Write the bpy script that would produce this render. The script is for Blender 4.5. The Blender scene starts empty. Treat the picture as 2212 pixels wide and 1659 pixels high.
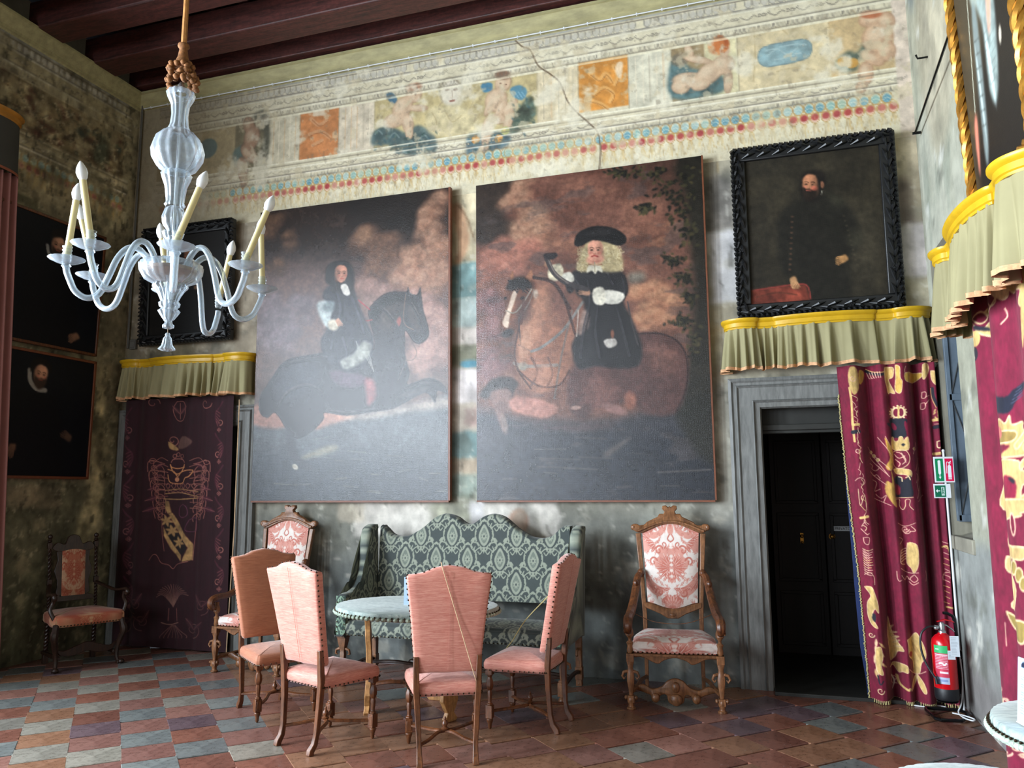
import bpy, math, random
import numpy as np
from mathutils import Vector, Matrix
PI = math.pi
S = bpy.context.scene
COL = S.collection

# ------------------------------------------------------------------ camera
cam_d = bpy.data.cameras.new('camera'); cam = bpy.data.objects.new('camera', cam_d); COL.objects.link(cam)
CAM = Vector((6.792, -6.855, 1.6))
def _axes(yaw=.31303, pitch=.13603, roll=-.005665):
    cy, sy, cp, sp = math.cos(yaw), math.sin(yaw), math.cos(pitch), math.sin(pitch)
    f = Vector((-sy*cp, cy*cp, sp)); r = Vector((cy, sy, 0)); u = r.cross(f)
    return r*math.cos(roll)+u*math.sin(roll), u*math.cos(roll)-r*math.sin(roll), f
_r, _u, _f = _axes()
cam.matrix_world = Matrix(((_r.x, _u.x, -_f.x, CAM.x), (_r.y, _u.y, -_f.y, CAM.y), (_r.z, _u.z, -_f.z, CAM.z), (0, 0, 0, 1)))
cam_d.sensor_width = 36; cam_d.lens = 1679/2212*36; cam_d.clip_start = .05
S.camera = cam

# ------------------------------------------------------------------ light, exposure
w = bpy.data.worlds.new('sky'); S.world = w; w.use_nodes = True
w.node_tree.nodes['Background'].inputs[0].default_value = (.62, .78, 1, 1)
w.node_tree.nodes['Background'].inputs[1].default_value = .6
S.view_settings.view_transform = 'Standard'; S.view_settings.look = 'None'
S.view_settings.gamma = 1; S.view_settings.use_curve_mapping = False
S.view_settings.exposure = EXPOSURE = .58
S.cycles.use_denoising = True
S.cycles.max_bounces = 7; S.cycles.diffuse_bounces = 4; S.cycles.glossy_bounces = 3
S.cycles.transmission_bounces = 6; S.cycles.transparent_max_bounces = 8
S.cycles.sample_clamp_indirect = 6; S.cycles.caustics_reflective = False; S.cycles.caustics_refractive = False
def area(name, loc, d, sx, sy, power, col):
    l = bpy.data.lights.new(name, 'AREA'); l.shape = 'RECTANGLE'; l.size = sx; l.size_y = sy
    l.energy = power; l.color = col
    o = bpy.data.objects.new(name, l); COL.objects.link(o); o.location = loc
    o.rotation_euler = Vector(d).to_track_quat('-Z', 'Y').to_euler()
    return o
ROOM_W, ROOM_H, ROOM_B = 8.11, 6.5, -13.0
# daylight at the glass of the three tall windows of the left wall and one in the wall behind the camera
WINS = [(-4.0, -2.3), (-6.9, -5.2), (-9.7, -7.9), (-12.4, -10.7)]
WZ0, WZ1 = .9, 4.45
DAY = (.80, .90, 1)
for (a, b), e in zip(WINS, (190, 900, 860, 520)):
    area('window_daylight', (-.33, (a+b)/2, (WZ0+WZ1)/2), (1, 0, -.12), b-a-.1, WZ1-WZ0-.1, e, DAY)
for x_, e in ((1.25, 170), (3.6, 30)): area('window_daylight', (x_, ROOM_B-.25, 2.5), (0, 1, -.05), 1.7, 2.6, e, (.84, .92, 1))

# ------------------------------------------------------------------ helpers: objects
def prop(o, label=None, cat=None, group=None, kind=None):
    if label: o['label'] = label
    if cat: o['category'] = cat
    if group: o['group'] = group
    if kind: o['kind'] = kind
    return o
def thing(name, label, cat, loc=(0, 0, 0), rz=0, group=None):
    o = bpy.data.objects.new(name, None); COL.objects.link(o); o.empty_display_size = .1
    o.location = loc; o.rotation_euler = (0, 0, rz)
    return prop(o, label, cat, group)
def copy_tree(o, parent=None):
    c = o.copy(); COL.objects.link(c); c.parent = parent
    for ch in list(o.children): copy_tree(ch, c)
    return c
def rnd(seed): return random.Random(seed)

class MB:
    """collects shapes; build() links them as one mesh object"""
    def __init__(s): s.v = []; s.f = []
    def add(s, vs, fs):
        n = len(s.v); s.v += [tuple(p) for p in vs]; s.f += [tuple(i+n for i in f) for f in fs]; return s
    def box(s, c, d, rz=0, M=None, taper=1):
        x, y, z = d[0]/2, d[1]/2, d[2]/2; P = []
        for sz in (-1, 1):
            k = taper if sz < 0 else 1
            for sx, sy in ((-1, -1), (1, -1), (1, 1), (-1, 1)):
                p = Vector((sx*x*k, sy*y*k, sz*z))
                if M: p = M @ p
                if rz: p = Vector((p.x*math.cos(rz)-p.y*math.sin(rz), p.x*math.sin(rz)+p.y*math.cos(rz), p.z))
                P.append((p.x+c[0], p.y+c[1], p.z+c[2]))
        return s.add(P, [(0, 3, 2, 1), (4, 5, 6, 7), (0, 1, 5, 4), (1, 2, 6, 5), (2, 3, 7, 6), (3, 0, 4, 7)])
    def lathe(s, prof, n=16, loc=(0, 0, 0), M=None, ribs=0, depth=.08, ph=0, cap=True):
        P = []; F = []; m = len(prof)
        for r, z in prof:
            for k in range(n):
                a = 2*PI*k/n+ph; rr = r*(1-depth*(.5+.5*math.cos(a*ribs))) if ribs else r
                p = Vector((rr*math.cos(a), rr*math.sin(a), z))
                if M: p = M @ p
                P.append((p.x+loc[0], p.y+loc[1], p.z+loc[2]))
        for i in range(m-1):
            for k in range(n):
                F.append((i*n+k, i*n+(k+1) % n, (i+1)*n+(k+1) % n, (i+1)*n+k))
        if cap: F += [tuple(range(n))[::-1], tuple((m-1)*n+k for k in range(n))]
        return s.add(P, F)
    def tube(s, pts, r, n=8, caps=True, up=None, flat=1):
        pts = [Vector(p) for p in pts]; m = len(pts)
        if not hasattr(r, '__len__'): r = [r]*m
        P = []; F = []; pu = Vector(up) if up else None
        for i in range(m):
            t = (pts[min(i+1, m-1)]-pts[max(i-1, 0)]).normalized()
            if pu is None:
                pu = Vector((0, 0, 1)) if abs(t.z) < .9 else Vector((1, 0, 0))
            a = t.cross(pu)
            if a.length < 1e-6: a = t.cross(Vector((1, 0, .3)))
            a.normalize(); b = a.cross(t).normalized(); pu = b
            for k in range(n):
                g = 2*PI*(k+.5)/n; q = pts[i]+a*math.cos(g)*r[i]+b*math.sin(g)*r[i]*flat
                P.append(q)
        for i in range(m-1):
            for k in range(n):
                F.append((i*n+k, i*n+(k+1) % n, (i+1)*n+(k+1) % n, (i+1)*n+k))
        if caps: F += [tuple(range(n))[::-1], tuple((m-1)*n+k for k in range(n))]
        return s.add(P, F)
    def ball(s, c, r, n=10, m=6):
        if not hasattr(r, '__len__'): r = (r, r, r)
        P = [(c[0], c[1], c[2]-r[2])]; F = []
        for i in range(1, m):
            a = -PI/2+PI*i/m
            for k in range(n):
                g = 2*PI*k/n; P.append((c[0]+r[0]*math.cos(a)*math.cos(g), c[1]+r[1]*math.cos(a)*math.sin(g), c[2]+r[2]*math.sin(a)))
        P.append((c[0], c[1], c[2]+r[2]))
        for k in range(n): F.append((0, 1+(k+1) % n, 1+k))
        for i in range(m-2):
            for k in range(n): F.append((1+i*n+k, 1+i*n+(k+1) % n, 1+(i+1)*n+(k+1) % n, 1+(i+1)*n+k))
        L = len(P)-1
        for k in range(n): F.append((L, L-n+k, L-n+(k+1) % n))
        return s.add(P, F)
    def prism(s, out, t0, t1, fn, edge=0):
        """outline of (a,b) pushed along c from t0 to t1; fn(a,b,c) gives the point; edge = rounded rim"""
        n = len(out); rings = []
        if edge:
            ins = inset(out, edge)
            rings = [(ins, t0), (out, t0+edge), (out, t1-edge), (ins, t1)]
        else: rings = [(out, t0), (out, t1)]
        P = [fn(a, b, t) for o, t in rings for a, b in o]; F = []
        for i in range(len(rings)-1):
            for k in range(n): F.append((i*n+k, i*n+(k+1) % n, (i+1)*n+(k+1) % n, (i+1)*n+k))
        F += [tuple(range(n))[::-1], tuple((len(rings)-1)*n+k for k in range(n))]
        return s.add(P, F)
    def pillow(s, out, t0, t1, fn, edge=.02, puff0=0, puff1=0):
        """closed cushion: rounded rim, both faces domed by puff"""
        n = len(out); cx = sum(p[0] for p in out)/n; cy = sum(p[1] for p in out)/n; rings = []
        i1, i2 = inset(out, edge*.35), inset(out, edge)
        rings = [(out, t0+edge), (i1, t0+edge*.3), (i2, t0)]
        up = [(out, t1-edge), (i1, t1-edge*.3), (i2, t1)]
        def sc(k): return [(cx+(a-cx)*k, cy+(b-cy)*k) for a, b in i2]
        low = [(sc(k), t0-puff0*(1-k*k)) for k in (.8, .5, .2)]
        top = [(sc(k), t1+puff1*(1-k*k)) for k in (.8, .5, .2)]
        R = low[::-1]+rings[::-1]+up+top
        P = [fn(a, b, t) for o, t in R for a, b in o]; F = []
        for i in range(len(R)-1):
            for k in range(n): F.append((i*n+k, i*n+(k+1) % n, (i+1)*n+(k+1) % n, (i+1)*n+k))
        F += [tuple(range(n))[::-1], tuple((len(R)-1)*n+k for k in range(n))]
        return s.add(P, F)
    def build(s, name, mat, parent=None, smooth=True, bevel=0, angle=38, col=None, kind=None, label=None, fix=False):
        me = bpy.data.meshes.new(name); me.from_pydata([tuple(p) for p in s.v], [], s.f)
        if fix:
            import bmesh
            b = bmesh.new(); b.from_mesh(me); bmesh.ops.recalc_face_normals(b, faces=b.faces); b.to_mesh(me); b.free()
        if smooth:
            me.polygons.foreach_set('use_smooth', [True]*len(me.polygons)); me.set_sharp_from_angle(angle=math.radians(angle))
        me.materials.append(mat)
        if col is not None: put_col(me, col(np.array([tuple(p) for p in s.v])))
        o = bpy.data.objects.new(name, me); COL.objects.link(o); o.parent = parent
        if bevel:
            m = o.modifiers.new('edge', 'BEVEL'); m.width = bevel; m.segments = 2; m.limit_method = 'ANGLE'; m.angle_limit = math.radians(40)
        if kind: o['kind'] = kind
        if label: o['label'] = label
        return o
def inset(o, d):
    n = len(o); R = []
    ar = sum(o[i][0]*o[(i+1) % n][1]-o[(i+1) % n][0]*o[i][1] for i in range(n))
    sg = 1 if ar > 0 else -1
    for i in range(n):
        ax, ay = o[i-1]; bx, by = o[(i+1) % n]; tx, ty = bx-ax, by-ay; L = math.hypot(tx, ty) or 1
        R.append((o[i][0]-sg*ty/L*d, o[i][1]+sg*tx/L*d))
    return R
def crom(pts, k=4, closed=False):
    """Catmull-Rom resampling of a list of points (any dimension)"""
    p = [np.array(q, float) for q in pts]; n = len(p); R = []
    rng = range(n) if closed else range(n-1)
    for i in rng:
        if closed: a, b, c, d = p[i-1], p[i], p[(i+1) % n], p[(i+2) % n]
        else: a, b, c, d = p[max(i-1, 0)], p[i], p[i+1], p[min(i+2, n-1)]
        for j in range(k):
            t = j/k; R.append(.5*((2*b)+(-a+c)*t+(2*a-5*b+4*c-d)*t*t+(-a+3*b-3*c+d)*t**3))
    if not closed: R.append(p[-1])
    return [tuple(q) for q in R]
def mir(half):
    """half outline with x>=0 (from the bottom centre line up) mirrored to a closed outline"""
    return [tuple(p) for p in half]+[(-p[0], p[1]) for p in half[::-1] if abs(p[0]) > 1e-6]
def lin(c): c = np.clip(c, 0, 1); return np.where(c <= .04045, c/12.92, ((c+.055)/1.055)**2.4)
def put_col(me, rgb):
    """rgb per vertex, sRGB 0..1"""
    at = me.color_attributes.new('Col', 'FLOAT_COLOR', 'POINT'); a = np.ones((len(me.vertices), 4), np.float32)
    a[:, :3] = lin(rgb); at.data.foreach_set('color', a.ravel())
def gridmesh(name, P, rgb, mat, parent=None, keep=None, smooth=True, closed_u=False):
    """P (nv,nu,3) grid of points -> mesh with colour per vertex"""
    nv, nu = P.shape[:2]; me = bpy.data.meshes.new(name)
    i = np.arange(nv*nu).reshape(nv, nu)
    q = np.stack([i[:-1, :-1], i[1:, :-1], i[1:, 1:], i[:-1, 1:]], -1).reshape(-1, 4)
    if keep is not None:
        c = P.reshape(-1, 3)[q].mean(1); q = q[keep(c)]
    me.vertices.add(nv*nu); me.vertices.foreach_set('co', P.astype(np.float32).ravel())
    me.loops.add(q.size); me.loops.foreach_set('vertex_index', q.ravel().astype(np.int32))
    me.polygons.add(len(q)); me.polygons.foreach_set('loop_start', np.arange(0, q.size, 4, dtype=np.int32))
    me.polygons.foreach_set('loop_total', np.full(len(q), 4, np.int32))
    me.update(); me.validate()
    if smooth: me.polygons.foreach_set('use_smooth', np.ones(len(q), bool))
    me.materials.append(mat)
    if rgb is not None: put_col(me, rgb.reshape(-1, 3))
    o = bpy.data.objects.new(name, me); COL.objects.link(o); o.parent = parent
    return o

# ------------------------------------------------------------------ helpers: materials
def sc3(c): return tuple(float(x) for x in lin(np.array(c, float)/255))+(1,)
class NT:
    def __init__(s, name):
        s.m = bpy.data.materials.new(name); s.m.use_nodes = True; s.t = s.m.node_tree; s.b = s.t.nodes['Principled BSDF']
        s.c = s.n('ShaderNodeTexCoord').outputs['Object']
    def n(s, t, **k):
        x = s.t.nodes.new(t)
        for a, b in k.items(): setattr(x, a, b)
        return x
    def l(s, a, b): s.t.links.new(a, b)
    def noise(s, scale, detail=4, rough=.6, stretch=None, dist=0):
        x = s.n('ShaderNodeTexNoise'); x.inputs['Scale'].default_value = scale; x.inputs['Detail'].default_value = detail
        x.inputs['Roughness'].default_value = rough; x.inputs['Distortion'].default_value = dist
        if stretch:
            m = s.n('ShaderNodeMapping'); m.inputs['Scale'].default_value = stretch; s.l(s.c, m.inputs[0]); s.l(m.outputs[0], x.inputs[0])
        else: s.l(s.c, x.inputs[0])
        return x.outputs['Fac']
    def ramp(s, fac, stops):
        r = s.n('ShaderNodeValToRGB'); e = r.color_ramp.elements
        while len(e) < len(stops): e.new(.5)
        for i, (p, c) in enumerate(stops): e[i].position = p; e[i].color = c if len(c) == 4 else sc3(c)
        s.l(fac, r.inputs[0]); return r.outputs[0]
    def mix(s, a, b, fac=.5, mode='MIX'):
        x = s.n('ShaderNodeMix', data_type='RGBA', blend_type=mode)
        for v, i in ((fac, 0), (a, 6), (b, 7)):
            if hasattr(v, 'links'): s.l(v, x.inputs[i])
            else: x.inputs[i].default_value = v
        return x.outputs[2]
    def bump(s, fac, strength=.3, dist=.01):
        x = s.n('ShaderNodeBump'); x.inputs['Strength'].default_value = strength; x.inputs['Distance'].default_value = dist
        s.l(fac, x.inputs['Height']); s.l(x.outputs[0], s.b.inputs['Normal']); return x
    def set(s, **k):
        for a, v in k.items():
            i = s.b.inputs[a.replace('_', ' ')]
            if hasattr(v, 'links'): s.l(v, i)
            else: i.default_value = v
        return s
def simple(name, col, rough=.6, metal=0, nz=12, var=.25, bump=.15, bd=.004, spec=.5, stretch=None):
    t = NT(name); c = sc3(col); d = tuple(x*(1-var) for x in c[:3])+(1,); l_ = tuple(min(1, x*(1+var*.6)) for x in c[:3])+(1,)
    f = t.noise(nz, 5, stretch=stretch)
    t.set(Base_Color=t.ramp(f, [(.3, d), (.7, l_)]), Roughness=rough, Metallic=metal); t.b.inputs['Specular IOR Level'].default_value = spec
    if bump: t.bump(f, bump, bd)
    return t.m
def wood(name, dark, light, rough=.4, stretch=(14, 14, 1.5)):
    t = NT(name); f = t.noise(3, 6, .65, stretch, 1.2); g = t.noise(30, 3)
    c = t.ramp(f, [(.3, dark), (.72, light)])
    t.set(Base_Color=t.mix(c, t.ramp(g, [(.3, (.45, .45, .45, 1)), (.65, (1, 1, 1, 1))]), .7, 'MULTIPLY'), Roughness=rough); t.bump(f, .2, .004); return t.m
def vcol(name, rough=.8, bump_scale=60, bump=.2, bd=.003, mottled=.25, msc=8, spec=.4, weave=False, stretch=None, sheen=0):
    t = NT(name); a = t.n('ShaderNodeVertexColor', layer_name='Col').outputs['Color']
    f = t.noise(msc, 6, .65, stretch)
    lo = 1-mottled
    c = t.mix(a, t.ramp(f, [(.32, (lo, lo, lo, 1)), (.62, (1, 1, 1, 1))]), 1, 'MULTIPLY')
    t.set(Base_Color=c, Roughness=rough); t.b.inputs['Specular IOR Level'].default_value = spec
    if sheen: t.b.inputs['Sheen Weight'].default_value = sheen
    if weave:
        w1 = t.n('ShaderNodeTexWave', wave_type='BANDS', bands_direction='X'); w1.inputs['Scale'].default_value = 40; w1.inputs['Distortion'].default_value = 3; w1.inputs['Detail'].default_value = 2; w1.inputs['Detail Scale'].default_value = 2
        w2 = t.n('ShaderNodeTexWave', wave_type='BANDS', bands_direction='Z'); w2.inputs['Scale'].default_value = 40; w2.inputs['Distortion'].default_value = 4; w2.inputs['Detail'].default_value = 2
        t.l(t.c, w1.inputs[0]); t.l(t.c, w2.inputs[0])
        g = t.noise(bump_scale, 4, .7)
        t.bump(t.mix(t.mix(w1.outputs['Fac'], w2.outputs['Fac'], .5), g, .6), bump, bd)
    else: t.bump(t.noise(bump_scale, 5, .7, stretch), bump, bd)
    return t.m

# ------------------------------------------------------------------ helpers: numpy painting
def fbm(h, w, cell, octv=4, seed=0, stretch=(1, 1)):
    rs = np.random.RandomState(seed); out = np.zeros((h, w)); amp = 1; tot = 0
    for o in range(octv):
        cy, cx = max(cell*stretch[1]/2**o, 1.01), max(cell*stretch[0]/2**o, 1.01)
        gh, gw = int(h/cy)+3, int(w/cx)+3; g = rs.rand(gh, gw)
        y = np.arange(h)/cy; x = np.arange(w)/cx; yi = y.astype(int); xi = x.astype(int); fy = y-yi; fx = x-xi
        fy = fy*fy*(3-2*fy); fx = fx*fx*(3-2*fx)
        a = g[yi][:, xi]*(1-fx)+g[yi][:, xi+1]*fx; b = g[yi+1][:, xi]*(1-fx)+g[yi+1][:, xi+1]*fx
        out += amp*(a*(1-fy[:, None])+b*fy[:, None]); tot += amp; amp *= .55
    return out/tot
def hom4(src, dst):
    A = []; B = []
    for (x, y), (u, v) in zip(src, dst):
        A += [[x, y, 1, 0, 0, 0, -x*u, -y*u], [0, 0, 0, x, y, 1, -x*v, -y*v]]; B += [u, v]
    k = np.linalg.solve(np.array(A, float), np.array(B, float)); return lambda P: _ap(k, P)
def _ap(k, P):
    P = np.atleast_2d(np.array(P, float)); x, y = P[:, 0], P[:, 1]; d = k[6]*x+k[7]*y+1
    return np.stack([(k[0]*x+k[1]*y+k[2])/d, (k[3]*x+k[4]*y+k[5])/d], 1)
def C(c): return np.array(c, float)/255
class Ras:
    """colour field of W x H units at ppu samples per unit; T maps design points to units (y down)"""
    def __init__(s, W, H, ppu, bg, T=None):
        s.W, s.H, s.k = W, H, ppu; s.w, s.h = int(W*ppu), int(H*ppu); s.a = np.ones((s.h, s.w, 3))*C(bg); s.T = T or (lambda P: np.atleast_2d(np.array(P, float)))
        p = s.T([(0, 0), (1, 0)]) if T is None else None
    def px(s, P): return s.T(P)*s.k
    def scl(s, P):
        """px per design unit near P"""
        P = np.array(P[0], float); q = s.px([P, P+[1, 0], P+[0, 1]]); return (np.linalg.norm(q[1]-q[0])+np.linalg.norm(q[2]-q[0]))/2
    def _bb(s, q, pad):
        x0, y0 = np.floor(q.min(0)-pad).astype(int); x1, y1 = np.ceil(q.max(0)+pad).astype(int)
        x0, y0 = max(x0, 0), max(y0, 0); x1, y1 = min(x1, s.w), min(y1, s.h)
        return (x0, y0, x1, y1) if x1 > x0 and y1 > y0 else None
    def _put(s, bb, m, col, col2=None, tex=0, seed=1):
        x0, y0, x1, y1 = bb; c = C(col)
        if col2 is not None:
            t = np.linspace(0, 1, y1-y0)[:, None, None]; c = c*(1-t)+C(col2)*t
        if tex: c = c*(1+tex*(fbm(y1-y0, x1-x0, 12, 3, seed)-.5)[..., None]*2)
        s.a[y0:y1, x0:x1] = s.a[y0:y1, x0:x1]*(1-m[..., None])+c*m[..., None]
    def poly(s, pts, col, soft=1.2, al=1, sm=True, col2=None, tex=0, seed=1, holes=None):
        q = s.px(crom(pts, 4, True) if sm else pts); bb = s._bb(q, soft*2+1)
        if not bb: return s
        x0, y0, x1, y1 = bb; Y, X = np.mgrid[y0:y1, x0:x1]+.5; m = np.zeros(X.shape, bool)
        n = len(q)
        for i in range(n):
            ax, ay = q[i-1]; bx, by = q[i]
            if ay == by: continue
            r0, r1 = sorted((ay, by)); i0 = max(int(math.floor(r0-.5))+1-y0, 0); i1 = min(int(math.floor(r1-.5))+1-y0, y1-y0)
            if i1 <= i0: continue
            yy = Y[i0:i1, :1]; xc = ax+(yy-ay)*(bx-ax)/(by-ay); m[i0:i1] ^= X[i0:i1] < xc
        m = m.astype(float); r = max(1, int(round(soft*.55)))
        for _ in range(2 if soft > 2 else 1): m = box(m, r)
        s._put(bb, m*al, col, col2, tex, seed); return s
    def ell(s, c, rx, ry, col, rot=0, soft=.15, al=1, tex=0, seed=1):
        k = s.scl([c]); q = s.px([c])[0]; rx, ry = rx*k, ry*k; R = max(rx, ry)*(1+soft)+2
        bb = s._bb(np.array([q-R, q+R]), 0)
        if not bb: return s
        x0, y0, x1, y1 = bb; Y, X = np.mgrid[y0:y1, x0:x1]+.5; X = X-q[0]; Y = Y-q[1]; cr, sr = math.cos(math.radians(rot)), math.sin(math.radians(rot))
        d = np.sqrt(((X*cr+Y*sr)/rx)**2+((-X*sr+Y*cr)/ry)**2); m = np.clip((1+soft-d)/(2*soft), 0, 1); m = m*m*(3-2*m)
        s._put(bb, m*al, col, None, tex, seed); return s
    def line(s, pts, w, col, al=1, sm=True, taper=None, soft=.8):
        q = s.px(crom(pts, 4) if sm and len(pts) > 2 else pts); k = s.scl(pts); W = max(w*k/2, .35); bb = s._bb(q, W*max(taper or (1, 1))+4)
        if not bb: return s
        x0, y0, x1, y1 = bb; M = np.zeros((y1-y0, x1-x0)); n = len(q)-1
        for i in range(n):
            a, b = q[i], q[i+1]; wi = W
            if taper: t = (i+.5)/n; wi = W*(taper[0]*(1-t)+taper[1]*t)
            sb = s._bb(np.array([a, b]), wi+2)
            if not sb: continue
            u0, v0, u1, v1 = sb; Y, X = np.mgrid[v0:v1, u0:u1]+.5; d = b-a; L = d@d+1e-9
            t = np.clip(((X-a[0])*d[0]+(Y-a[1])*d[1])/L, 0, 1); D = np.hypot(X-a[0]-t*d[0], Y-a[1]-t*d[1])
            m = np.clip((wi-D)/soft+.5, 0, 1); V = M[v0-y0:v1-y0, u0-x0:u1-x0]; np.maximum(V, m, out=V)
        s._put(bb, M*al, col); return s
    def scroll(s, c, r, turns, a0, w, col, dirn=1, al=1):
        P = []; n = int(10*turns)+2
        for i in range(n+1):
            t = i/n; a = math.radians(a0)+dirn*turns*2*PI*t; R = r*(1-.85*t); P.append((c[0]+R*math.cos(a), c[1]+R*math.sin(a)))
        return s.line(P, w, col, al, True, (1, .6))
    def leaf(s, p, L, wd, ang, col, al=1, bend=0, vein=None):
        a = math.radians(ang); P = []
        for t, k in ((0, 0), (.2, .7), (.45, 1), (.7, .75), (1, 0), (.7, -.75), (.45, -1), (.2, -.7)):
            x, y = t*L, k*wd/2+bend*L*t*t; P.append((p[0]+x*math.cos(a)-y*math.sin(a), p[1]+x*math.sin(a)+y*math.cos(a)))
        s.poly(P, col, 1, al)
        if vein is not None: s.line([P[0], ((P[2][0]+P[6][0])/2, (P[2][1]+P[6][1])/2), P[4]], wd*.1, vein, al)
        return s
    def brush(s, amt=.2, seed=1, st=(1, 1)):
        for cell, k in ((28, .5), (9, .6), (4, .5)): s.a *= (1+amt*k*2*(fbm(s.h, s.w, cell, 3, seed+cell, st)-.5))[..., None]
        return s
    def mult(s, f): s.a *= f[..., None]; return s
    def wear(s, amt, cell, seed, col, thr=.55, soft=.08, st=(1, 1)):
        n = fbm(s.h, s.w, cell, 5, seed, st); m = np.clip((n-thr)/soft, 0, 1)*amt
        s.a = s.a*(1-m[..., None])+C(col)*m[..., None]; return s
    def at(s, x, y):
        """bilinear sample at unit coordinates (arrays)"""
        X = np.clip(np.asarray(x)*s.k-.5, 0, s.w-1.001); Y = np.clip(np.asarray(y)*s.k-.5, 0, s.h-1.001)
        i, j = X.astype(int), Y.astype(int); f, g = (X-i)[..., None], (Y-j)[..., None]; a = s.a
        return (a[j, i]*(1-f)+a[j, i+1]*f)*(1-g)+(a[j+1, i]*(1-f)+a[j+1, i+1]*f)*g
def box(m, r):
    for ax in (0, 1):
        pad = [(0, 0), (0, 0)]; pad[ax] = (r+1, r); c = np.cumsum(np.pad(m, pad, mode='edge'), ax); n = m.shape[ax]
        c0 = np.take(c, range(0, n), ax); c1 = np.take(c, range(2*r+1, 2*r+1+n), ax); m = (c1-c0)/(2*r+1)
    return m
# ------------------------------------------------------------------ materials
M = {}
M['plaster'] = vcol('aged_plaster', .85, 35, .35, .006, .3, 5)
M['fresco'] = vcol('fresco', .8, 70, .3, .004, .22, 14)
M['dark_plaster'] = simple('bare_plaster', (150, 146, 130), .9, nz=4)
M['hidden_plaster'] = simple('low_bounce_plaster', (104, 98, 84), .9, nz=4)  # darker tone given to unseen walls to cut bounced light
M['stone'] = simple('grey_stone', (112, 113, 110), .62, nz=6, var=.35, bump=.25, stretch=(6, 6, 1))
M['stone_dark'] = simple('dark_stone', (34, 34, 30), .6, nz=5, var=.4)
M['beam'] = wood('beam_wood', (38, 18, 15), (96, 48, 42), .55, (1, 9, 9))
M['board'] = wood('ceiling_board', (22, 12, 10), (60, 30, 24), .7, (9, 1, 9))
M['cornice'] = simple('ochre_stucco', (158, 150, 108), .7, nz=5, var=.28, stretch=(1, 3, 3))
M['walnut'] = wood('walnut', (58, 32, 18), (128, 76, 42), .38)
M['dark_oak'] = wood('dark_oak', (24, 14, 10), (62, 38, 25), .4)
M['oak'] = wood('honey_walnut', (90, 56, 34), (160, 110, 72), .36)
M['pine'] = wood('pale_cut_wood', (150, 102, 58), (206, 156, 98), .45)
M['door_wood'] = wood('door_wood', (10, 5, 4), (26, 13, 10), .6)
M['black_carved'] = simple('black_carved_wood', (22, 23, 24), .42, nz=20, var=.4, bump=.3)
M['gold'] = simple('worn_gilding', (196, 140, 58), .35, .75, nz=14, var=.45)
M['brown_frame'] = simple('thin_brown_frame', (110, 60, 34), .45, nz=20)
M['nail'] = simple('dark_brass_nail', (52, 40, 26), .35, .8, bump=0)
M['yellow'] = simple('yellow_lacquer', (202, 160, 26), .38, nz=9, var=.16, bump=.1)
M['grout'] = simple('grout', (96, 84, 76), .9, nz=30)
M['white_plastic'] = simple('white_plastic', (215, 218, 220), .4, bump=0, var=.03)
M['black_metal'] = simple('black_metal', (22, 24, 26), .25, .5, bump=0)
M['steel'] = simple('brushed_steel', (176, 180, 182), .3, .9, bump=0)
M['grey_box'] = simple('grey_plastic', (92, 90, 84), .6, bump=0)

# ------------------------------------------------------------------ fresco drawing
_HB = [0.00758542886709441, 0.0004764556357746585, -2.412993690182043, 0.0004004240772818077, -0.00580100682222752, 7.9723004419019405, 0.00027165751553620885, 0.0001118721564299708]
CREAM = (214, 204, 174); OUT = (96, 88, 80)
def band(R, X0, X1, z, rs):
    """the painted mouldings: ledge, egg and dart, ribbon, beads; under them the frieze field, mouldings, shells, fringe"""
    ln = lambda zz, w, c, al=.8: R.line([(X0, zz), (X1, zz)], w, c, al, False)
    for zz, ww, c in ((6.035, .05, (150, 150, 146)), (5.995, .012, OUT), (5.9, .016, (120, 116, 110)), (5.88, .01, (232, 226, 205)), (5.755, .012, (110, 104, 92)),
                      (5.735, .012, (236, 230, 208)), (5.675, .012, (120, 112, 96)), (5.655, .014, (238, 230, 200)), (5.12, .014, (238, 232, 208)), (5.09, .01, (112, 104, 88)),
                      (5.05, .012, (236, 230, 210)), (4.985, .014, (110, 104, 94)), (4.968, .01, (236, 228, 208))): ln(zz, ww, c)
    x = X0+.03
    while x < X1:                                                   # egg and dart
        if rs.random() < .93:
            R.ell((x, 5.95), .026, .036, (192, 186, 170), 0, .2); a = [(x-.028, 5.985), (x-.03, 5.94), (x, 5.908), (x+.03, 5.94), (x+.028, 5.985)]
            R.line(a, .006, (112, 108, 104), rs.uniform(.3, .9)); R.line([(x+.035, 5.98), (x+.035, 5.91)], .005, (130, 126, 120), .6, False)
        x += .07
    for zc, am, pit in ((5.82, .022, .24), (5.02, .018, .26)):      # ribbon with paired rings
        x = X0
        while x < X1:
            al = rs.uniform(.25, .85)
            R.line([(x, zc), (x+.05, zc-am), (x+.1, zc+am*.4), (x+.13, zc-am*.3)], .009, (92, 86, 80), al)
            for d in (.155, .19): R.ell((x+d, zc), .017, .017, (100, 94, 86), 0, .1, al); R.ell((x+d, zc), .011, .011, CREAM, 0, .1, al)
            R.line([(x+.2, zc-.01), (x+.24, zc+am)], .008, (92, 86, 80), al); x += pit
    for zc in (5.705, 4.94):                                         # bead rows
        x = X0
        while x < X1:
            if rs.random() < .88: R.line([(x, zc+.016), (x+.004, zc-.014), (x+.018, zc-.014), (x+.02, zc+.016)], .006, (104, 98, 90), rs.uniform(.3, .9))
            x += .032
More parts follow.
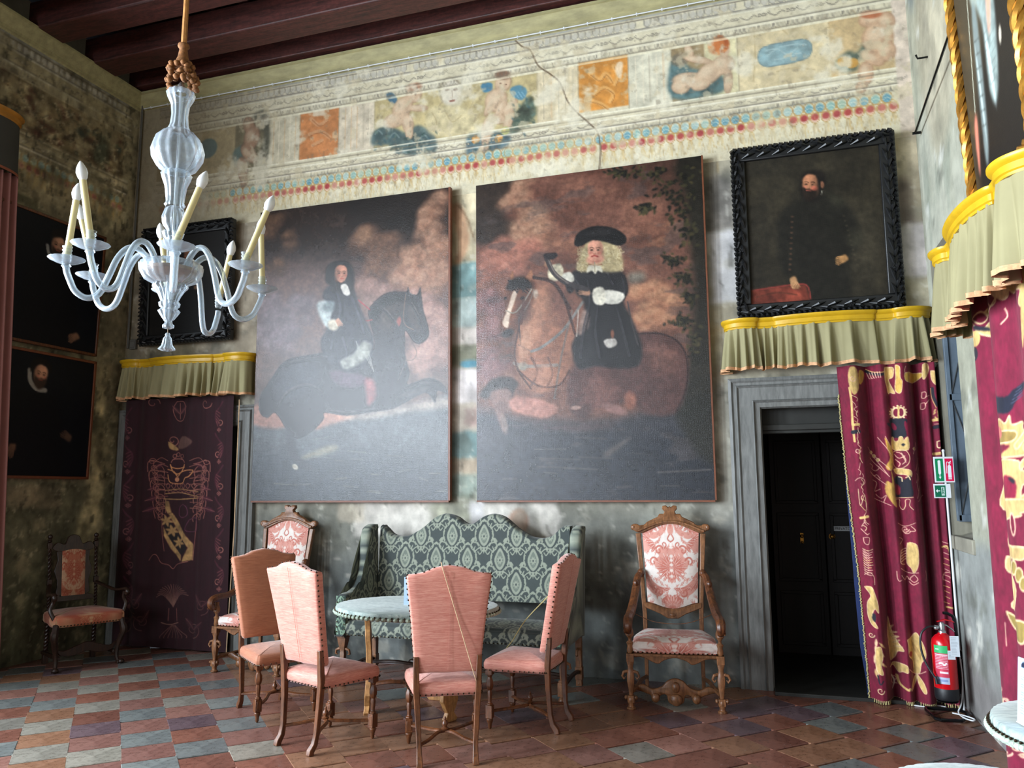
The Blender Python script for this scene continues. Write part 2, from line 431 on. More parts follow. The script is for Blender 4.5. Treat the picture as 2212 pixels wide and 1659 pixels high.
def shells(R, X0, X1, rs, miss=lambda x: 0):
    x = X0; k = 0
    while x < X1:
        al = rs.uniform(.78, 1)*(1-miss(x)); top = rs.choice([(96, 150, 160), (120, 166, 160), (148, 172, 150), (82, 138, 156), (150, 180, 178)]); red = rs.choice([(168, 72, 66), (178, 98, 86), (190, 128, 112), (160, 60, 60)])
        gold = (196, 160, 84)
        if al > .25:
            R.ell((x, 4.872), .046, .056, (168, 128, 66), 0, .06, al*.9); R.ell((x, 4.872), .037, .047, (206, 206, 182), 0, .08, al)
            R.ell((x, 4.866), .034, .037, top, 0, .2, al)
            for j in range(3): R.line([(x-.03, 4.893-j*.018), (x, 4.883-j*.018), (x+.03, 4.893-j*.018)], .005, (222, 222, 200), al*.8)
            c = x+.044; R.ell((c, 4.778), .042, .05, (168, 128, 66), 0, .06, al*.85); R.ell((c, 4.778), .034, .042, (222, 190, 166), 0, .1, al); R.ell((c, 4.786), .031, .031, red, 0, .25, al)
            R.line([(c, 4.85), (c-.026, 4.82), (c-.036, 4.79)], .006, gold, al); R.line([(c, 4.85), (c+.026, 4.82), (c+.036, 4.79)], .006, gold, al)
            for j in range(-3, 4): R.line([(c+j*.004, 4.735), (c+j*.013+rs.uniform(-.006, .006), 4.735-rs.uniform(.08, .15))], .0035, rs.choice([(190, 152, 84), (150, 120, 76), (206, 178, 120)]), al*.75, False)
        x += .088; k += 1
    R.poly([(X0, 4.93), (X1, 4.93), (X1, 4.915), (X0, 4.915)], (92, 98, 96), 1, .5, False)
FL = (198, 170, 140); FD = (146, 114, 90); FH = (220, 200, 170)
def body(R, segs, dark=FD, col=FL):
    """a painted figure: limbs (ellipse, ellipse ...) given as (x,y,rx,ry,rot)"""
    for x, y, rx, ry, rot in segs: R.ell((x+2, y+2), rx*1.08, ry*1.08, dark, rot, .12, .75)
    for x, y, rx, ry, rot in segs: R.ell((x, y), rx, ry, col, rot, .18, .95, .12, int(x))
    for x, y, rx, ry, rot in segs: R.ell((x-rx*.2, y-ry*.15), rx*.5, ry*.5, FH, rot, .6, .6)

def paint_band():
    T0 = lambda P: np.atleast_2d(np.array(P, float))*[1, -1]+[0, 6.12]
    R = Ras(8.11, 1.62, 165, CREAM, T0); rs = rnd(5)
    R.wear(.5, 60, 3, (196, 186, 158), .45, .2); R.wear(.5, 30, 4, (232, 224, 198), .55, .15)
    def crop(x0, y0, k):
        def T(P): return T0(_ap(_HB, np.atleast_2d(np.array(P, float))*k+[x0, y0]))
        return T
    c2, c3, c1 = crop(700, 0, 740/2192), crop(1400, 0, 812/2212), crop(0, 0, 740/2192)
    # panels (metric)
    P = lambda x0, x1, c, al=.9, z0=5.12, z1=5.65, tex=.2: R.poly([(x0, z0), (x1, z0), (x1, z1), (x0, z1)], c, 1, al, False, None, tex, int(x0*9))
    P(.3, 1.79, (168, 150, 112)); P(1.35, 1.79, (98, 92, 72), .8); P(1.79, 2.18, (200, 190, 164)); P(2.18, 2.66, (186, 116, 66)); P(2.66, 3.08, (206, 192, 168))
    P(3.08, 4.85, (184, 166, 118)); P(4.85, 5.26, (208, 192, 158)); P(5.26, 5.74, (200, 136, 62), 1, 5.16, 5.67); P(5.74, 6.14, (212, 206, 182))
    P(6.14, 6.44, (150, 128, 92)); P(6.44, 6.72, (208, 198, 156)); P(6.73, 7.52, (206, 188, 148)); P(7.5, 8.0, (196, 168, 122)); P(8.0, 8.11, (214, 196, 178), .9, 4.5, 6.1)
    for x0, x1 in ((1.82, 2.16), (2.7, 3.06), (4.88, 5.24), (5.78, 6.1)):                # fluted pilaster faces
        for j in range(5): R.line([(x0+(x1-x0)*(j+.5)/5, 5.16), (x0+(x1-x0)*(j+.5)/5, 5.62)], .012, rs.choice([(172, 160, 138), (228, 216, 188), (206, 170, 128)]), .6, False)
    for x in (1.79, 2.18, 2.66, 3.08, 4.85, 5.26, 5.74, 6.14, 6.73): R.line([(x, 5.12), (x, 5.65)], .01, (150, 136, 108), .6, False)
    # faint figures in the two orange fields
    R.T = c2
    for pts in ([(1700, 470), (1760, 510), (1800, 470), (1840, 520)], [(1730, 600), (1790, 560), (1850, 600), (1830, 650)], [(1690, 640), (1760, 660), (1810, 690)], [(1850, 420), (1880, 480), (1860, 540)]):
        R.line(pts, 24, (226, 178, 112), .6); R.line([(x+8, y+10) for x, y in pts], 5, (150, 92, 40), .7)
    R.poly([(1870, 410), (1910, 400), (1900, 500), (1868, 470)], (232, 214, 186), 2, .8)
    R.T = c1
    for pts in ([(1990, 760), (2040, 800), (2090, 770)], [(1980, 860), (2050, 840), (2110, 880)], [(2000, 930), (2060, 900)]): R.line(pts, 22, (202, 158, 118), .6); R.line([(x+8, y+8) for x, y in pts], 5, (140, 80, 44), .6)
    # oval and seated child at the far left, shade painted into their colours
    R.ell((1330, 950), 62, 58, (76, 104, 112), 0, .1, .9); R.poly([(1500, 960), (1580, 920), (1590, 980), (1530, 1060), (1490, 1030)], (82, 108, 108), 3, .9)
    body(R, [(1590, 800, 36, 50, -20), (1610, 880, 50, 70, 10), (1590, 980, 70, 36, 50), (1550, 1080, 34, 70, -10), (1560, 1160, 22, 46, 0)], (92, 72, 60), (158, 122, 98))
    R.poly([(1620, 740), (1720, 720), (1715, 1020), (1660, 1000), (1690, 860)], (72, 74, 64), 4, .8)
    # the middle group: two winged children and a mask between them
    R.T = c2
    R.poly([(920, 860), (1000, 840), (1180, 860), (1170, 930), (1020, 990), (920, 1000)], (70, 98, 108), 3, .9, tex=.4)
    R.poly([(1240, 700), (1320, 610), (1360, 720), (1300, 800), (1200, 860), (1180, 780)], (74, 88, 76), 3, .9, tex=.6)
    R.poly([(310, 860), (400, 800), (520, 850), (600, 800), (700, 860), (720, 960), (640, 1000), (480, 980), (420, 930), (310, 930)], (84, 100, 98), 3, .95, tex=.5)
    for x, y, r in ((450, 880, 50), (350, 860, 40), (640, 900, 60), (560, 930, 45)): R.ell((x, y), r, r*.9, (70, 88, 88), 0, .4, .7); R.line([(x-r*.6, y), (x, y-r*.6), (x+r*.6, y)], 8, (126, 142, 138), .7)
    R.poly([(400, 600), (440, 595), (470, 640), (450, 665), (410, 640)], (74, 106, 124), 2); R.poly([(1005, 540), (1070, 530), (1075, 580), (1020, 590)], (78, 124, 146), 2); R.poly([(1190, 570), (1250, 545), (1300, 580), (1270, 640), (1210, 620)], (92, 136, 152), 2)
    for j in range(4): R.line([(1200+j*22, 590), (1220+j*24, 625)], 5, (150, 190, 204), .7)
    body(R, [(575, 600, 48, 52, 0), (500, 690, 56, 72, 35), (600, 690, 60, 20, 10), (450, 770, 70, 42, 0), (535, 790, 34, 60, -10), (545, 850, 24, 40, 0)])
    body(R, [(1145, 530, 48, 54, 10), (1100, 640, 66, 70, 0), (1190, 690, 60, 30, -50), (1130, 700, 24, 64, 30), (1110, 760, 50, 30, 20), (1040, 840, 34, 90, 8), (1020, 950, 34, 22, -20), (1180, 770, 26, 70, 20), (1060, 680, 22, 60, 30)])
    R.ell((1145, 480), 52, 30, (132, 100, 78), 15, .3); R.ell((575, 555), 50, 24, (168, 112, 80), 0, .3)
    for x, y in ((1130, 535), (1165, 540), (560, 600), (585, 604)): R.ell((x, y), 6, 4, (110, 76, 60), 0, .3)
    R.poly([(740, 560), (800, 490), (880, 520), (900, 600), (870, 680), (790, 680), (745, 630)], (196, 186, 158), 4); R.ell((815, 590), 62, 76, (216, 206, 184), 5, .2)
    for x, y in ((788, 575), (842, 572)): R.ell((x, y), 15, 8, (150, 134, 116), 0, .4)
    R.line([(818, 580), (822, 620), (808, 626)], 6, (168, 150, 130), .8); R.ell((820, 645), 20, 7, (150, 108, 92), 0, .3); R.line([(752, 640), (740, 560), (800, 495), (880, 540)], 12, (160, 148, 120), .7)
    R.poly([(670, 700), (780, 680), (880, 680), (980, 740), (980, 860), (680, 860)], (206, 192, 152), 5, .8, tex=.25)
    for pts in ([(690, 720), (720, 780), (700, 840)], [(900, 560), (960, 620), (930, 700)], [(780, 720), (820, 780), (880, 740)], [(990, 620), (1000, 720), (960, 780)]): R.line(pts, 7, (170, 152, 112), .7)
    for x, y, c in ((970, 893, (204, 134, 60)), (1118, 888, (206, 150, 84)), (1160, 836, (178, 178, 120))): R.ell((x, y), 27, 27, c, 0, .12); R.ell((x-7, y-7), 10, 10, (232, 196, 130), 0, .6, .7)
    for k in range(60):
        x, y = rs.choice([(rs.uniform(1200, 1350), rs.uniform(640, 860)), (rs.uniform(330, 720), rs.uniform(830, 980)), (rs.uniform(930, 1180), rs.uniform(860, 980))])
        R.leaf((x, y), 34, 13, rs.uniform(0, 360), rs.choice([(54, 76, 70), (96, 116, 104), (66, 92, 98)]), .8)
    # right: child with red hair, the blue oval, the last child
    R.T = c3
    R.poly([(135, 360), (200, 330), (250, 400), (420, 430), (440, 540), (140, 580)], (72, 98, 100), 3, .9, tex=.5)
    R.ell((190, 350), 48, 40, (120, 104, 84), 0, .3, .8)
    body(R, [(440, 380, 60, 56, 0), (360, 430, 90, 56, -35), (470, 480, 24, 70, 5), (290, 350, 80, 20, 20), (240, 300, 20, 40, -20), (240, 470, 90, 44, 10), (310, 500, 50, 30, -10), (190, 510, 50, 40, 20)])
    R.ell((415, 270), 58, 56, (198, 118, 66), 0, .15); R.ell((450, 300), 30, 32, FL, 0, .2)
    for k in range(14): R.ell((415+50*math.cos(k), 262+46*math.sin(k)), 14, 12, rs.choice([(170, 92, 50), (216, 146, 90)]), 0, .4, .8)
    R.ell((355, 225), 30, 34, (212, 206, 180), 0, .2, .8)
    R.poly([(650, 310), (700, 270), (900, 232), (960, 260), (955, 320), (900, 355), (720, 392), (655, 370)], (122, 154, 162), 2, .85, tex=.25)
    for pts in ([(700, 330), (760, 290), (820, 320), (880, 280)], [(740, 350), (800, 340), (900, 310)], [(690, 300), (850, 262), (930, 262)]): R.line(pts, 8, (172, 192, 190), .7)
    R.line([(650, 310), (700, 270), (900, 232), (960, 260), (955, 320), (900, 355), (720, 392), (655, 370), (650, 310)], 6, (80, 110, 122), .6)
    for pts in ([(690, 190), (760, 160), (820, 200)], [(1040, 170), (1100, 150), (1160, 190)], [(760, 420), (860, 400), (980, 410)], [(620, 160), (630, 300), (620, 480)], [(1180, 110), (1200, 60), (1230, 100), (1200, 150)]): R.line(pts, 9, (176, 156, 116), .6)
    R.poly([(1110, 350), (1180, 300), (1230, 310), (1280, 240), (1330, 250), (1310, 330), (1240, 360), (1230, 410), (1150, 425), (1105, 390)], (84, 100, 88), 3, .9, tex=.4)
    body(R, [(1330, 110, 80, 50, 0), (1350, 220, 80, 90, 5), (1400, 130, 46, 60, 0), (1320, 340, 70, 36, 40), (1400, 300, 50, 60, 0), (1280, 430, 40, 70, 5), (1255, 510, 30, 40, 20)], (150, 112, 86), (198, 164, 132))
    R.ell((1310, 85), 60, 26, (178, 110, 76), 10, .3)
    for x, y in ((1150, 362), (1200, 372)): R.ell((x, y), 36, 32, (190, 144, 72), 0, .15)
    R.T = T0
    band(R, .3, 8.0, 0, rs)
    shells(R, 1.35, 4.55, rs, lambda x: .5 if 3.6 < x < 3.8 else 0); shells(R, 4.55, 5.4, rs, lambda x: .3); shells(R, 5.45, 7.96, rs, lambda x: .45 if 6.85 < x < 7.1 else 0)
    shells(R, .35, 1.3, rs, lambda x: .55)
    # crack
    cr = [(4.61, 6.05), (4.70, 5.95), (4.78, 5.9), (4.86, 5.72), (4.97, 5.62), (5.08, 5.5), (5.15, 5.3), (5.25, 5.16), (5.36, 5.04), (5.44, 4.93), (5.46, 4.75), (5.44, 4.55)]
    R.line(cr, .014, (92, 74, 56), .9); R.line([(x+.01, z+.008) for x, z in cr], .008, (226, 210, 176), .5)
    R.wear(.75, 40, 11, (222, 214, 190), .62, .1); R.wear(.6, 18, 12, (200, 186, 154), .64, .06); R.wear(.35, 9, 13, (120, 108, 90), .7, .05)
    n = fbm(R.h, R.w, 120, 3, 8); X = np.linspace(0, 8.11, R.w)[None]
    d = np.clip((2.2-X)/1.8, 0, 1)*.62*np.ones((R.h, 1))                            # corner shade painted into the colour, deeper to the left
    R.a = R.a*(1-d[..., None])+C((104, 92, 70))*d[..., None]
    return R
def grid_wall(name, R, x0, x1, z0, z1, st, fn, mat, kind=None, parent=None, keep=None, zoff=None, xs=None, zs=None):
    xs = np.linspace(x0, x1, int(round((x1-x0)/st))+1) if xs is None else xs; zs = np.linspace(z1, z0, int(round((z1-z0)/st))+1) if zs is None else zs
    X, Z = np.meshgrid(xs, zs); P = fn(X, Z); rgb = R.at(X-R.ox, R.oz-Z)
    o = gridmesh(name, P, rgb, mat, parent, keep)
    if kind: o['kind'] = kind
    return o
def snap(a, b, st, *ks):
    v = np.linspace(a, b, int(round(abs(b-a)/st))+1)
    for k in ks: v[np.abs(v-k).argmin()] = k
    return v
# ---- back wall
DX0, DX1, DZ = 6.78, 7.86, 2.29                                     # doorway of the door marked private
R = Ras(8.11, 4.55, 70, (176, 168, 146), lambda P: np.atleast_2d(np.array(P, float))*[1, -1]+[0, 4.55]); R.ox = 0; R.oz = 4.55
def rect(x0, x1, z0, z1, c, al=1, soft=2, tex=.2, j=.012):
    rs = rnd(int(x0*100+z0*10)); P = []
    for (ax, az), (bx, bz) in (((x0, z0), (x1, z0)), ((x1, z0), (x1, z1)), ((x1, z1), (x0, z1)), ((x0, z1), (x0, z0))):
        for k in range(6): P.append((ax+(bx-ax)*k/6+rs.uniform(-j, j), az+(bz-az)*k/6+rs.uniform(-j, j)))
    R.poly(P, c, soft, al, False, None, tex, int(x0*7))
R.wear(.55, 40, 21, (144, 138, 120), .48, .2)
rect(0, 8.11, 0, 1.5, (112, 114, 108), .85, 14, .3); rect(0, 8.11, 0, .9, (92, 98, 98), .7, 18, .3)
rect(0, 1.75, 0, 4.55, (120, 110, 88), .75, 8, .4); rect(.95, 1.8, 3.0, 4.5, (168, 156, 138), .8, 8, .2); rect(.12, .3, 3.1, 4.2, (150, 134, 112), .8, 4)
rect(1.5, 1.8, 1.5, 3, (128, 126, 116), .8, 6)
rect(2.1, 6.3, 4.35, 4.55, (206, 198, 164), .9, 4)
R.line([(1.62, .2), (1.62, 2.45)], .03, (188, 190, 186), .7, False)
# the painted strip between the two great canvases
rect(3.9, 4.3, 3.75, 4.55, (204, 190, 158)); R.poly([(3.95, 4.35), (4.02, 4.42), (4.1, 4.3), (4.14, 4.0), (4.05, 3.8), (3.97, 3.75), (4.03, 4.0)], (186, 142, 110), 2, .8); R.line([(4.02, 4.4), (4.12, 4.25), (4.2, 4.0)], .015, (110, 84, 60), .8)
rect(3.9, 4.3, 3.45, 3.8, (118, 150, 150), .9); rect(3.9, 4.3, 3.15, 3.45, (170, 184, 180), .9); rect(3.9, 4.3, 2.98, 3.16, (208, 198, 188), 1); rect(3.9, 4.3, 2.78, 2.98, (142, 142, 122), 1)
R.ell((4.15, 2.8), .1, .04, (110, 160, 176), 0, .2); rect(3.9, 4.3, 2.42, 2.76, (216, 208, 204), 1); rect(4.1, 4.3, 2.2, 2.38, (110, 74, 70), .8, 2, .8, .03); rect(3.9, 4.3, 2.15, 2.42, (206, 192, 182), .6)
rect(3.9, 4.3, 1.9, 2.15, (124, 150, 150), .9); rect(3.9, 4.3, 1.75, 1.9, (176, 160, 140), .9); rect(3.9, 4.3, 1.5, 1.75, (140, 152, 142), .9)
# under the canvases
rect(2.95, 5.0, 1.16, 1.52, (206, 200, 190), .9, 2, .2, .03); rect(2.75, 3.05, 1.3, 1.5, (168, 158, 140), .7); rect(3.75, 4.25, 1.3, 1.52, (128, 130, 106), .6, 3, .6, .04); rect(4.15, 4.3, 1.1, 1.5, (196, 192, 190), .9)
R.ell((4.62, 1.3), .1, .14, (178, 140, 118), 15, .12, .8); R.ell((4.62, 1.3), .07, .11, (200, 176, 156), 15, .15, .8); rect(3.0, 5.2, .9, 1.16, (150, 146, 138), .5, 6, .4)
for k in range(26):
    rs_ = rnd(k); R.ell((rs_.uniform(2.2, 6.4), rs_.uniform(.1, 1.1)), rs_.uniform(.01, .05), rs_.uniform(.01, .03), (176, 172, 160), 0, .4, .6)
# right part
rect(6.36, 6.64, 3.85, 4.35, (128, 124, 118), .9, 3, .5, .03); rect(6.40, 6.66, 3.2, 3.86, (212, 210, 208), 1, 1.5, .06, .02); rect(6.36, 6.6, 2.5, 3.2, (182, 172, 148), .9)
rect(7.85, 8.11, 3.9, 4.55, (206, 192, 164), .9); rect(7.9, 8.04, 3.55, 4.15, (122, 108, 100), .9, 3, .5, .03); rect(7.93, 8.11, 3.3, 3.75, (214, 206, 202), 1, 2, .1, .02); rect(7.85, 8.11, 2.6, 3.3, (166, 158, 136), .9)
rect(6.3, 6.56, 0, 2.5, (150, 148, 138), .7, 4); rect(6.3, 6.56, 0, 1.3, (96, 102, 102), .6, 6)
for x in (4.5, 4.9, 5.6, 6.0, 3.2, 2.5, 6.5, 7.95): R.line([(x, 4.55), (x+.01, 4.40)], .005, (190, 156, 96), .6, False)
R.wear(.4, 14, 22, (190, 184, 166), .64, .08); R.wear(.4, 22, 23, (90, 90, 80), .66, .1); R.wear(.45, 4, 27, (222, 218, 204), .7, .04); R.wear(.4, 5, 28, (70, 68, 60), .7, .04, (1, 2)); R.brush(.22, 5, (1, 1.6))
hole = lambda c: ~((c[:, 0] > DX0) & (c[:, 0] < DX1) & (c[:, 2] < DZ))
wall_back = grid_wall('wall_back', R, 0, 8.11, 0, 4.5, .021, lambda X, Z: np.stack([X, 0*X, Z], -1), M['plaster'], 'structure', None, hole, xs=snap(0, 8.11, .021, DX0, DX1), zs=snap(4.5, 0, .021, DZ))
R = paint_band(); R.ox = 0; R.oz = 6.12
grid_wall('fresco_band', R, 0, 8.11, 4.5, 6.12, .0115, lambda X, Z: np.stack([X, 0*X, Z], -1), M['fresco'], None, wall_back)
# ---- left wall: painted stretch beside the corner, plain piers and reveals round the windows beyond
_HL = [0.005646833872796075, 0.00035525205789466353, -1.7968006230763127, -0.0010360892331905099, -0.004362109767943422, 6.300776674332037, -0.000625535834273042, 3.004223967452377e-05]
TL = lambda P: np.atleast_2d(np.array(P, float))*[1, -1]+[2.15, 6.12]
R = Ras(2.15, 6.12, 90, (132, 122, 96), TL); rs = rnd(9)
R.wear(.8, 50, 31, (92, 88, 66), .45, .15); R.wear(.7, 24, 32, (168, 156, 122), .6, .1)
R.poly([(-2.15, 4.5), (0, 4.5), (0, 6.12), (-2.15, 6.12)], (170, 158, 124), 2, .9, False, None, .25, 4)
band(R, -2.15, -.12, 0, rs)
R.poly([(-2.15, 5.12), (-.2, 5.12), (-.2, 5.65), (-2.15, 5.65)], (128, 112, 82), 1, .95, False, None, .35, 8)
for k in range(120):
    x, z = rs.uniform(-2.1, -.3), rs.uniform(5.15, 5.6); c = rs.choice([(176, 158, 118), (186, 168, 132), (84, 58, 46), (70, 80, 70), (96, 60, 50), (196, 180, 142), (60, 50, 40)])
    R.poly([(x+rs.uniform(-.09, .09), z+rs.uniform(-.07, .07)) for _ in range(5)], c, 1.5, .85)
for k in range(90):
    x, z = rs.uniform(-2.1, -.3), rs.uniform(5.15, 5.6); R.line([(x, z), (x+rs.uniform(-.08, .08), z+rs.uniform(-.08, .04)), (x+rs.uniform(-.1, .1), z-rs.uniform(.02, .1))], .009, rs.choice([(58, 42, 34), (52, 56, 50), (206, 192, 156)]), .8)
R.poly([(-.62, 5.2), (-.5, 5.58), (-.4, 5.5), (-.45, 5.2)], (92, 98, 78), 3, .8)
shells(R, -2.1, -.2, rs, lambda x: .35)
R.wear(.7, 26, 33, (150, 138, 106), .56, .1); R.wear(.5, 10, 34, (84, 76, 58), .6, .08)
R.poly([(-2.15, 0), (0, 0), (0, 1.7), (-2.15, 1.7)], (92, 92, 72), 8, .7, False, None, .4, 3); R.poly([(-1.3, 1.45), (-.7, 1.45), (-.7, 1.68), (-1.3, 1.68)], (150, 136, 108), 2, .9, False, None, .3, 2)
R.poly([(-.55, .95), (-.3, .9), (-.18, 1.3), (-.2, 2.4), (-.36, 2.7), (-.4, 1.6)], (176, 162, 122), 5, .8, tex=.8)
R.wear(.6, 16, 35, (172, 160, 126), .6, .1); R.wear(.45, 20, 36, (66, 66, 50), .58, .15); R.wear(.6, 4, 37, (186, 176, 144), .68, .04); R.wear(.5, 5, 38, (44, 42, 32), .66, .05, (1, 2)); R.brush(.3, 6, (1, 1.5))
R.ox = -2.15; R.oz = 6.12
wall_left = grid_wall('wall_left', R, -2.15, 0, 0, 6.12, .018, lambda X, Z: np.stack([0*X, X, Z], -1)[:, ::-1], M['fresco'], 'structure')
# fix colours order of the mirrored grid
_z = np.linspace(6.12, 0, 341)
me = wall_left.data; co = np.empty(len(me.vertices)*3, np.float32); me.vertices.foreach_get('co', co); co = co.reshape(-1, 3)
a = np.ones((len(co), 4), np.float32); a[:, :3] = lin(R.at(co[:, 1]+2.15, 6.12-co[:, 2])); me.color_attributes['Col'].data.foreach_set('color', a.ravel())
mb = MB(); ys = [-2.3]+[y for w_ in WINS for y in w_[::-1]]+[ROOM_B]
for i in range(2, len(ys)-1, 2): mb.box((-.2, (ys[i]+ys[i+1])/2, 6.5/2), (.4, abs(ys[i+1]-ys[i]), 6.5))
mb.box((-.215, -1.15, 3.25), (.39, 2.3, 6.5))
for a_, b_ in WINS: mb.box((-.2, (a_+b_)/2, WZ0/2), (.4, b_-a_, WZ0)); mb.box((-.2, (a_+b_)/2, (WZ1+6.5)/2), (.4, b_-a_, 6.5-WZ1))
mb.build('window_reveals', M['hidden_plaster'], wall_left, smooth=False)
for i, (a_, b_) in enumerate(WINS):
    mb = MB(); c = (a_+b_)/2
    for y in (a_+.03, c, b_-.03): mb.box((-.29, y, (WZ0+WZ1)/2), (.05, .06, WZ1-WZ0))
    for z in np.linspace(WZ0+.03, WZ1-.03, 5): mb.box((-.29, c, z), (.04, b_-a_, .045))
    prop(mb.build('window_%d' % (i+1), M['dark_oak'], None, smooth=False), kind='structure')
# ---- right wall with a small splayed window beside the corner
NY0, NY1, NZ0, NZ1 = -.78, -.16, 1.23, 3.42
R = Ras(5, 6.2, 60, (178, 178, 158), lambda P: np.atleast_2d(np.array(P, float))*[1, -1]+[5, 6.2]); R.ox = -5; R.oz = 6.2
R.wear(.8, 40, 41, (196, 196, 178), .5, .15); R.wear(.6, 22, 42, (150, 156, 140), .58, .1, (.5, 2))
R.poly([(-5, 0), (0, 0), (0, 1.24), (-5, 1.24)], (150, 154, 150), 4, .9, False, None, .2, 6); R.poly([(-5, 0), (0, 0), (0, .35), (-5, .35)], (128, 122, 120), 8, .7, False)
R.poly([(-1.3, 4.4), (-.7, 4.0), (-.3, 4.9), (-.5, 6), (-1.2, 6)], (188, 176, 150), 8, .6, tex=.4); R.poly([(-.35, 5.5), (-.1, 5.6), (-.08, 6.1), (-.3, 6.1)], (96, 108, 112), 5, .7, tex=.6)
R.wear(.8, 12, 43, (222, 222, 210), .68, .04); R.wear(.5, 14, 44, (110, 112, 100), .68, .06)
holeR = lambda c: ~((c[:, 1] > NY0) & (c[:, 1] < NY1) & (c[:, 2] > NZ0) & (c[:, 2] < NZ1))
wall_right = grid_wall('wall_right', R, -5, 0, 0, 6.2, .04, lambda X, Z: np.stack([8.11+0*X, X, Z], -1), M['plaster'], 'structure', None, holeR, xs=snap(-5, 0, .04, NY0, NY1), zs=snap(6.2, 0, .04, NZ0, NZ1))
mb = MB(); D = .38
Q = [(8.11, NY0, NZ0), (8.11, NY1, NZ0), (8.11, NY1, NZ1), (8.11, NY0, NZ1), (8.11+D, NY0+.1, NZ0+.12), (8.11+D, NY1+.02, NZ0+.12), (8.11+D, NY1+.02, NZ1-.2), (8.11+D, NY0+.1, NZ1-.2)]
mb.add(Q, [(0, 1, 5, 4), (1, 2, 6, 5), (2, 3, 7, 6), (3, 0, 4, 7)]); mb.build('window_reveal', M['dark_plaster'], wall_right, smooth=False)
sh = simple('blue_grey_shutter', (98, 112, 124), .5, nz=8, var=.2)
mb = MB(); yc, zc = (NY0+NY1)/2+.06, (NZ0+NZ1)/2-.04; hw, hh = .28, .98
mb.box((8.46, yc, zc), (.02, hw*2, hh*2)); win = prop(mb.build('window_5', sh, None, smooth=False), kind='structure')
mb = MB()
for s_ in (-1, 1): mb.box((8.43, yc+s_*(hw-.03), zc), (.05, .06, hh*2)); mb.box((8.43, yc, zc+s_*(hh-.03)), (.05, hw*2, .06))
mb.box((8.43, yc, zc), (.05, .05, hh*2)); mb.build('window_frame', sh, win, smooth=False, bevel=.006)
mb = MB()
for y_ in (-.13, .13):
    for a_, b_ in ((.9, .05), (-.05, -.9)):
        for s_ in (-1, 1): mb.tube([(8.442, yc+y_-.1*s_, zc+a_), (8.442, yc+y_+.1*s_, zc+b_)], .006, 4)
mb.build('lattice', M['steel'], win)
mb = MB(); mb.box((8.28, -.205, zc), (.28, .022, hh*2-.1)); shl = mb.build('open_shutter', sh, win, smooth=False)
mb = MB()
for x_ in (8.155, 8.405): mb.box((x_, -.222, zc), (.03, .02, hh*2-.1))
for z_ in (zc-hh+.07, zc, zc+hh-.07): mb.box((8.28, -.222, z_), (.26, .02, .05))
mb.build('shutter_rails', sh, shl, smooth=False, bevel=.003)
mb = MB()
for z0_, z1_ in ((zc-hh+.1, zc-.03), (zc+.03, zc+hh-.1)): mb.tube([(8.17, -.222, z0_), (8.39, -.222, z1_)], .004, 4); mb.tube([(8.39, -.222, z0_), (8.17, -.222, z1_)], .004, 4)
mb.build('shutter_lattice', M['steel'], shl)
mb = MB(); mb.box((8.115, (NY0+NY1)/2-.0, NZ0-.03), (.05, .72, .1)); mb.build('window_sill', M['dark_plaster'], win, bevel=.008)
mb = MB(); mb.box((8.36, -9, 3.25), (.5, 8, 6.5)); mb.build('plain_wall', M['hidden_plaster'], wall_right, smooth=False)
# ---- wall behind the camera, floor, ceiling
mb = MB(); y_ = ROOM_B-.2
for a_, b_, c_, d_ in ((-.2, .4, 0, 6.5), (2.1, 2.75, 0, 6.5), (4.45, 8.3, 0, 6.5), (.4, 2.1, 0, 1.2), (.4, 2.1, 3.8, 6.5), (2.75, 4.45, 0, 1.2), (2.75, 4.45, 3.8, 6.5)): mb.box(((a_+b_)/2, y_, (c_+d_)/2), (b_-a_, .4, d_-c_))
prop(mb.build('wall_front', M['hidden_plaster'], None, smooth=False), kind='structure')
floor = prop(MB().box((4.05, ROOM_B/2+.8, -.06), (9.2, 13+2.8, .1)).build('floor', M['grout'], None, smooth=False), kind='structure')
mb = MB(); mb.box((4.05, -6.5, 6.62), (9, 13.4, .06)); ceiling = prop(mb.build('ceiling', M['board'], None, smooth=False), kind='structure')
bm0 = MB().box((0, 0, 0), (8.6, .30, .30)).build('beam', M['beam'], ceiling, smooth=False, bevel=.015)
for i, y in enumerate((-.64, -1.32, -2.05, -2.8, -3.55, -4.3, -5.1, -5.9, -6.8, -7.7, -8.6, -9.6, -10.6, -11.6)):
    b = bm0 if i == 0 else bm0.copy()
    if i: COL.objects.link(b); b.parent = ceiling
    b.location = (4.05, y, 6.34)
pl = MB().box((0, 0, 0), (.11, .56, .05)).build('joist', M['beam'], ceiling, smooth=False); pl.location = (.4, -.3, 6.5)
for i in range(1, 60):
    b = pl.copy(); COL.objects.link(b); b.parent = ceiling; b.location = (.4+(i % 20)*.4+.03*math.sin(i*7), (-.3, -.98, -1.68)[i//20], 6.55)
mb = MB(); mb.box((4.05, -.09, 6.42), (8.2, .16, .36)); mb.build('wall_plate', M['beam'], ceiling, smooth=False, bevel=.01)
def cornice(name, n, fn):
    prof = [(0, 6.03), (.012, 6.045), (.03, 6.05), (.035, 6.075), (.05, 6.09), (.06, 6.10), (.075, 6.13), (.095, 6.16), (.1, 6.175), (.115, 6.18), (.115, 6.205), (0, 6.21)]
    mb = MB(); P = [fn(t, d, z) for t in n for d, z in prof]; k = len(prof)
    F = [(i*k+j, (i+1)*k+j, (i+1)*k+j+1, i*k+j+1) for i in range(len(n)-1) for j in range(k-1)]
    mb.add(P, F); return prop(mb.build(name, M['cornice'], None, angle=30, fix=False), kind='structure')
cornice('trim_1', [0, 8.11], lambda t, d, z: (max(t-d, d) if t > 4 else d, -d, z))
cornice('trim_2', [-13, 0], lambda t, d, z: (d, t-(d if t > -1 else 0), z))
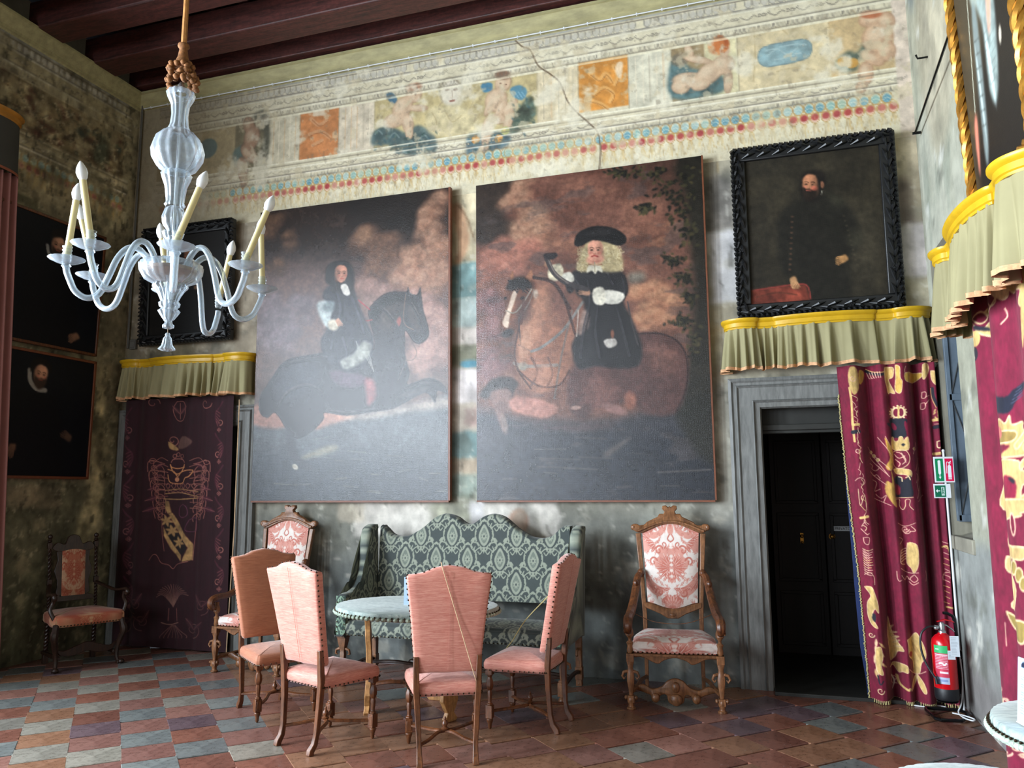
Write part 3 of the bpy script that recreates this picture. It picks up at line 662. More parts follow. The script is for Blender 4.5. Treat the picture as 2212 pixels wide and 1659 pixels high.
cornice('trim_3', [-13, 0], lambda t, d, z: (8.11-d, t-(d if t > -1 else 0), z))
mb = MB(); mb.box((0.02, -.5, 6.16), (.01, .01, .01))
# upper blank wall between cornice and ceiling
mb = MB(); mb.box((4.05, .1, 6.4), (8.2, .2, .55)); mb.box((8.2, -2.5, 6.4), (.18, 5.2, .45)); prop(mb.build('trim_4', M['board'], None, smooth=False), kind='structure')

# ------------------------------------------------------------------ doorway in the back wall
dt = thing('door_1', None, None); dt['kind'] = 'structure'
del_keys = []
mb = MB(); yb = 1.75
Q = lambda a, b, c, d: mb.add([a, b, c, d], [(0, 1, 2, 3)])
Q((DX0, 0, -.1), (DX0, yb, -.1), (DX0, yb, DZ), (DX0, 0, DZ)); Q((DX1, 0, -.1), (DX1, 0, DZ), (DX1, yb, DZ), (DX1, yb, -.1)); Q((DX0, 0, DZ), (DX0, yb, DZ), (DX1, yb, DZ), (DX1, 0, DZ)); Q((DX0, yb, -.1), (DX1, yb, -.1), (DX1, yb, DZ), (DX0, yb, DZ))
mb.build('passage_lining', M['stone_dark'], dt, smooth=False)
mb = MB(); mb.box(((DX0+DX1)/2, .17, 2.19), (DX1-DX0, .06, .2)); mb.box(((DX0+DX1)/2, .14, 2.115), (DX1-DX0, .12, .05)); mb.box(((DX0+DX1)/2, .15, 2.08), (DX1-DX0, .08, .03)); mb.build('transom', M['stone_dark'], dt, smooth=False, bevel=.006)
for j, (a_, b_) in enumerate(((6.83, 7.31), (7.32, 7.84))):
    mb = MB(); c = (a_+b_)/2; wv = b_-a_
    mb.box((c, 1.43, 1.09), (wv, .04, 2.18)); lf = mb.build('door_leaf', M['door_wood'], dt, bevel=.004)
    mb = MB()
    for z0, z1 in ((.12, .6), (.72, 1.35), (1.47, 2.06)):
        for s_ in (-1, 1): mb.box((c+s_*(wv/2-.06), 1.405, (z0+z1)/2), (.03, .025, z1-z0)); mb.box((c, 1.405, z0 if s_ < 0 else z1), (wv-.09, .025, .03))
    mb.build('panel_moulding', M['door_wood'], lf, smooth=False, bevel=.004)
    mb = MB()
    if j: mb.ball((7.375, 1.38, 1.14), .022, 12, 8); mb.lathe([(.01, 0), (.01, .03)], 8, (7.375, 1.38, 1.14), Matrix.Rotation(-PI/2, 3, 'X')); mb.lathe([(.03, 0), (.03, .006)], 12, (7.375, 1.405, 1.14), Matrix.Rotation(-PI/2, 3, 'X'))
    else: mb.box((7.1, 1.405, 1.12), (.03, .01, .1)); mb.ball((7.1, 1.39, 1.14), .018); mb.ball((7.1, 1.39, 1.08), .014)
    mb.build('door_handle', M['gold'], lf)
mb = MB(); mb.box(((DX0+DX1)/2, .62, .012), (DX1-DX0, 1.6, .03)); mb.build('threshold', M['stone_dark'], dt, bevel=.005)
# stone surround
prof = [(0, .0), (.0, .05), (.025, .06), (.04, .045), (.06, .045), (.07, .065), (.085, .05), (.19, .05), (.2, .07), (.215, .05), (.25, .045), (.262, .02), (.262, 0)]
def surround(name, x0, x1, zt, wd, mat):
    """moulded frame round an opening; profile runs from outside (0) to inside (wd)"""
    mb = MB(); k = len(prof); s_ = wd/.262; P = []
    for side in range(4):
        for o, d in prof:
            o = o*s_; P.append([(x0+o, -d, 0), (x0+o, -d, zt-o), (x1-o, -d, zt-o), (x1-o, -d, 0)][side])
    F = [(i*k+j, i*k+j+1, (i+1)*k+j+1, (i+1)*k+j) for i in range(3) for j in range(k-1)]
    mb.add(P, F); return prop(mb.build(name, mat, None, angle=25), kind='structure')
surround('trim_5', 6.52, 8.09, 2.53, .262, M['stone'])
surround('trim_6', .02, 1.80, 2.5, .22, M['stone'])
mb = MB(); mb.box((.94, -.01, 1.14), (1.4, .02, 2.28)); prop(mb.build('door_2', M['stone_dark'], None), kind='structure')
mb = MB(); mb.tube([(.1, -.05, 6.028), (8.0, -.05, 6.028)], .006, 6)
for i in range(34): mb.box((.2+i*.235, -.045, 6.03), (.012, .02, .02))
prop(mb.build('cable', M['white_plastic'], None), 'thin pale cable clipped along the underside of the back cornice', 'cable')
# conduit in the left corner
mb = MB(); mb.tube([(.06, -.03, 3.2), (.06, -.03, 6.1)], .012, 6); prop(mb.build('conduit', M['grey_box'], None), 'thin painted conduit rising in the left corner of the room', 'conduit')

# ------------------------------------------------------------------ floor tiles laid at 45 degrees
tc = {}
def tile_mat(name, a, b):
    t = NT(name); f = t.noise(3.5, 6, .65); g = t.noise(22, 4, .7)
    oi = t.n('ShaderNodeObjectInfo').outputs['Random']
    base = t.mix(t.ramp(f, [(.3, a), (.7, b)]), t.ramp(g, [(.28, (.45, .43, .42, 1)), (.52, (1, 1, 1, 1))]), .8, 'MULTIPLY')
    base = t.mix(base, t.ramp(oi, [(0, (.72, .72, .74, 1)), (1, (1.0, 1.0, .98, 1))]), 1, 'MULTIPLY')
    v = t.n('ShaderNodeTexNoise'); v.inputs['Scale'].default_value = 14; v.inputs['Detail'].default_value = 8; v.inputs['Roughness'].default_value = .8; v.inputs['Distortion'].default_value = 1.5; t.l(t.c, v.inputs[0])
    base = t.mix(base, (.50, .48, .44, 1), t.ramp(v.outputs['Fac'], [(.60, (0, 0, 0, 1)), (.72, (.8, .8, .8, 1))]))
    t.set(Base_Color=base, Roughness=t.ramp(g, [(.3, (.22, .22, .22, 1)), (.7, (.45, .45, .45, 1))])); t.bump(g, .25, .004); return t.m
TM = [tile_mat('red_marble_tile', (106, 66, 54), (142, 94, 78)), tile_mat('pink_marble_tile', (126, 86, 76), (152, 110, 98)), tile_mat('pale_marble_tile', (116, 112, 102), (154, 148, 136)),
      tile_mat('grey_marble_tile', (94, 98, 98), (128, 132, 128)), tile_mat('plum_marble_tile', (84, 66, 72), (116, 96, 100)), tile_mat('ochre_marble_tile', (122, 86, 64), (150, 110, 86))]
proto = []
for mi, m in enumerate(TM):
    for v_ in range(3):
        rs = rnd(mi*10+v_); h = .148; c = .006; P = []; e = [rs.uniform(-.0025, .0025) for _ in range(8)]
        o = [(-h+e[0], -.156+e[1]), (h+e[2], -.156+e[3]), (h+e[4], .156+e[5]), (-h+e[6], .156+e[7])]
        me = bpy.data.meshes.new('tile'); ins = [(x*(1-c/h), y*(1-c/h)) for x, y in o]
        P = [(x, y, -.03) for x, y in o]+[(x, y, -.004) for x, y in o]+[(x, y, 0) for x, y in ins]
        F = [(8, 9, 10, 11)]+[(i, (i+1) % 4, 4+(i+1) % 4, 4+i) for i in range(4)]+[(4+i, 4+(i+1) % 4, 8+(i+1) % 4, 8+i) for i in range(4)]
        me.from_pydata(P, [], F); me.materials.append(m); proto.append(me)
r2 = math.sqrt(2); rs = rnd(77); cand = []
inv = cam.matrix_world.inverted()
for k in range(-12, 26):
    off = rs.uniform(0, .315) if k != 0 else .133; u = .25+.3*k
    if k == -1: off = .06
    for j in range(-2, 60):
        v = off+.315*j+.157; x, y = (u+v)/r2, (u-v)/r2
        if not (-.1 < x < 8.2 and -8 < y < 1.6): continue
        if y > .12 and not (DX0-.05 < x < DX1): continue
        cs = inv @ Vector((x, y, 0)); vis = cs.z < -.5 and abs(cs.x/cs.z) < .72 and abs(cs.y/cs.z) < .55
        left = k < 3
        if left: t_ = rs.choice([0, 1, 0, 1, 5, 1] if (j+k) % 2 == 0 else [3, 2, 3, 2, 3, 2, 4])
        else: t_ = rs.choice([0, 5, 2, 1, 0, 5, 4, 3, 0, 5, 1])
        if x > 6.6 and t_ in (1, 2): t_ = rs.choice([0, 0, 3])
        cand.append((vis, (Vector((x, y, 0))-CAM).length, x, y, t_, rs.randrange(3), rs.uniform(-.0015, .0015)))
cand.sort(key=lambda c: (not c[0], c[1])); rest = MB(); n_t = 0
for vis, d, x, y, t_, v_, dz in cand:
    if vis and n_t < 300 and y < .05:
        o = bpy.data.objects.new('tile', proto[t_*3+v_]); COL.objects.link(o); o.parent = floor; o.location = (x, y, dz); o.rotation_euler = (0, 0, -PI/4); n_t += 1
    else: rest.box((x, y, -.012), (.294, .309, .02), rz=-PI/4)
ro = rest.build('outer_tiles', TM[5], floor, smooth=False, kind='stuff')
ro.data.materials.append(TM[0]); ro.data.materials.append(TM[3])
mi = np.repeat(np.array([rnd(i).randrange(3) for i in range(len(rest.f)//6)]), 6); ro.data.polygons.foreach_set('material_index', mi.astype(np.int32))
# ------------------------------------------------------------------ paintings
def canvas_mat(name, rough, bump, spec):
    return vcol(name, rough, 90, bump, .004, .12, 20, spec, weave=True)
M['canvas'] = canvas_mat('varnished_canvas', .25, .34, .5)
M['canvas_dark'] = canvas_mat('dark_canvas', .5, .3, .2)
M['linen_edge'] = simple('canvas_edge', (92, 52, 38), .6, nz=30)
def canvas(root, R, w, h, st, mat, thick=.035):
    """painted surface facing -Y, origin at its lower left, plus the stretcher behind it"""
    nu, nv = int(w/st)+1, int(h/st)+1; X, Z = np.meshgrid(np.linspace(0, w, nu), np.linspace(h, 0, nv))
    gridmesh('canvas', np.stack([X, 0*X-thick, Z], -1), R.at(X/w*R.W, (h-Z)/h*R.H), mat, root)
    mb = MB(); mb.box((w/2, -thick/2+.001, h/2), (w, thick-.004, h)); mb.build('stretcher', M['linen_edge'], root, smooth=False)
def face(R, c, s, ang=0, beard=None, skin=(206, 150, 122), turn=0, dark=(60, 38, 30)):
    """small painted face: c centre, s half height, turn -1..1"""
    f = lambda x, y: (c[0]+(x*math.cos(ang)-y*math.sin(ang))*s, c[1]+(x*math.sin(ang)+y*math.cos(ang))*s)
    sh = tuple(int(v*.68) for v in skin); hi = tuple(min(255, int(v*1.14)) for v in skin)
    R.poly([f(-.66, -.5), f(-.4, -.92), (f(0, -1.02)), f(.45, -.9), f(.68, -.4), f(.66, .2), f(.42, .75), f(0, 1.02), f(-.42, .78), f(-.66, .2)], skin, 1)
    R.ell(f(.5*(1 if turn <= 0 else -1), .1), .3*s, .8*s, sh, 0, .6, .7)
    R.ell(f(-.2*(1 if turn <= 0 else -1), -.5), .42*s, .3*s, hi, 0, .6, .7)
    for x in (-.3, .3):
        x += turn*.12
        R.ell(f(x, -.08), .17*s, .09*s, sh, 0, .4, .9); R.ell(f(x, -.07), .1*s, .05*s, (36, 26, 22), 0, .3); R.line([f(x-.18, -.25), f(x, -.32), f(x+.18, -.24)], .06*s, dark, .9)
    x = turn*.2; R.line([f(x-.05, -.2), f(x+.02, .25), f(x+.1, .3)], .07*s, sh, .8); R.line([f(x-.02, -.15), f(x-.02, .22)], .07*s, hi, .8); R.ell(f(x, .3), .15*s, .07*s, sh, 0, .4, .6)
    R.line([f(x-.2, .52), f(x, .48), f(x+.2, .53)], .08*s, (150, 62, 56)); R.ell(f(x, .6), .14*s, .05*s, (176, 90, 80), 0, .4, .8)
    for sx in (-.38, .42): R.ell(f(sx+x, .2), .17*s, .14*s, (200, 110, 92), 0, .6, .5)
    if beard:
        R.poly([f(-.66, .2), f(-.3, .38), f(0, .34), f(.35, .38), f(.68, .15), f(.66, .9), f(.2, 1.4), f(-.1, 1.45), f(-.5, 1.1)], beard, 2); R.line([f(x-.22, .5), f(x+.2, .5)], .09*s, (146, 76, 64))
def hand(R, c, s, ang, col=(200, 150, 112)):
    a = math.radians(ang); f = lambda x, y: (c[0]+(x*math.cos(a)-y*math.sin(a))*s, c[1]+(x*math.sin(a)+y*math.cos(a))*s); sh = tuple(int(v*.6) for v in col)
    R.poly([f(-.6, -.4), f(0, -.5), f(.5, -.35), f(.6, .1), f(.4, .45), f(-.5, .4)], col, 1, tex=.15)
    for k in range(4): R.line([f(.35, -.3+k*.22), f(.9-.1*abs(k-1), -.34+k*.24), f(1.25-.16*abs(k-1), -.3+k*.26)], .17*s, col, .95); R.line([f(.4, -.18+k*.22), f(1.1, -.2+k*.24)], .035*s, sh, .8)
    R.line([f(0, .4), f(.5, .62), f(.8, .6)], .17*s, col)
def hang(name, label, loc, w, h, tilt, R, st, mat, group=None, rz=0, cat='painting'):
    t = thing(name, label, cat, loc, rz, group); t.rotation_euler = (tilt, 0, rz); canvas(t, R, w, h, st, mat); return t

# ---- left rider: dark horse leaping to the right under brown clouds
W_, H_ = 2.17, 3.04
R = Ras(W_, H_, 190, (78, 58, 50), hom4([(64, 147), (1018, 18), (1018, 1605), (15, 1622)], [(0, 0), (W_, 0), (W_, H_), (0, H_)])); rs = rnd(3)
R.poly([(0, 100), (1100, -30), (1100, 420), (600, 480), (0, 420)], (42, 32, 27), 40, 1, False)
R.poly([(0, 420), (1100, 400), (1100, 900), (0, 950)], (104, 80, 74), 45, .85, False)
R.wear(.5, 60, 51, (96, 70, 58), .5, .2, (1.6, 1)); R.poly([(500, 0), (860, -20), (860, 260), (780, 330), (640, 200), (500, 200)], (30, 26, 23), 22, .9)
def cloud(pts, r, col, hi, seed):
    q = rnd(seed)
    for x, y in pts:
        for _ in range(7):
            a, b, k = q.uniform(-.7, .7), q.uniform(-.7, .7), q.uniform(.4, .8); R.ell((x+a*r, y+b*r), r*k, r*k*.9, col, 0, .55, .5)
            R.ell((x+a*r-r*k*.25, y+b*r-r*k*.3), r*k*.6, r*k*.45, hi, 0, .7, .45)
cloud([(950, 120), (920, 220), (980, 280), (900, 380), (820, 400), (960, 400), (1000, 480), (880, 500), (780, 450)], 75, (148, 106, 84), (186, 146, 120), 1)
cloud([(600, 270), (650, 330), (700, 290), (680, 400)], 80, (92, 66, 52), (126, 92, 72), 2); R.ell((590, 262), 46, 40, (168, 128, 100), 0, .7, .6)
cloud([(140, 180), (110, 230), (200, 290), (140, 420)], 50, (74, 54, 42), (112, 82, 60), 3)
cloud([(880, 620), (940, 720), (820, 700), (960, 820), (640, 560), (900, 900)], 80, (150, 112, 100), (176, 138, 124), 4)
cloud([(130, 640), (90, 720), (220, 720), (160, 800), (280, 640)], 80, (98, 84, 88), (128, 112, 114), 5)
R.poly([(0, 1190), (200, 1240), (360, 1240), (520, 1180), (900, 1110), (1080, 1080), (1080, 1700), (0, 1700)], (72, 76, 78), 10); R.poly([(0, 1400), (300, 1380), (1080, 1420), (1080, 1700), (0, 1700)], (44, 50, 56), 35, .8)
R.poly([(40, 1130), (120, 1150), (200, 1230), (120, 1250), (20, 1220)], (178, 118, 96), 6, .8); R.poly([(380, 1170), (560, 1180), (420, 1225), (340, 1250)], (184, 128, 106), 5, .85)
R.poly([(480, 1185), (700, 1150), (900, 1100), (1020, 1080), (1020, 1130), (800, 1160), (600, 1200)], (168, 150, 134), 8, .7)
R.poly([(260, 1400), (420, 1330), (460, 1350), (360, 1390)], (142, 132, 106), 6, .7)
for k in range(26): x, y = rs.uniform(30, 1000), rs.uniform(1280, 1590); R.line([(x, y), (x+rs.uniform(30, 120), y+rs.uniform(-14, 14))], rs.uniform(3, 9), rs.choice([(36, 40, 44), (96, 100, 92), (120, 116, 100)]), .5)
HB = (34, 31, 32)
R.poly([(60, 1170), (60, 1090), (110, 1010), (180, 910), (270, 880), (400, 860), (520, 870), (640, 840), (620, 700), (612, 640), (660, 585), (720, 550), (800, 548), (812, 522), (822, 552), (856, 560), (874, 524), (880, 570), (890, 640), (918, 745), (905, 790), (868, 812), (836, 796), (800, 745), (795, 800), (800, 880), (820, 960), (810, 1020), (900, 985), (960, 995), (1000, 1030), (1010, 1060), (960, 1050), (950, 1110), (910, 1060), (850, 1080), (740, 1140), (620, 1160), (500, 1180), (390, 1165), (385, 1200), (330, 1260), (250, 1300), (200, 1260), (140, 1170), (100, 1195)], HB, 2, 1)
R.ell((250, 1000), 130, 90, (52, 54, 60), -20, .5, .8); R.ell((720, 660), 70, 90, (58, 44, 36), 20, .6, .6); R.ell((850, 690), 30, 70, (52, 40, 34), -25, .5, .7); R.ell((850, 1050), 90, 20, (58, 54, 52), -15, .5, .7)
R.poly([(660, 585), (720, 552), (800, 555), (780, 590), (700, 620), (640, 690), (620, 660)], (20, 18, 18), 4, .9)
R.poly([(200, 1240), (240, 1300), (260, 1400), (330, 1440), (300, 1460), (220, 1400), (190, 1300)], (44, 44, 48), 5, .9); R.ell((240, 1445), 18, 12, (176, 168, 150), 30, .3)
R.line([(800, 560), (790, 700), (840, 740)], 5, (74, 52, 40)); R.line([(830, 800), (855, 850), (840, 890), (800, 895)], 4, (92, 72, 62)); R.ell((765, 700), 12, 24, (140, 54, 44), 10, .4, .9)
R.line([(560, 590), (620, 640)], 5, (150, 50, 54)); R.line([(560, 610), (590, 690), (630, 690)], 6, (140, 52, 50)); R.line([(800, 900), (760, 1000)], 4, (70, 60, 56))
R.poly([(590, 990), (640, 1000), (650, 1080), (610, 1130), (600, 1060)], (150, 78, 78), 5, .85); R.poly([(420, 950), (560, 960), (600, 1000), (540, 1040), (440, 1010)], (84, 60, 74), 6, .8)
R.poly([(400, 640), (380, 560), (430, 510), (520, 510), (560, 600), (600, 700), (640, 790), (620, 900), (520, 960), (400, 900), (370, 800), (400, 740)], (34, 34, 40), 3)

for pts in ([(450, 540), (470, 640), (440, 740), (420, 840)], [(520, 560), (560, 660), (590, 760)], [(480, 780), (500, 860), (480, 920)], [(560, 800), (560, 880)]): R.line(pts, 12, (60, 60, 68), .7); R.line([(x+12, y) for x, y in pts], 9, (18, 18, 22), .7)
for pts in ([(180, 915), (300, 890), (400, 880)], [(150, 1140), (200, 1060), (300, 1020), (380, 1060)], [(400, 1150), (520, 1160), (640, 1140)], [(640, 600), (700, 640), (760, 720), (790, 820)], [(830, 600), (870, 680), (890, 760)], [(800, 1040), (880, 1010), (960, 1010)]): R.line(pts, 9, (66, 60, 60), .6); R.line([(x, y+12) for x, y in pts], 8, (16, 14, 15), .6)
R.poly([(350, 610), (400, 595), (430, 640), (420, 690), (440, 730), (410, 740), (370, 690)], (168, 176, 174), 3); R.poly([(400, 600), (440, 600), (430, 650), (380, 640)], (110, 122, 124), 3, .9); R.ell((435, 718), 32, 26, (190, 178, 156), 30, .3); hand(R, (460, 700), 24, 50, (178, 130, 106))
R.poly([(470, 900), (540, 860), (580, 800), (630, 820), (590, 900), (500, 945)], (150, 150, 138), 4, .85, tex=.4)
for k in range(12): R.line([(560+k*5, 850), (590+k*8-40, 800+k*14)], 4, (176, 176, 164), .6)
R.poly([(430, 520), (395, 500), (400, 430), (430, 400), (480, 392), (520, 410), (540, 470), (535, 540), (525, 580), (500, 540), (430, 550)], (24, 22, 22), 3)
for k in range(16): R.scroll((rs.uniform(405, 535), rs.uniform(410, 560)), rs.uniform(10, 20), .7, rs.uniform(0, 360), 4, (52, 44, 40), 1, .7)
face(R, (474, 458), 44, 0, None, (192, 132, 108), .5); R.poly([(470, 520), (500, 510), (520, 560), (490, 565)], (206, 200, 190), 2)
R.brush(.3, 53); R.a *= .92
boy = hang('canvas_painting', 'large unframed canvas of a dark-wigged rider on a black horse leaping right', (1.80, -.035, 1.51), W_, H_, math.radians(.6), R, .0068, M['canvas'])
MB().box((W_+.006, -.02, H_/2), (.02, .05, H_)).box((W_/2, -.02, -.008), (W_, .045, .018)).build('edging', M['brown_frame'], boy, smooth=False)

# ---- right rider: stout man in a black hat and blond wig
W_, H_ = 2.13, 3.02
R = Ras(W_, H_, 190, (120, 80, 66), hom4([(38, 160), (1087, 22), (1172, 1632), (48, 1630)], [(0, 0), (W_, 0), (W_, H_), (0, H_)])); rs = rnd(4)
R.wear(.7, 60, 61, (96, 60, 48), .48, .2, (2, 1)); R.wear(.5, 40, 62, (152, 104, 84), .58, .12, (2.5, 1))
R.poly([(30, 100), (250, 100), (200, 200), (170, 300), (230, 330), (220, 400), (30, 420)], (52, 42, 35), 10); R.poly([(700, 60), (1100, 0), (1100, 300), (900, 200)], (66, 46, 38), 30, .7)
def cl2(pts, r, col, hi, sd):
    q = rnd(sd)
    for x, y in pts:
        for _ in range(6):
            a, b, k = q.uniform(-.7, .7), q.uniform(-.6, .6), q.uniform(.4, .8); R.ell((x+a*r, y+b*r), r*k*1.15, r*k*.8, col, 0, .5, .45); R.ell((x+a*r-r*k*.2, y+b*r-r*k*.25), r*k*.6, r*k*.4, hi, 0, .7, .4)
cl2([(220, 220), (260, 170), (300, 260), (340, 300), (280, 340), (330, 390), (260, 400)], 62, (160, 116, 92), (192, 152, 124), 1)
cl2([(120, 470), (180, 440), (260, 430), (90, 540), (220, 520)], 60, (164, 104, 86), (190, 130, 108), 2)
cl2([(820, 640), (900, 660), (840, 740), (800, 800), (900, 780), (960, 700)], 62, (176, 120, 90), (206, 158, 122), 3); cl2([(400, 420), (500, 460), (900, 420), (980, 360)], 50, (140, 94, 74), (160, 112, 88), 4)
R.poly([(750, 570), (820, 560), (830, 600), (760, 615)], (116, 120, 108), 8, .7); cl2([(100, 700), (90, 820), (130, 960), (80, 1040)], 70, (122, 84, 84), (156, 112, 108), 5)
R.poly([(0, 1230), (300, 1250), (700, 1240), (1200, 1160), (1200, 1700), (0, 1700)], (50, 50, 56), 16); R.poly([(0, 1400), (1200, 1350), (1200, 1700), (0, 1700)], (32, 37, 46), 30, .85)
R.wear(.5, 24, 63, (82, 72, 70), .62, .1, (2.5, 1))
# dark tree at the right
TD = (34, 33, 27)
R.poly([(1100, 0), (960, 60), (1010, 200), (1030, 420), (1060, 620), (1040, 900), (1010, 1100), (980, 1240), (1200, 1400), (1200, 0)], TD, 10, .95)
for k in range(520):
    t = rs.random(); c_ = rs.choice([(860, 100, 130, 40), (960, 190, 90, 60), (1000, 280, 60, 60), (1040, 380, 50, 60), (840, 260, 34, 20), (960, 500, 70, 26), (1020, 590, 50, 40), (1050, 680, 34, 30), (1020, 790, 46, 30), (1070, 880, 40, 90), (1040, 150, 60, 120), (720, 100, 50, 16)])
    x, y = rs.gauss(c_[0], c_[2]*.5), rs.gauss(c_[1], c_[3]*.5); R.leaf((x, y), rs.uniform(16, 34), rs.uniform(9, 16), rs.uniform(90, 220), rs.choice([(30, 30, 24), (38, 38, 28), (62, 58, 38), (26, 27, 23), (74, 66, 42)]), .9)
# horse: rump, chest, neck, head, forelegs
HR = (92, 62, 54)
R.poly([(780, 850), (900, 846), (980, 880), (1030, 960), (1030, 1100), (980, 1220), (860, 1230), (760, 1180), (600, 1200), (560, 1260), (480, 1200), (500, 1000)], (84, 56, 52), 6); R.ell((920, 960), 90, 70, (110, 74, 64), 30, .6, .7); R.ell((620, 1120), 90, 80, (122, 82, 74), 0, .5, .8)
R.poly([(300, 585), (370, 590), (440, 650), (480, 740), (520, 860), (500, 960), (440, 1080), (380, 1120), (300, 1110), (240, 1020), (220, 940), (240, 840), (250, 760), (260, 680)], (150, 100, 78), 4); R.ell((290, 830), 50, 110, (196, 138, 108), 15, .6, .8); R.ell((330, 1050), 90, 60, (166, 114, 90), 0, .5, .8); R.ell((430, 700), 50, 120, (104, 68, 58), -20, .6, .7)
R.poly([(60, 1130), (120, 1060), (200, 1050), (240, 1080), (220, 1120), (180, 1200), (150, 1120), (90, 1150)], (44, 36, 34), 4); R.poly([(110, 1120), (200, 1110), (210, 1200), (160, 1240), (180, 1310), (160, 1290), (130, 1200)], (120, 90, 82), 4, .9)
R.poly([(200, 1160), (260, 1140), (420, 1185), (380, 1240), (280, 1230), (210, 1200)], (182, 124, 108), 4, .95); R.ell((690, 1200), 60, 22, (150, 110, 104), 20, .4, .8); R.ell((510, 1195), 24, 10, (168, 132, 120), 0, .4); R.ell((765, 1160), 30, 38, (144, 90, 72), 0, .4, .9)
R.poly([(180, 640), (240, 590), (310, 600), (320, 650), (300, 720), (250, 770), (230, 830), (200, 860), (155, 835), (150, 800), (175, 740)], (98, 56, 38), 3); R.ell((215, 740), 30, 70, (140, 86, 60), 15, .6, .7); R.poly([(215, 650), (232, 660), (200, 760), (190, 820), (165, 800), (185, 740), (200, 690)], (226, 200, 176), 2); R.ell((190, 845), 30, 18, (52, 42, 40), -20, .3)
R.ell((258, 682), 11, 8, (26, 18, 16), 0, .2); R.ell((178, 682), 7, 7, (30, 20, 18), 0, .2); R.ell((270, 740), 40, 50, (74, 48, 40), 10, .6, .7)
R.poly([(200, 580), (212, 555), (218, 600), (204, 612)], (150, 96, 66), 1.5); R.poly([(262, 600), (298, 552), (302, 590), (272, 618)], (160, 104, 74), 1.5)
R.poly([(180, 640), (200, 600), (250, 582), (290, 600), (300, 640), (250, 630), (215, 645)], (30, 24, 22), 3)
for k in range(20): R.line([(rs.uniform(190, 290), 600), (rs.uniform(190, 300), rs.uniform(620, 660))], 5, (24, 20, 20), .8)
R.line([(310, 585), (400, 610), (450, 680), (480, 730)], 14, (60, 40, 36), .9)
R.line([(180, 740), (230, 745), (300, 640)], 6, (150, 140, 124)); R.line([(240, 780), (290, 700), (310, 640)], 5, (118, 108, 100)); R.ell((320, 665), 12, 22, (190, 184, 168), 0, .4); R.line([(240, 780), (250, 900)], 5, (60, 50, 48))
R.line([(540, 700), (450, 830), (350, 910), (300, 930)], 13, (126, 120, 114)); R.line([(220, 985), (280, 1000), (420, 995)], 16, (134, 122, 112), .9); R.line([(490, 740), (440, 960), (410, 1150)], 9, (112, 100, 92), .8); R.line([(240, 900), (290, 925)], 5, (80, 70, 66)); R.ell((260, 1000), 22, 20, (150, 142, 128), 0, .4)
for pts, w, c in (([(310, 588), (390, 600), (445, 665), (478, 760), (505, 850)], 12, (54, 34, 30)), ([(250, 770), (235, 850), (222, 940), (240, 1020), (300, 1105)], 8, (66, 40, 34)), ([(262, 690), (258, 760), (250, 800)], 14, (84, 50, 40)), ([(240, 1020), (330, 1090), (430, 1090), (480, 1020)], 8, (72, 44, 38)), ([(790, 850), (900, 848), (985, 885), (1030, 965), (1030, 1100), (985, 1215)], 8, (46, 30, 30)), ([(300, 960), (330, 1030), (300, 1090)], 10, (96, 62, 50)), ([(380, 960), (400, 1040), (370, 1100)], 10, (96, 62, 50))): R.line(pts, w, c, .8)
R.ell((345, 700), 44, 70, (172, 120, 94), 20, .6, .75); R.ell((268, 900), 26, 80, (214, 158, 126), 8, .6, .8); R.ell((360, 1040), 40, 50, (190, 134, 108), 0, .6, .7); R.ell((900, 930), 70, 30, (126, 86, 76), 20, .6, .7)
# rider
BK = (30, 29, 31)
R.poly([(480, 570), (560, 540), (700, 545), (745, 600), (750, 660), (730, 700), (780, 800), (820, 920), (800, 1000), (700, 1010), (600, 1000), (520, 1010), (490, 900), (540, 800), (545, 700), (510, 660)], BK, 3)
R.poly([(540, 740), (570, 760), (560, 830), (520, 850)], (150, 124, 112), 3, .9); 
for pts in ([(560, 600), (570, 700), (545, 820), (530, 960)], [(610, 720), (600, 830), (620, 960)], [(690, 700), (720, 800), (760, 950)], [(720, 580), (735, 640), (720, 690)], [(500, 590), (540, 640), (580, 660)], [(650, 560), (680, 620)]): R.line(pts, 12, (52, 50, 54), .7, True, (.4, 1.2)); R.line([(x+12, y) for x, y in pts], 10, (16, 15, 17), .7)
R.line([(520, 740), (512, 860)], 5, (196, 184, 170), .8); R.line([(750, 700), (770, 800), (800, 900)], 6, (62, 56, 56)); R.poly([(640, 880), (690, 870), (700, 900), (660, 915)], (206, 198, 188), 2); R.ell((680, 850), 8, 20, (130, 80, 60), 0, .4)
R.poly([(640, 645), (720, 655), (735, 680), (700, 710), (630, 700)], (206, 200, 186), 2, tex=.2); R.poly([(590, 640), (630, 630), (645, 660), (640, 710), (600, 710), (585, 680)], (224, 216, 196), 2, tex=.3); hand(R, (555, 655), 30, 180, (176, 130, 104))
R.poly([(430, 580), (480, 560), (500, 600), (460, 610)], (206, 200, 184), 2); R.poly([(380, 540), (430, 520), (450, 560), (420, 600), (380, 590)], (196, 184, 156), 2, tex=.4); hand(R, (372, 520), 24, -80, (176, 126, 96))
R.line([(365, 485), (400, 560), (460, 610), (520, 630), (560, 640)], 22, (52, 46, 46)); R.line([(372, 490), (410, 565), (470, 612)], 6, (112, 100, 92)); R.poly([(355, 480), (410, 470), (418, 490), (380, 505)], (38, 34, 36), 2); R.poly([(460, 620), (500, 640), (480, 660), (465, 645)], (30, 26, 28), 2)
WIG = (182, 164, 122)
R.poly([(560, 420), (540, 450), (520, 500), (510, 550), (560, 560), (600, 540), (640, 560), (720, 555), (725, 500), (700, 440), (640, 410)], WIG, 4)
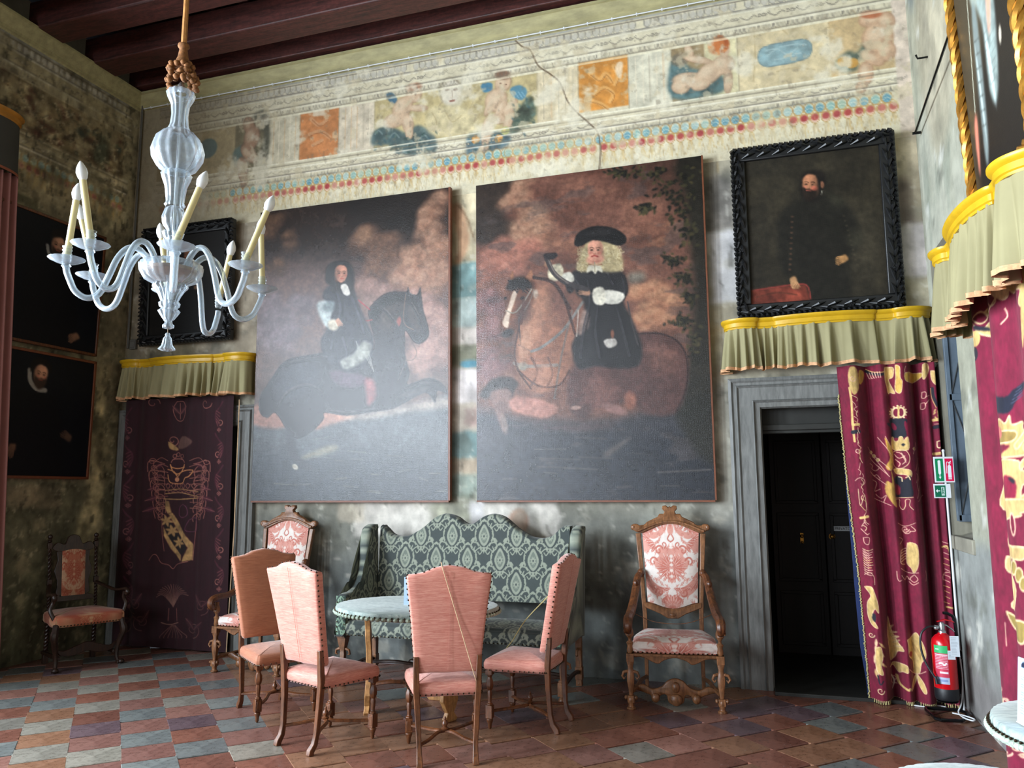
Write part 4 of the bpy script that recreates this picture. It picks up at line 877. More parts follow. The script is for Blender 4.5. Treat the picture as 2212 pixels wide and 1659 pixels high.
for k in range(90): x, y = rs.choice([(rs.uniform(515, 565), rs.uniform(440, 555)), (rs.uniform(630, 725), rs.uniform(430, 560))]); R.scroll((x, y), rs.uniform(8, 18), .7, rs.uniform(0, 360), 3.5, rs.choice([(216, 200, 160), (148, 128, 90), (200, 182, 140)]), 1, .7)
face(R, (596, 462), 50, 0, None, (222, 158, 132), -.2); R.ell((596, 502), 40, 22, (216, 150, 126), 0, .3); R.line([(574, 508), (596, 513), (620, 508)], 4, (176, 112, 92), .5); R.line([(580, 488), (594, 485), (609, 489)], 7, (160, 66, 58)); R.line([(586, 474), (590, 478), (598, 476)], 4, (166, 100, 80), .8); R.line([(566, 524), (596, 531), (628, 524)], 5, (140, 84, 68), .8)
R.poly([(564, 534), (595, 530), (624, 536), (630, 564), (610, 554), (598, 570), (580, 554), (558, 564)], (206, 198, 176), 2); R.line([(594, 515), (596, 560)], 4, (160, 150, 124))
R.poly([(498, 420), (515, 380), (570, 352), (640, 348), (700, 365), (738, 395), (738, 425), (700, 438), (640, 420), (580, 415), (530, 440), (505, 440)], (24, 24, 24), 2); R.ell((620, 375), 60, 16, (46, 44, 44), 0, .6, .8)
for k in range(20): x, y = rs.uniform(60, 1100), rs.uniform(1280, 1600); R.line([(x, y), (x+rs.uniform(40, 200), y+rs.uniform(-10, 10))], rs.uniform(3, 9), rs.choice([(28, 32, 40), (76, 68, 66), (92, 84, 78)]), .45)
R.poly([(640, 1410), (700, 1370), (770, 1330), (760, 1350), (700, 1400), (660, 1430)], (122, 108, 98), 5, .6); R.line([(900, 1500), (1150, 1488)], 9, (104, 96, 92), .6); R.ell((175, 1270), 16, 44, (150, 124, 112), -10, .5, .7); R.poly([(300, 1280), (700, 1270), (560, 1310), (420, 1300)], (96, 70, 68), 8, .6)
R.brush(.28, 64); R.a *= .86
man = hang('canvas_painting', 'large unframed canvas of a stout rider in black hat and blond wig', (4.25, -.035, 1.51), W_, H_, math.radians(.6), R, .0068, M['canvas'])
MB().box((W_+.006, -.02, H_/2), (.014, .05, H_)).box((W_/2, -.02, -.008), (W_, .045, .016)).build('edging', M['brown_frame'], man, smooth=False)

# ---- framed half-length portraits
def carved_frame(root, w, h, fw, mat, th=.06, parts=True):
    """black frame: flat inner band, leafy middle band with fruit, twisted rope on the outer rim"""
    rs = rnd(int(w*100)); mb = MB()
    for (x0, x1, z0, z1) in ((0, w, 0, fw), (0, w, h-fw, h), (0, fw, fw, h-fw), (w-fw, w, fw, h-fw)): mb.box(((x0+x1)/2, -th/2, (z0+z1)/2), (x1-x0, th, z1-z0))
    mb.build('frame', mat, root, bevel=.008)
    mb = MB()
    for (a, b) in (((.012, .012), (w-.012, .012)), ((w-.012, .012), (w-.012, h-.012)), ((w-.012, h-.012), (.012, h-.012)), ((.012, h-.012), (.012, .012))):   # rope rim
        L = math.hypot(b[0]-a[0], b[1]-a[1]); n = int(L/.042); dx, dz = (b[0]-a[0])/L, (b[1]-a[1])/L
        for i in range(n):
            t = (i+.5)/n*L; x, z = a[0]+dx*t, a[1]+dz*t; c, s_ = dx*.6-dz*.45, dz*.6+dx*.45
            mb.tube([(x-c*.03, -th+.004, z-s_*.03), (x, -th-.018, z), (x+c*.03, -th+.004, z+s_*.03)], [.008, .02, .008], 6)
    prop(mb.build('rope_rim', mat, root), kind='stuff')
    mb = MB(); m = fw*.48
    for (a, b) in (((m, m), (w-m, m)), ((w-m, m), (w-m, h-m)), ((w-m, h-m), (m, h-m)), ((m, h-m), (m, m))):
        L = math.hypot(b[0]-a[0], b[1]-a[1]); n = int(L/.062); dx, dz = (b[0]-a[0])/L, (b[1]-a[1])/L
        for i in range(n):
            t = (i+.5)/n*L; x, z = a[0]+dx*t, a[1]+dz*t; sd = 1 if i % 2 else -1; ln = .056; ox, oz = -dz*sd*.026, dx*sd*.026
            mb.tube([(x-dx*ln, -th+.002, z-dz*ln), (x+ox*.6, -th-.02, z+oz*.6), (x+dx*ln+ox*1.4, -th+.002, z+dz*ln+oz*1.4)], [.008, .026, .005], 6, flat=.6)
            if i % 9 == 4:
                for k in range(7): mb.ball((x+.016*math.cos(k*1.05)*(k > 0), -th-.02, z+.016*math.sin(k*1.05)*(k > 0)), .011, 6, 4)
    prop(mb.build('leaf_garland', mat, root), kind='stuff')
# bearded man, right
k_ = dict(w=1.28, h=1.47)
R = Ras(1.06, 1.25, 190, (40, 36, 28), hom4([(140, 265), (1300, 145), (1405, 1425), (200, 1505)], [(0, 0), (1.06, 0), (1.06, 1.25), (0, 1.25)])); rs = rnd(6)
R.wear(.6, 50, 71, (54, 48, 36), .5, .15); R.ell((1180, 980), 150, 300, (62, 56, 44), 0, .8, .7)
R.poly([(560, 620), (700, 580), (860, 560), (980, 590), (1080, 700), (1160, 880), (1150, 1020), (1060, 1100), (1050, 1460), (560, 1460), (600, 1250), (480, 1240), (430, 1000), (440, 740)], (30, 28, 23), 8); R.poly([(830, 520), (940, 560), (1020, 620), (960, 660), (880, 600)], (46, 44, 34), 6, .8)
for k in range(11): R.ell((560-k*2, 740+k*46), 12, 8, (84, 60, 46), 0, .5, .8); R.ell((1010+k*12, 740+k*42), 10, 7, (74, 66, 50), 0, .5, .6)
R.ell((1110, 930), 70, 80, (66, 62, 48), 0, .6, .5)
R.poly([(630, 420), (640, 385), (700, 350), (790, 345), (840, 380), (850, 450), (820, 520), (800, 590), (740, 620), (660, 600), (632, 540)], (26, 22, 19), 4)
face(R, (712, 472), 92, .05, (34, 26, 21), (176, 118, 86), -.35, (30, 22, 18)); R.ell((752, 500), 26, 20, (186, 96, 74), 0, .5, .7); R.ell((820, 470), 14, 32, (150, 100, 74), 0, .3); R.line([(820, 520), (812, 560)], 5, (196, 190, 170), .9)
hand(R, (1010, 1110), 62, 148, (172, 126, 80)); R.poly([(200, 1380), (480, 1340), (680, 1330), (725, 1460), (700, 1480), (200, 1510)], (112, 52, 40), 3, 1, False, None, .35, 5); R.line([(205, 1382), (480, 1342), (682, 1332), (722, 1450)], 9, (142, 56, 50)); R.line([(240, 1440), (420, 1400), (600, 1420)], 14, (80, 44, 32), .7)
hand(R, (575, 1300), 62, 60, (176, 132, 92))
R.brush(.3, 70)
pr = thing('framed_painting', 'portrait of a bearded man in black carved frame above the doorway pelmet', 'painting', (6.63, -.04, 3.04)); pr.rotation_euler = (math.radians(1.5), 0, 0)
cv = bpy.data.objects.new('tmp', None)
def framed(root, R, w, h, fw, mat, st=.0085, parts=True):
    nu, nv = int((w-2*fw)/st)+1, int((h-2*fw)/st)+1; X, Z = np.meshgrid(np.linspace(fw, w-fw, nu), np.linspace(h-fw, fw, nv))
    gridmesh('canvas', np.stack([X, 0*X-.03, Z], -1), R.at((X-fw)/(w-2*fw)*R.W, (h-fw-Z)/(h-2*fw)*R.H), M['canvas_dark'], root)
    carved_frame(root, w, h, fw, mat)
framed(pr, R, 1.29, 1.49, .115, M['black_carved'])
# portrait behind the chandelier
R = Ras(1, 1.13, 110, (24, 22, 20)); rs = rnd(8)
R.wear(.5, 30, 72, (36, 33, 28), .5, .15); R.poly([(.2, 1.13), (.25, .5), (.4, .38), (.6, .38), (.75, .5), (.82, 1.13)], (16, 15, 14), 5); face(R, (.49, .24), .07, 0, (60, 42, 32), (120, 84, 62), -.3); R.ell((.62, .62), .03, .025, (104, 78, 58), 0, .3); R.ell((.3, .9), .03, .03, (96, 70, 52), 0, .3)
pl_ = thing('framed_painting', 'dark portrait in black carved frame behind the chandelier, above the left pelmet', 'painting', (.28, -.04, 3.2)); pl_.rotation_euler = (math.radians(1.5), 0, 0)
framed(pl_, R, 1.2, 1.32, .11, M['black_carved'], .012)
# two dark portraits on the left wall
def left_portrait(z0, h, lab, up):
    R = Ras(1.5, h, 120, (13, 15, 21)); rs = rnd(9+up); R.wear(.5, 30, 73+up, (19, 21, 27), .5, .15)
    if up:
        R.poly([(.62, h), (.6, .6), (.72, .48), (.95, .45), (1.15, .55), (1.2, h)], (14, 14, 18), 4); face(R, (.93, .27), .1, .05, (50, 40, 34), (186, 140, 112), .3); R.line([(.81, .3), (.84, .385), (.93, .42)], .035, (140, 140, 136))
        R.poly([(.85, .2), (.86, .12), (.95, .1), (1.03, .15), (1.04, .25), (.99, .17)], (26, 22, 20), 1.5); hand(R, (.3, h-.22), .09, 10, (140, 100, 78)); hand(R, (1.22, h-.16), .075, 140, (136, 100, 78))
    else:
        R.poly([(.55, h), (.56, .55), (.7, .4), (.95, .42), (1.1, .55), (1.15, h)], (13, 13, 17), 4); R.line([(.735, .2), (.75, .3), (.82, .37), (.92, .375)], .045, (150, 146, 138)); face(R, (.86, .23), .1, .08, (60, 46, 38), (206, 152, 122), .3)
        R.poly([(.75, .22), (.75, .1), (.86, .06), (.96, .11), (.97, .2), (.92, .14), (.82, .13)], (24, 20, 18), 1.5); hand(R, (.62, h-.28), .075, 100, (116, 84, 66)); hand(R, (1.22, h-.42), .075, 200, (90, 68, 56))
    t = thing('wall_portrait', lab, 'painting', (.03, -1.97, z0), PI/2); t.rotation_euler = (0, 0, PI/2)
    t.rotation_euler = (math.radians(1.2 if up else .4), 0, PI/2)
    w = 1.52; nu, nv = 150, int(h/.01)+1; X, Z = np.meshgrid(np.linspace(.02, w-.02, nu), np.linspace(h-.02, .02, nv))
    gridmesh('canvas', np.stack([X, 0*X-.03, Z], -1), R.at(X/w*1.5, (h-Z)), M['canvas_dark'], t)
    mb = MB()
    for c, d in (((w/2, -.02, .012), (w, .045, .028)), ((w/2, -.02, h-.012), (w, .045, .028)), ((.012, -.02, h/2), (.026, .045, h)), ((w-.012, -.02, h/2), (.026, .045, h))): mb.box(c, d)
    mb.build('frame', M['brown_frame'] if up == 0 else M['walnut'], t, bevel=.004); return t
left_portrait(3.04, 1.31, 'dark portrait of a man with pointed beard and ruff, upper one on left wall', 1)
left_portrait(1.74, 1.24, 'dark portrait of a man with white ruff, lower one on left wall', 0)
# gilt-framed full length on the right wall
R = Ras(1.1, 2.2, 150, (96, 96, 78), hom4([(60, -300), (660, -300), (720, 1500), (250, 1500)], [(0, 0), (1.1, 0), (1.1, 2.2), (0, 2.2)])); rs = rnd(12)
R.wear(.6, 40, 75, (120, 120, 100), .5, .15)
R.poly([(60, 600), (700, 500), (900, 1500), (200, 1500)], (48, 40, 30), 20, .85); R.poly([(420, 1000), (800, 800), (900, 1500), (300, 1500)], (22, 20, 19), 16, .9)
R.poly([(120, 60), (220, -100), (240, 200), (200, 420), (150, 500)], (150, 164, 144), 10, .8); R.poly([(200, 0), (300, -100), (300, 500), (250, 420)], (86, 88, 72), 8, .9)
R.poly([(300, 100), (360, 20), (430, 20), (490, 120), (540, 300), (560, 400), (540, 780), (510, 780), (515, 450), (470, 380), (460, 560), (440, 800), (400, 870), (340, 800), (310, 600), (290, 380)], (128, 134, 124), 4, 1, tex=.2)
R.ell((370, 420), 22, 240, (184, 194, 186), 0, .7, .8); R.line([(430, 130), (500, 300), (535, 430), (525, 760)], 16, (176, 182, 166), .7); R.line([(400, 160), (380, 330), (410, 460)], 5, (92, 92, 74), .8); R.line([(300, 420), (318, 620), (300, 1180)], 9, (166, 168, 150), .9)
R.poly([(400, 860), (460, 700), (540, 900), (520, 1180), (480, 1260), (440, 1180), (430, 960)], (120, 132, 128), 4, .95, tex=.3); R.poly([(345, 870), (390, 880), (395, 1300), (355, 1370)], (104, 114, 112), 4, .95)
R.ell((462, 1120), 14, 90, (190, 202, 202), -5, .6, .8); R.ell((365, 1150), 10, 120, (170, 182, 180), 0, .6, .7)
for k in range(7): R.line([(350, 960+k*50), (392, 975+k*50)], 4, (62, 66, 62), .8); R.line([(440, 1000+k*30), (520, 1010+k*30)], 3, (84, 90, 88), .6)
R.poly([(500, 800), (530, 800), (520, 900), (490, 1020), (475, 1010), (480, 900)], (186, 132, 112), 3); R.poly([(285, 1210), (312, 1200), (310, 1300), (296, 1400), (282, 1300)], (178, 106, 88), 3); R.poly([(330, 60), (365, 60), (360, 180), (335, 160)], (206, 212, 196), 3); R.ell((300, 20), 26, 70, (196, 130, 108), 0, .4)
R.ell((560, 1090), 12, 22, (200, 190, 170), 20, .4, .8); face(R, (305, -70), 60, 0, None, (200, 148, 120), -.4)
gp = thing('gilt_framed_painting', 'full-length portrait in twisted gilt frame high on the right wall', 'painting', (7.99, -2.2, 3.08), -PI/2)
gp.rotation_euler = (math.radians(1.6), 0, -PI/2)
R.a = np.clip(R.a*1.25, 0, 1); w, h = .98, 2.35; nu, nv = 90, 210; X, Z = np.meshgrid(np.linspace(.03, w-.03, nu), np.linspace(h-.03, .03, nv))
gridmesh('canvas', np.stack([X, 0*X-.03, Z], -1), R.at(X/w*1.1, (h-Z)/h*2.2), M['canvas_dark'], gp)
mb = MB(); mb.box((w/2, -.005, h/2), (w+.04, .03, h+.04)); mb.build('backing', M['brown_frame'], gp, smooth=False)
mb = MB(); tw = .06
for a, b in (((0, 0), (w, 0)), ((w, 0), (w, h)), ((w, h), (0, h)), ((0, h), (0, 0))):
    L = math.hypot(b[0]-a[0], b[1]-a[1]); n = int(L/.012); P = []; 
    for st in range(3):
        Q_ = []
        for i in range(n+1):
            t = i/n; ph = t*L/.24*2*PI+st*2*PI/3; dx, dz = (b[0]-a[0])/L, (b[1]-a[1])/L; o = .017*math.cos(ph)
            Q_.append((a[0]+dx*L*t-dz*o, -.04-.017*math.sin(ph), a[1]+dz*L*t+dx*o))
        mb.tube(Q_, .019, 6)
mb.build('twisted_frame', M['gold'], gp)
mb = MB(); mb.tube([(8.06, -.24, 4.42), (8.035, -1.6, 4.465)], .009, 6); mb.tube([(8.1, -.24, 4.42), (8.04, -.24, 4.42)], .012, 6)
prop(mb.build('iron_stay', M['black_metal'], None), 'thin black iron rod running up the right wall to the gilt frame', 'rod')
mb = MB(); mb.tube([(8.11, -.64, 4.84), (8.04, -.64, 4.84), (8.03, -.64, 4.87)], .008, 6); prop(mb.build('wall_hook', M['black_metal'], None), 'small bent iron hook in the right wall near the iron rod', 'hook')
# ------------------------------------------------------------------ woven patterns (drawn once, sampled per vertex)
M['damask'] = vcol('damask_cloth', .7, 160, .25, .002, .12, 30, .3, sheen=.2)
M['embroid'] = vcol('embroidered_cloth', .75, 220, .35, .003, .12, 9, .3, sheen=.15)
def _sofa_cell():
    D, L, L2 = (56, 64, 62), (136, 142, 126), (100, 108, 98)
    R = Ras(1, 1, 300, D)
    def motif(cx, cy, k=1, fan=False):
        P = lambda x, y: (cx+x, cy+y)
        for s in (-1, 1):
            R.line([P(0, -.36), P(s*.1, -.3), P(s*.24, -.16), P(s*.27, 0), P(s*.2, .14), P(s*.08, .24), P(0, .3)], .05, L); R.line([P(s*.25, -.2), P(s*.36, -.26), P(s*.44, -.2), P(s*.38, -.13), P(s*.32, -.18)], .026, L)
            R.line([P(s*.2, .14), P(s*.34, .12), P(s*.4, .22), P(s*.32, .28), P(s*.27, .21)], .026, L); R.leaf(P(s*.1, -.34), .2, .07, -90+s*42, L); R.leaf(P(s*.28, .02), .16, .06, 90-s*60, L)
        R.poly([P(0, -.27), P(.12, -.14), P(.17, .0), P(.1, .14), P(0, .2), P(-.1, .14), P(-.17, 0), P(-.12, -.14)], L); R.poly([P(0, -.2), P(.08, -.1), P(.11, 0), P(.06, .1), P(0, .14), P(-.06, .1), P(-.11, 0), P(-.08, -.1)], L2)
        for a in range(0, 360, 45): R.leaf(P(0, -.01), .1, .045, a+22, L)
        R.ell(P(0, -.01), .025, .025, D, 0, .2)
        for a in range(-60, 61, 30): R.leaf(P(0, .22), .14, .045, a+90, L)
        for i in range(14):
            a = i/14*2*PI; R.ell(P(.245*math.cos(a)*(1-.1*math.sin(a)), -.02+.29*math.sin(a)), .016, .018, D, 0, .2)
    for cx, cy in ((0, 0), (1, 0), (0, 1), (1, 1), (.5, .5)): motif(cx, cy)
    return R
CELL = _sofa_cell()
def damask(u, v): return CELL.at((u/.30) % 1*.996, (v/.40) % 1*.996)
def _red_motif():
    """one mirrored flower and scroll composition on cream, 1 x 1.25"""
    B, R1, R2, Wt = (224, 214, 206), (190, 112, 98), (208, 148, 134), (228, 214, 204)
    R = Ras(1, 1.25, 300, B)
    for s in (-1, 1):
        X = lambda x: .5+s*x
        for p in ([(0, .4), (.12, .36), (.24, .42), (.2, .5), (.3, .56), (.26, .66), (.16, .74), (.06, .82), (0, .86)],): R.poly([(X(x), y) for x, y in p]+[(X(-.01), .86), (X(-.01), .4)], R2, 1.5)
        for k in range(9):
            a = -80+k*20; R.leaf((X(.02), .66), .26-.012*abs(k-4), .05, a if s > 0 else 180-a, R1, 1, 0, Wt)
        R.scroll((X(.2), .42), .075, 1.1, 200 if s > 0 else -20, .028, R1, s); R.scroll((X(.3), .58), .07, 1.1, 200 if s > 0 else -20, .028, R1, s); R.scroll((X(.12), .34), .05, 1, 90, .022, R1, s)
        R.poly([(X(.48), .72), (X(.4), .74), (X(.32), .84), (X(.24), .9), (X(.14), .96), (X(.2), 1.06), (X(.32), 1.02), (X(.42), .94), (X(.5), .9)], R2, 1.5)
        for k in range(8): R.leaf((X(.46-.045*k), .84+.02*k), .13, .045, (100+k*14) if s > 0 else 80-k*14, R1, .95, 0, Wt)
        R.scroll((X(.2), 1.0), .07, 1.1, 0, .028, R1, -s); R.poly([(X(0), 1.06), (X(.08), 1.04), (X(.18), 1.12), (X(.1), 1.2), (X(0), 1.22)], R1, 1.2)
        for k in range(5): R.leaf((X(.02), 1.2), .15, .04, (-90+k*24) if s > 0 else (-90-k*24), R2, 1, 0, Wt)
        R.poly([(X(.5), .22), (X(.42), .26), (X(.34), .36), (X(.38), .44), (X(.46), .42), (X(.5), .5)], R2, 1.5)
        for k in range(6): R.leaf((X(.48-.03*k), .2+.05*k), .13, .05, (150+k*16) if s > 0 else 30-k*16, R1, .95, 0, Wt)
        R.poly([(X(.04), .02), (X(.14), .06), (X(.2), .14), (X(.3), .16), (X(.4), .06), (X(.46), .08), (X(.42), .2), (X(.3), .26), (X(.18), .22), (X(.1), .16)], R2, 1.5)
        for k in range(6): R.leaf((X(.1+.06*k), .12+.014*k), .11, .04, (-60+k*10) if s > 0 else 240-k*10, R1, .95, 0, Wt)
        R.scroll((X(.34), .1), .06, 1, 90, .02, R1, s); R.ell((X(0), .12), .05, .08, R2, 0, .2); R.line([(X(.0), .3), (X(.05), .26), (X(.02), .2)], .02, R1)
        R.poly([(X(.5), .56), (X(.44), .58), (X(.42), .64), (X(.47), .68), (X(.5), .66)], R1, 1.2)
    for y in (.5, .56, .62, .7, .78): R.ell((.5, y), .03, .022, Wt, 0, .3, .9)
    rs = rnd(5)
    for k in range(70):                                              # small sprigs filling the ground, mirrored
        x, y, a = rs.uniform(.01, .49), rs.uniform(.02, 1.23), rs.uniform(0, 360)
        for s in (-1, 1):
            A = a if s > 0 else 180-a; R.scroll((.5+s*x, y), .03, .9, A, .009, R1, s, .85); R.leaf((.5+s*x, y), .07, .022, A+40*s, R2, .8, 0, R1)
    for k in range(60):
        x, y = rs.uniform(.02, .48), rs.uniform(.02, 1.23)
        for s in (-1, 1): R.line([(.5+s*x, y), (.5+s*(x+rs.uniform(-.03, .03)), y+.03)], .007, Wt, .8)
    return R
MOT = _red_motif()
def reddamask(u, v): return MOT.at(np.clip(u, 0, 1), np.clip(v, 0, 1.25))
def pinkweave(name, base, hi, dk):
    t = NT(name); f = t.noise(9, 6, .75, (1, 1, 16), .4); g = t.noise(40, 4, .7, (.5, .5, 8)); h = t.noise(3, 2)
    c = t.mix(t.ramp(f, [(.3, dk), (.5, base), (.72, hi)]), t.ramp(g, [(.3, dk), (.6, hi)]), .38)
    t.set(Base_Color=t.mix(c, t.ramp(h, [(.3, (.82, .82, .82, 1)), (.7, (1, 1, 1, 1))]), 1, 'MULTIPLY'), Roughness=.62); t.b.inputs['Sheen Weight'].default_value = .35; t.bump(g, .25, .003); return t.m
M['pink'] = pinkweave('salmon_weave', (200, 118, 100), (228, 172, 152), (166, 78, 66))
M['orange'] = pinkweave('shaded_salmon_weave', (170, 98, 62), (190, 124, 88), (136, 72, 44))  # salmon weave again, with the turned-away side's shade in its colour

# ------------------------------------------------------------------ salmon side chairs
def turned_leg(mb, x, y, h):
    """front leg: tapered foot, square block, reeded vase, neck, top block"""
    mb.lathe([(.006, 0), (.012, .01), (.014, .035), (.022, .055), (.023, .065), (.017, .072)], 10, (x, y, 0))
    mb.box((x, y, .115), (.046, .046, .085)); mb.box((x, y-.0235, .115), (.03, .004, .06)); mb.box((x, y+.0235, .115), (.03, .004, .06))
    mb.lathe([(.022, .157), (.024, .165), (.013, .175), (.015, .2), (.019, .235), (.014, .255), (.02, .26), (.027, .285), (.025, .315), (.014, .34), (.02, .348), (.02, .356)], 12, (x, y, 0), ribs=6, depth=.12)
    mb.box((x, y, (.356+h)/2), (.048, .048, h-.356))
def nails(root, pts, r=.0055, name='nail_trim', nrm=None):
    mb = MB()
    for p in pts: mb.ball(p, r, 6, 4)
    return prop(mb.build(name, M['nail'], root), kind='stuff')
def side_chair(label, loc, rz, cloth):
    t = thing('side_chair', label, 'chair', loc, rz, 'tall-backed side chairs round the table')
    ident = lambda a, b, c: (a, b, c)
    for s in (-1, 1):
        mb = MB(); turned_leg(mb, s*.215, .195, .4); mb.build('front_leg', M['walnut'], t, bevel=.003)
        mb = MB(); P = [(s*.165, -.268, 0), (s*.164, -.262, .025), (s*.166, -.235, .06), (s*.168, -.222, .12), (s*.178, -.212, .3), (s*.186, -.21, .42), (s*.19, -.228, .62)]
        mb.tube(P, [.026, .026, .023, .021, .024, .026, .022], 4, up=(0, 1, 0)); mb.build('rear_leg', M['walnut'], t, bevel=.004)
    # crossed, curved stretcher with a finial
    for s in (-1, 1):
        mb = MB(); mb.tube(crom([(s*.2, .185, .115), (s*.12, .1, .118), (s*.05, .0, .13), (0, -.02, .13), (-s*.05, -.05, .128), (-s*.11, -.15, .118), (-s*.168, -.215, .11)], 3), .014, 6, flat=.8); mb.build('stretcher', M['walnut'], t)
    MB().lathe([(.02, .135), (.026, .145), (.012, .155), (.02, .17), (.018, .18), (.007, .195), (.009, .203), (.002, .215)], 10, (0, -.02, 0)).build('finial', M['walnut'], t)
    # seat
    o = [(-.235, .225), (-.2, .238), (0, .243), (.2, .238), (.235, .225), (.245, .18), (.215, -.12), (.205, -.195), (.16, -.21), (-.16, -.21), (-.205, -.195), (-.215, -.12), (-.245, .18)]
    o = crom(o, 3, True); MB().pillow(o, .375, .462, ident, .03, 0, .035).build('seat', cloth, t, angle=70)
    L = []; n = len(o)
    for i in range(n):
        a, b = o[i], o[(i+1) % n]; k = max(1, int(math.hypot(b[0]-a[0], b[1]-a[1])/.03))
        L += [((a[0]+(b[0]-a[0])*j/k)*1.01, (a[1]+(b[1]-a[1])*j/k)*1.01, .392) for j in range(k)]
    nails(t, L)
    # back panel, raked
    half = [(0, 0), (.1, .004), (.185, 0), (.198, .02), (.205, .1), (.228, .35), (.255, .58), (.25, .6), (.2, .606), (.15, .614), (.09, .64), (0, .655)]
    ob = mir(half); up = lambda a, b, c: (a, -.178-.005-b*.2-c, .515+b*.985)
    MB().pillow(ob, -.03, .034, up, .014, .012, .004).build('backrest', cloth, t, angle=70)
    L = []; n = len(ob)
    for i in range(n):
        a, b = ob[i], ob[(i+1) % n]
        if a[1] < .01 and b[1] < .01: continue
        k = max(1, int(math.hypot(b[0]-a[0], b[1]-a[1])/.032)); L += [up((a[0]+(b[0]-a[0])*j/k)*1.005, (a[1]+(b[1]-a[1])*j/k)+.001, .018) for j in range(k)]
    nails(t, L, .006)
    MB().tube([up(0, .02, .0475), up(.002, .3, .0475), up(0, .62, .0455)], .0014, 4).build('seam', cloth, t)
    return t
side_chair('side chair in shade-darkened salmon upholstery turned right, leftmost of the four around the table', (3.27, -1.69, 0), math.radians(-122), M['orange'])
side_chair('salmon side chair with centre seam, second from left, back towards us', (4.0, -2.17, 0), math.radians(-20), M['pink'])
side_chair('salmon side chair seen squarely from behind with a cord across its back', (4.82, -2.16, 0), math.radians(27), M['pink'])
side_chair('salmon side chair at the right end of the table, turned left', (5.14, -1.44, 0), math.radians(87), M['pink'])

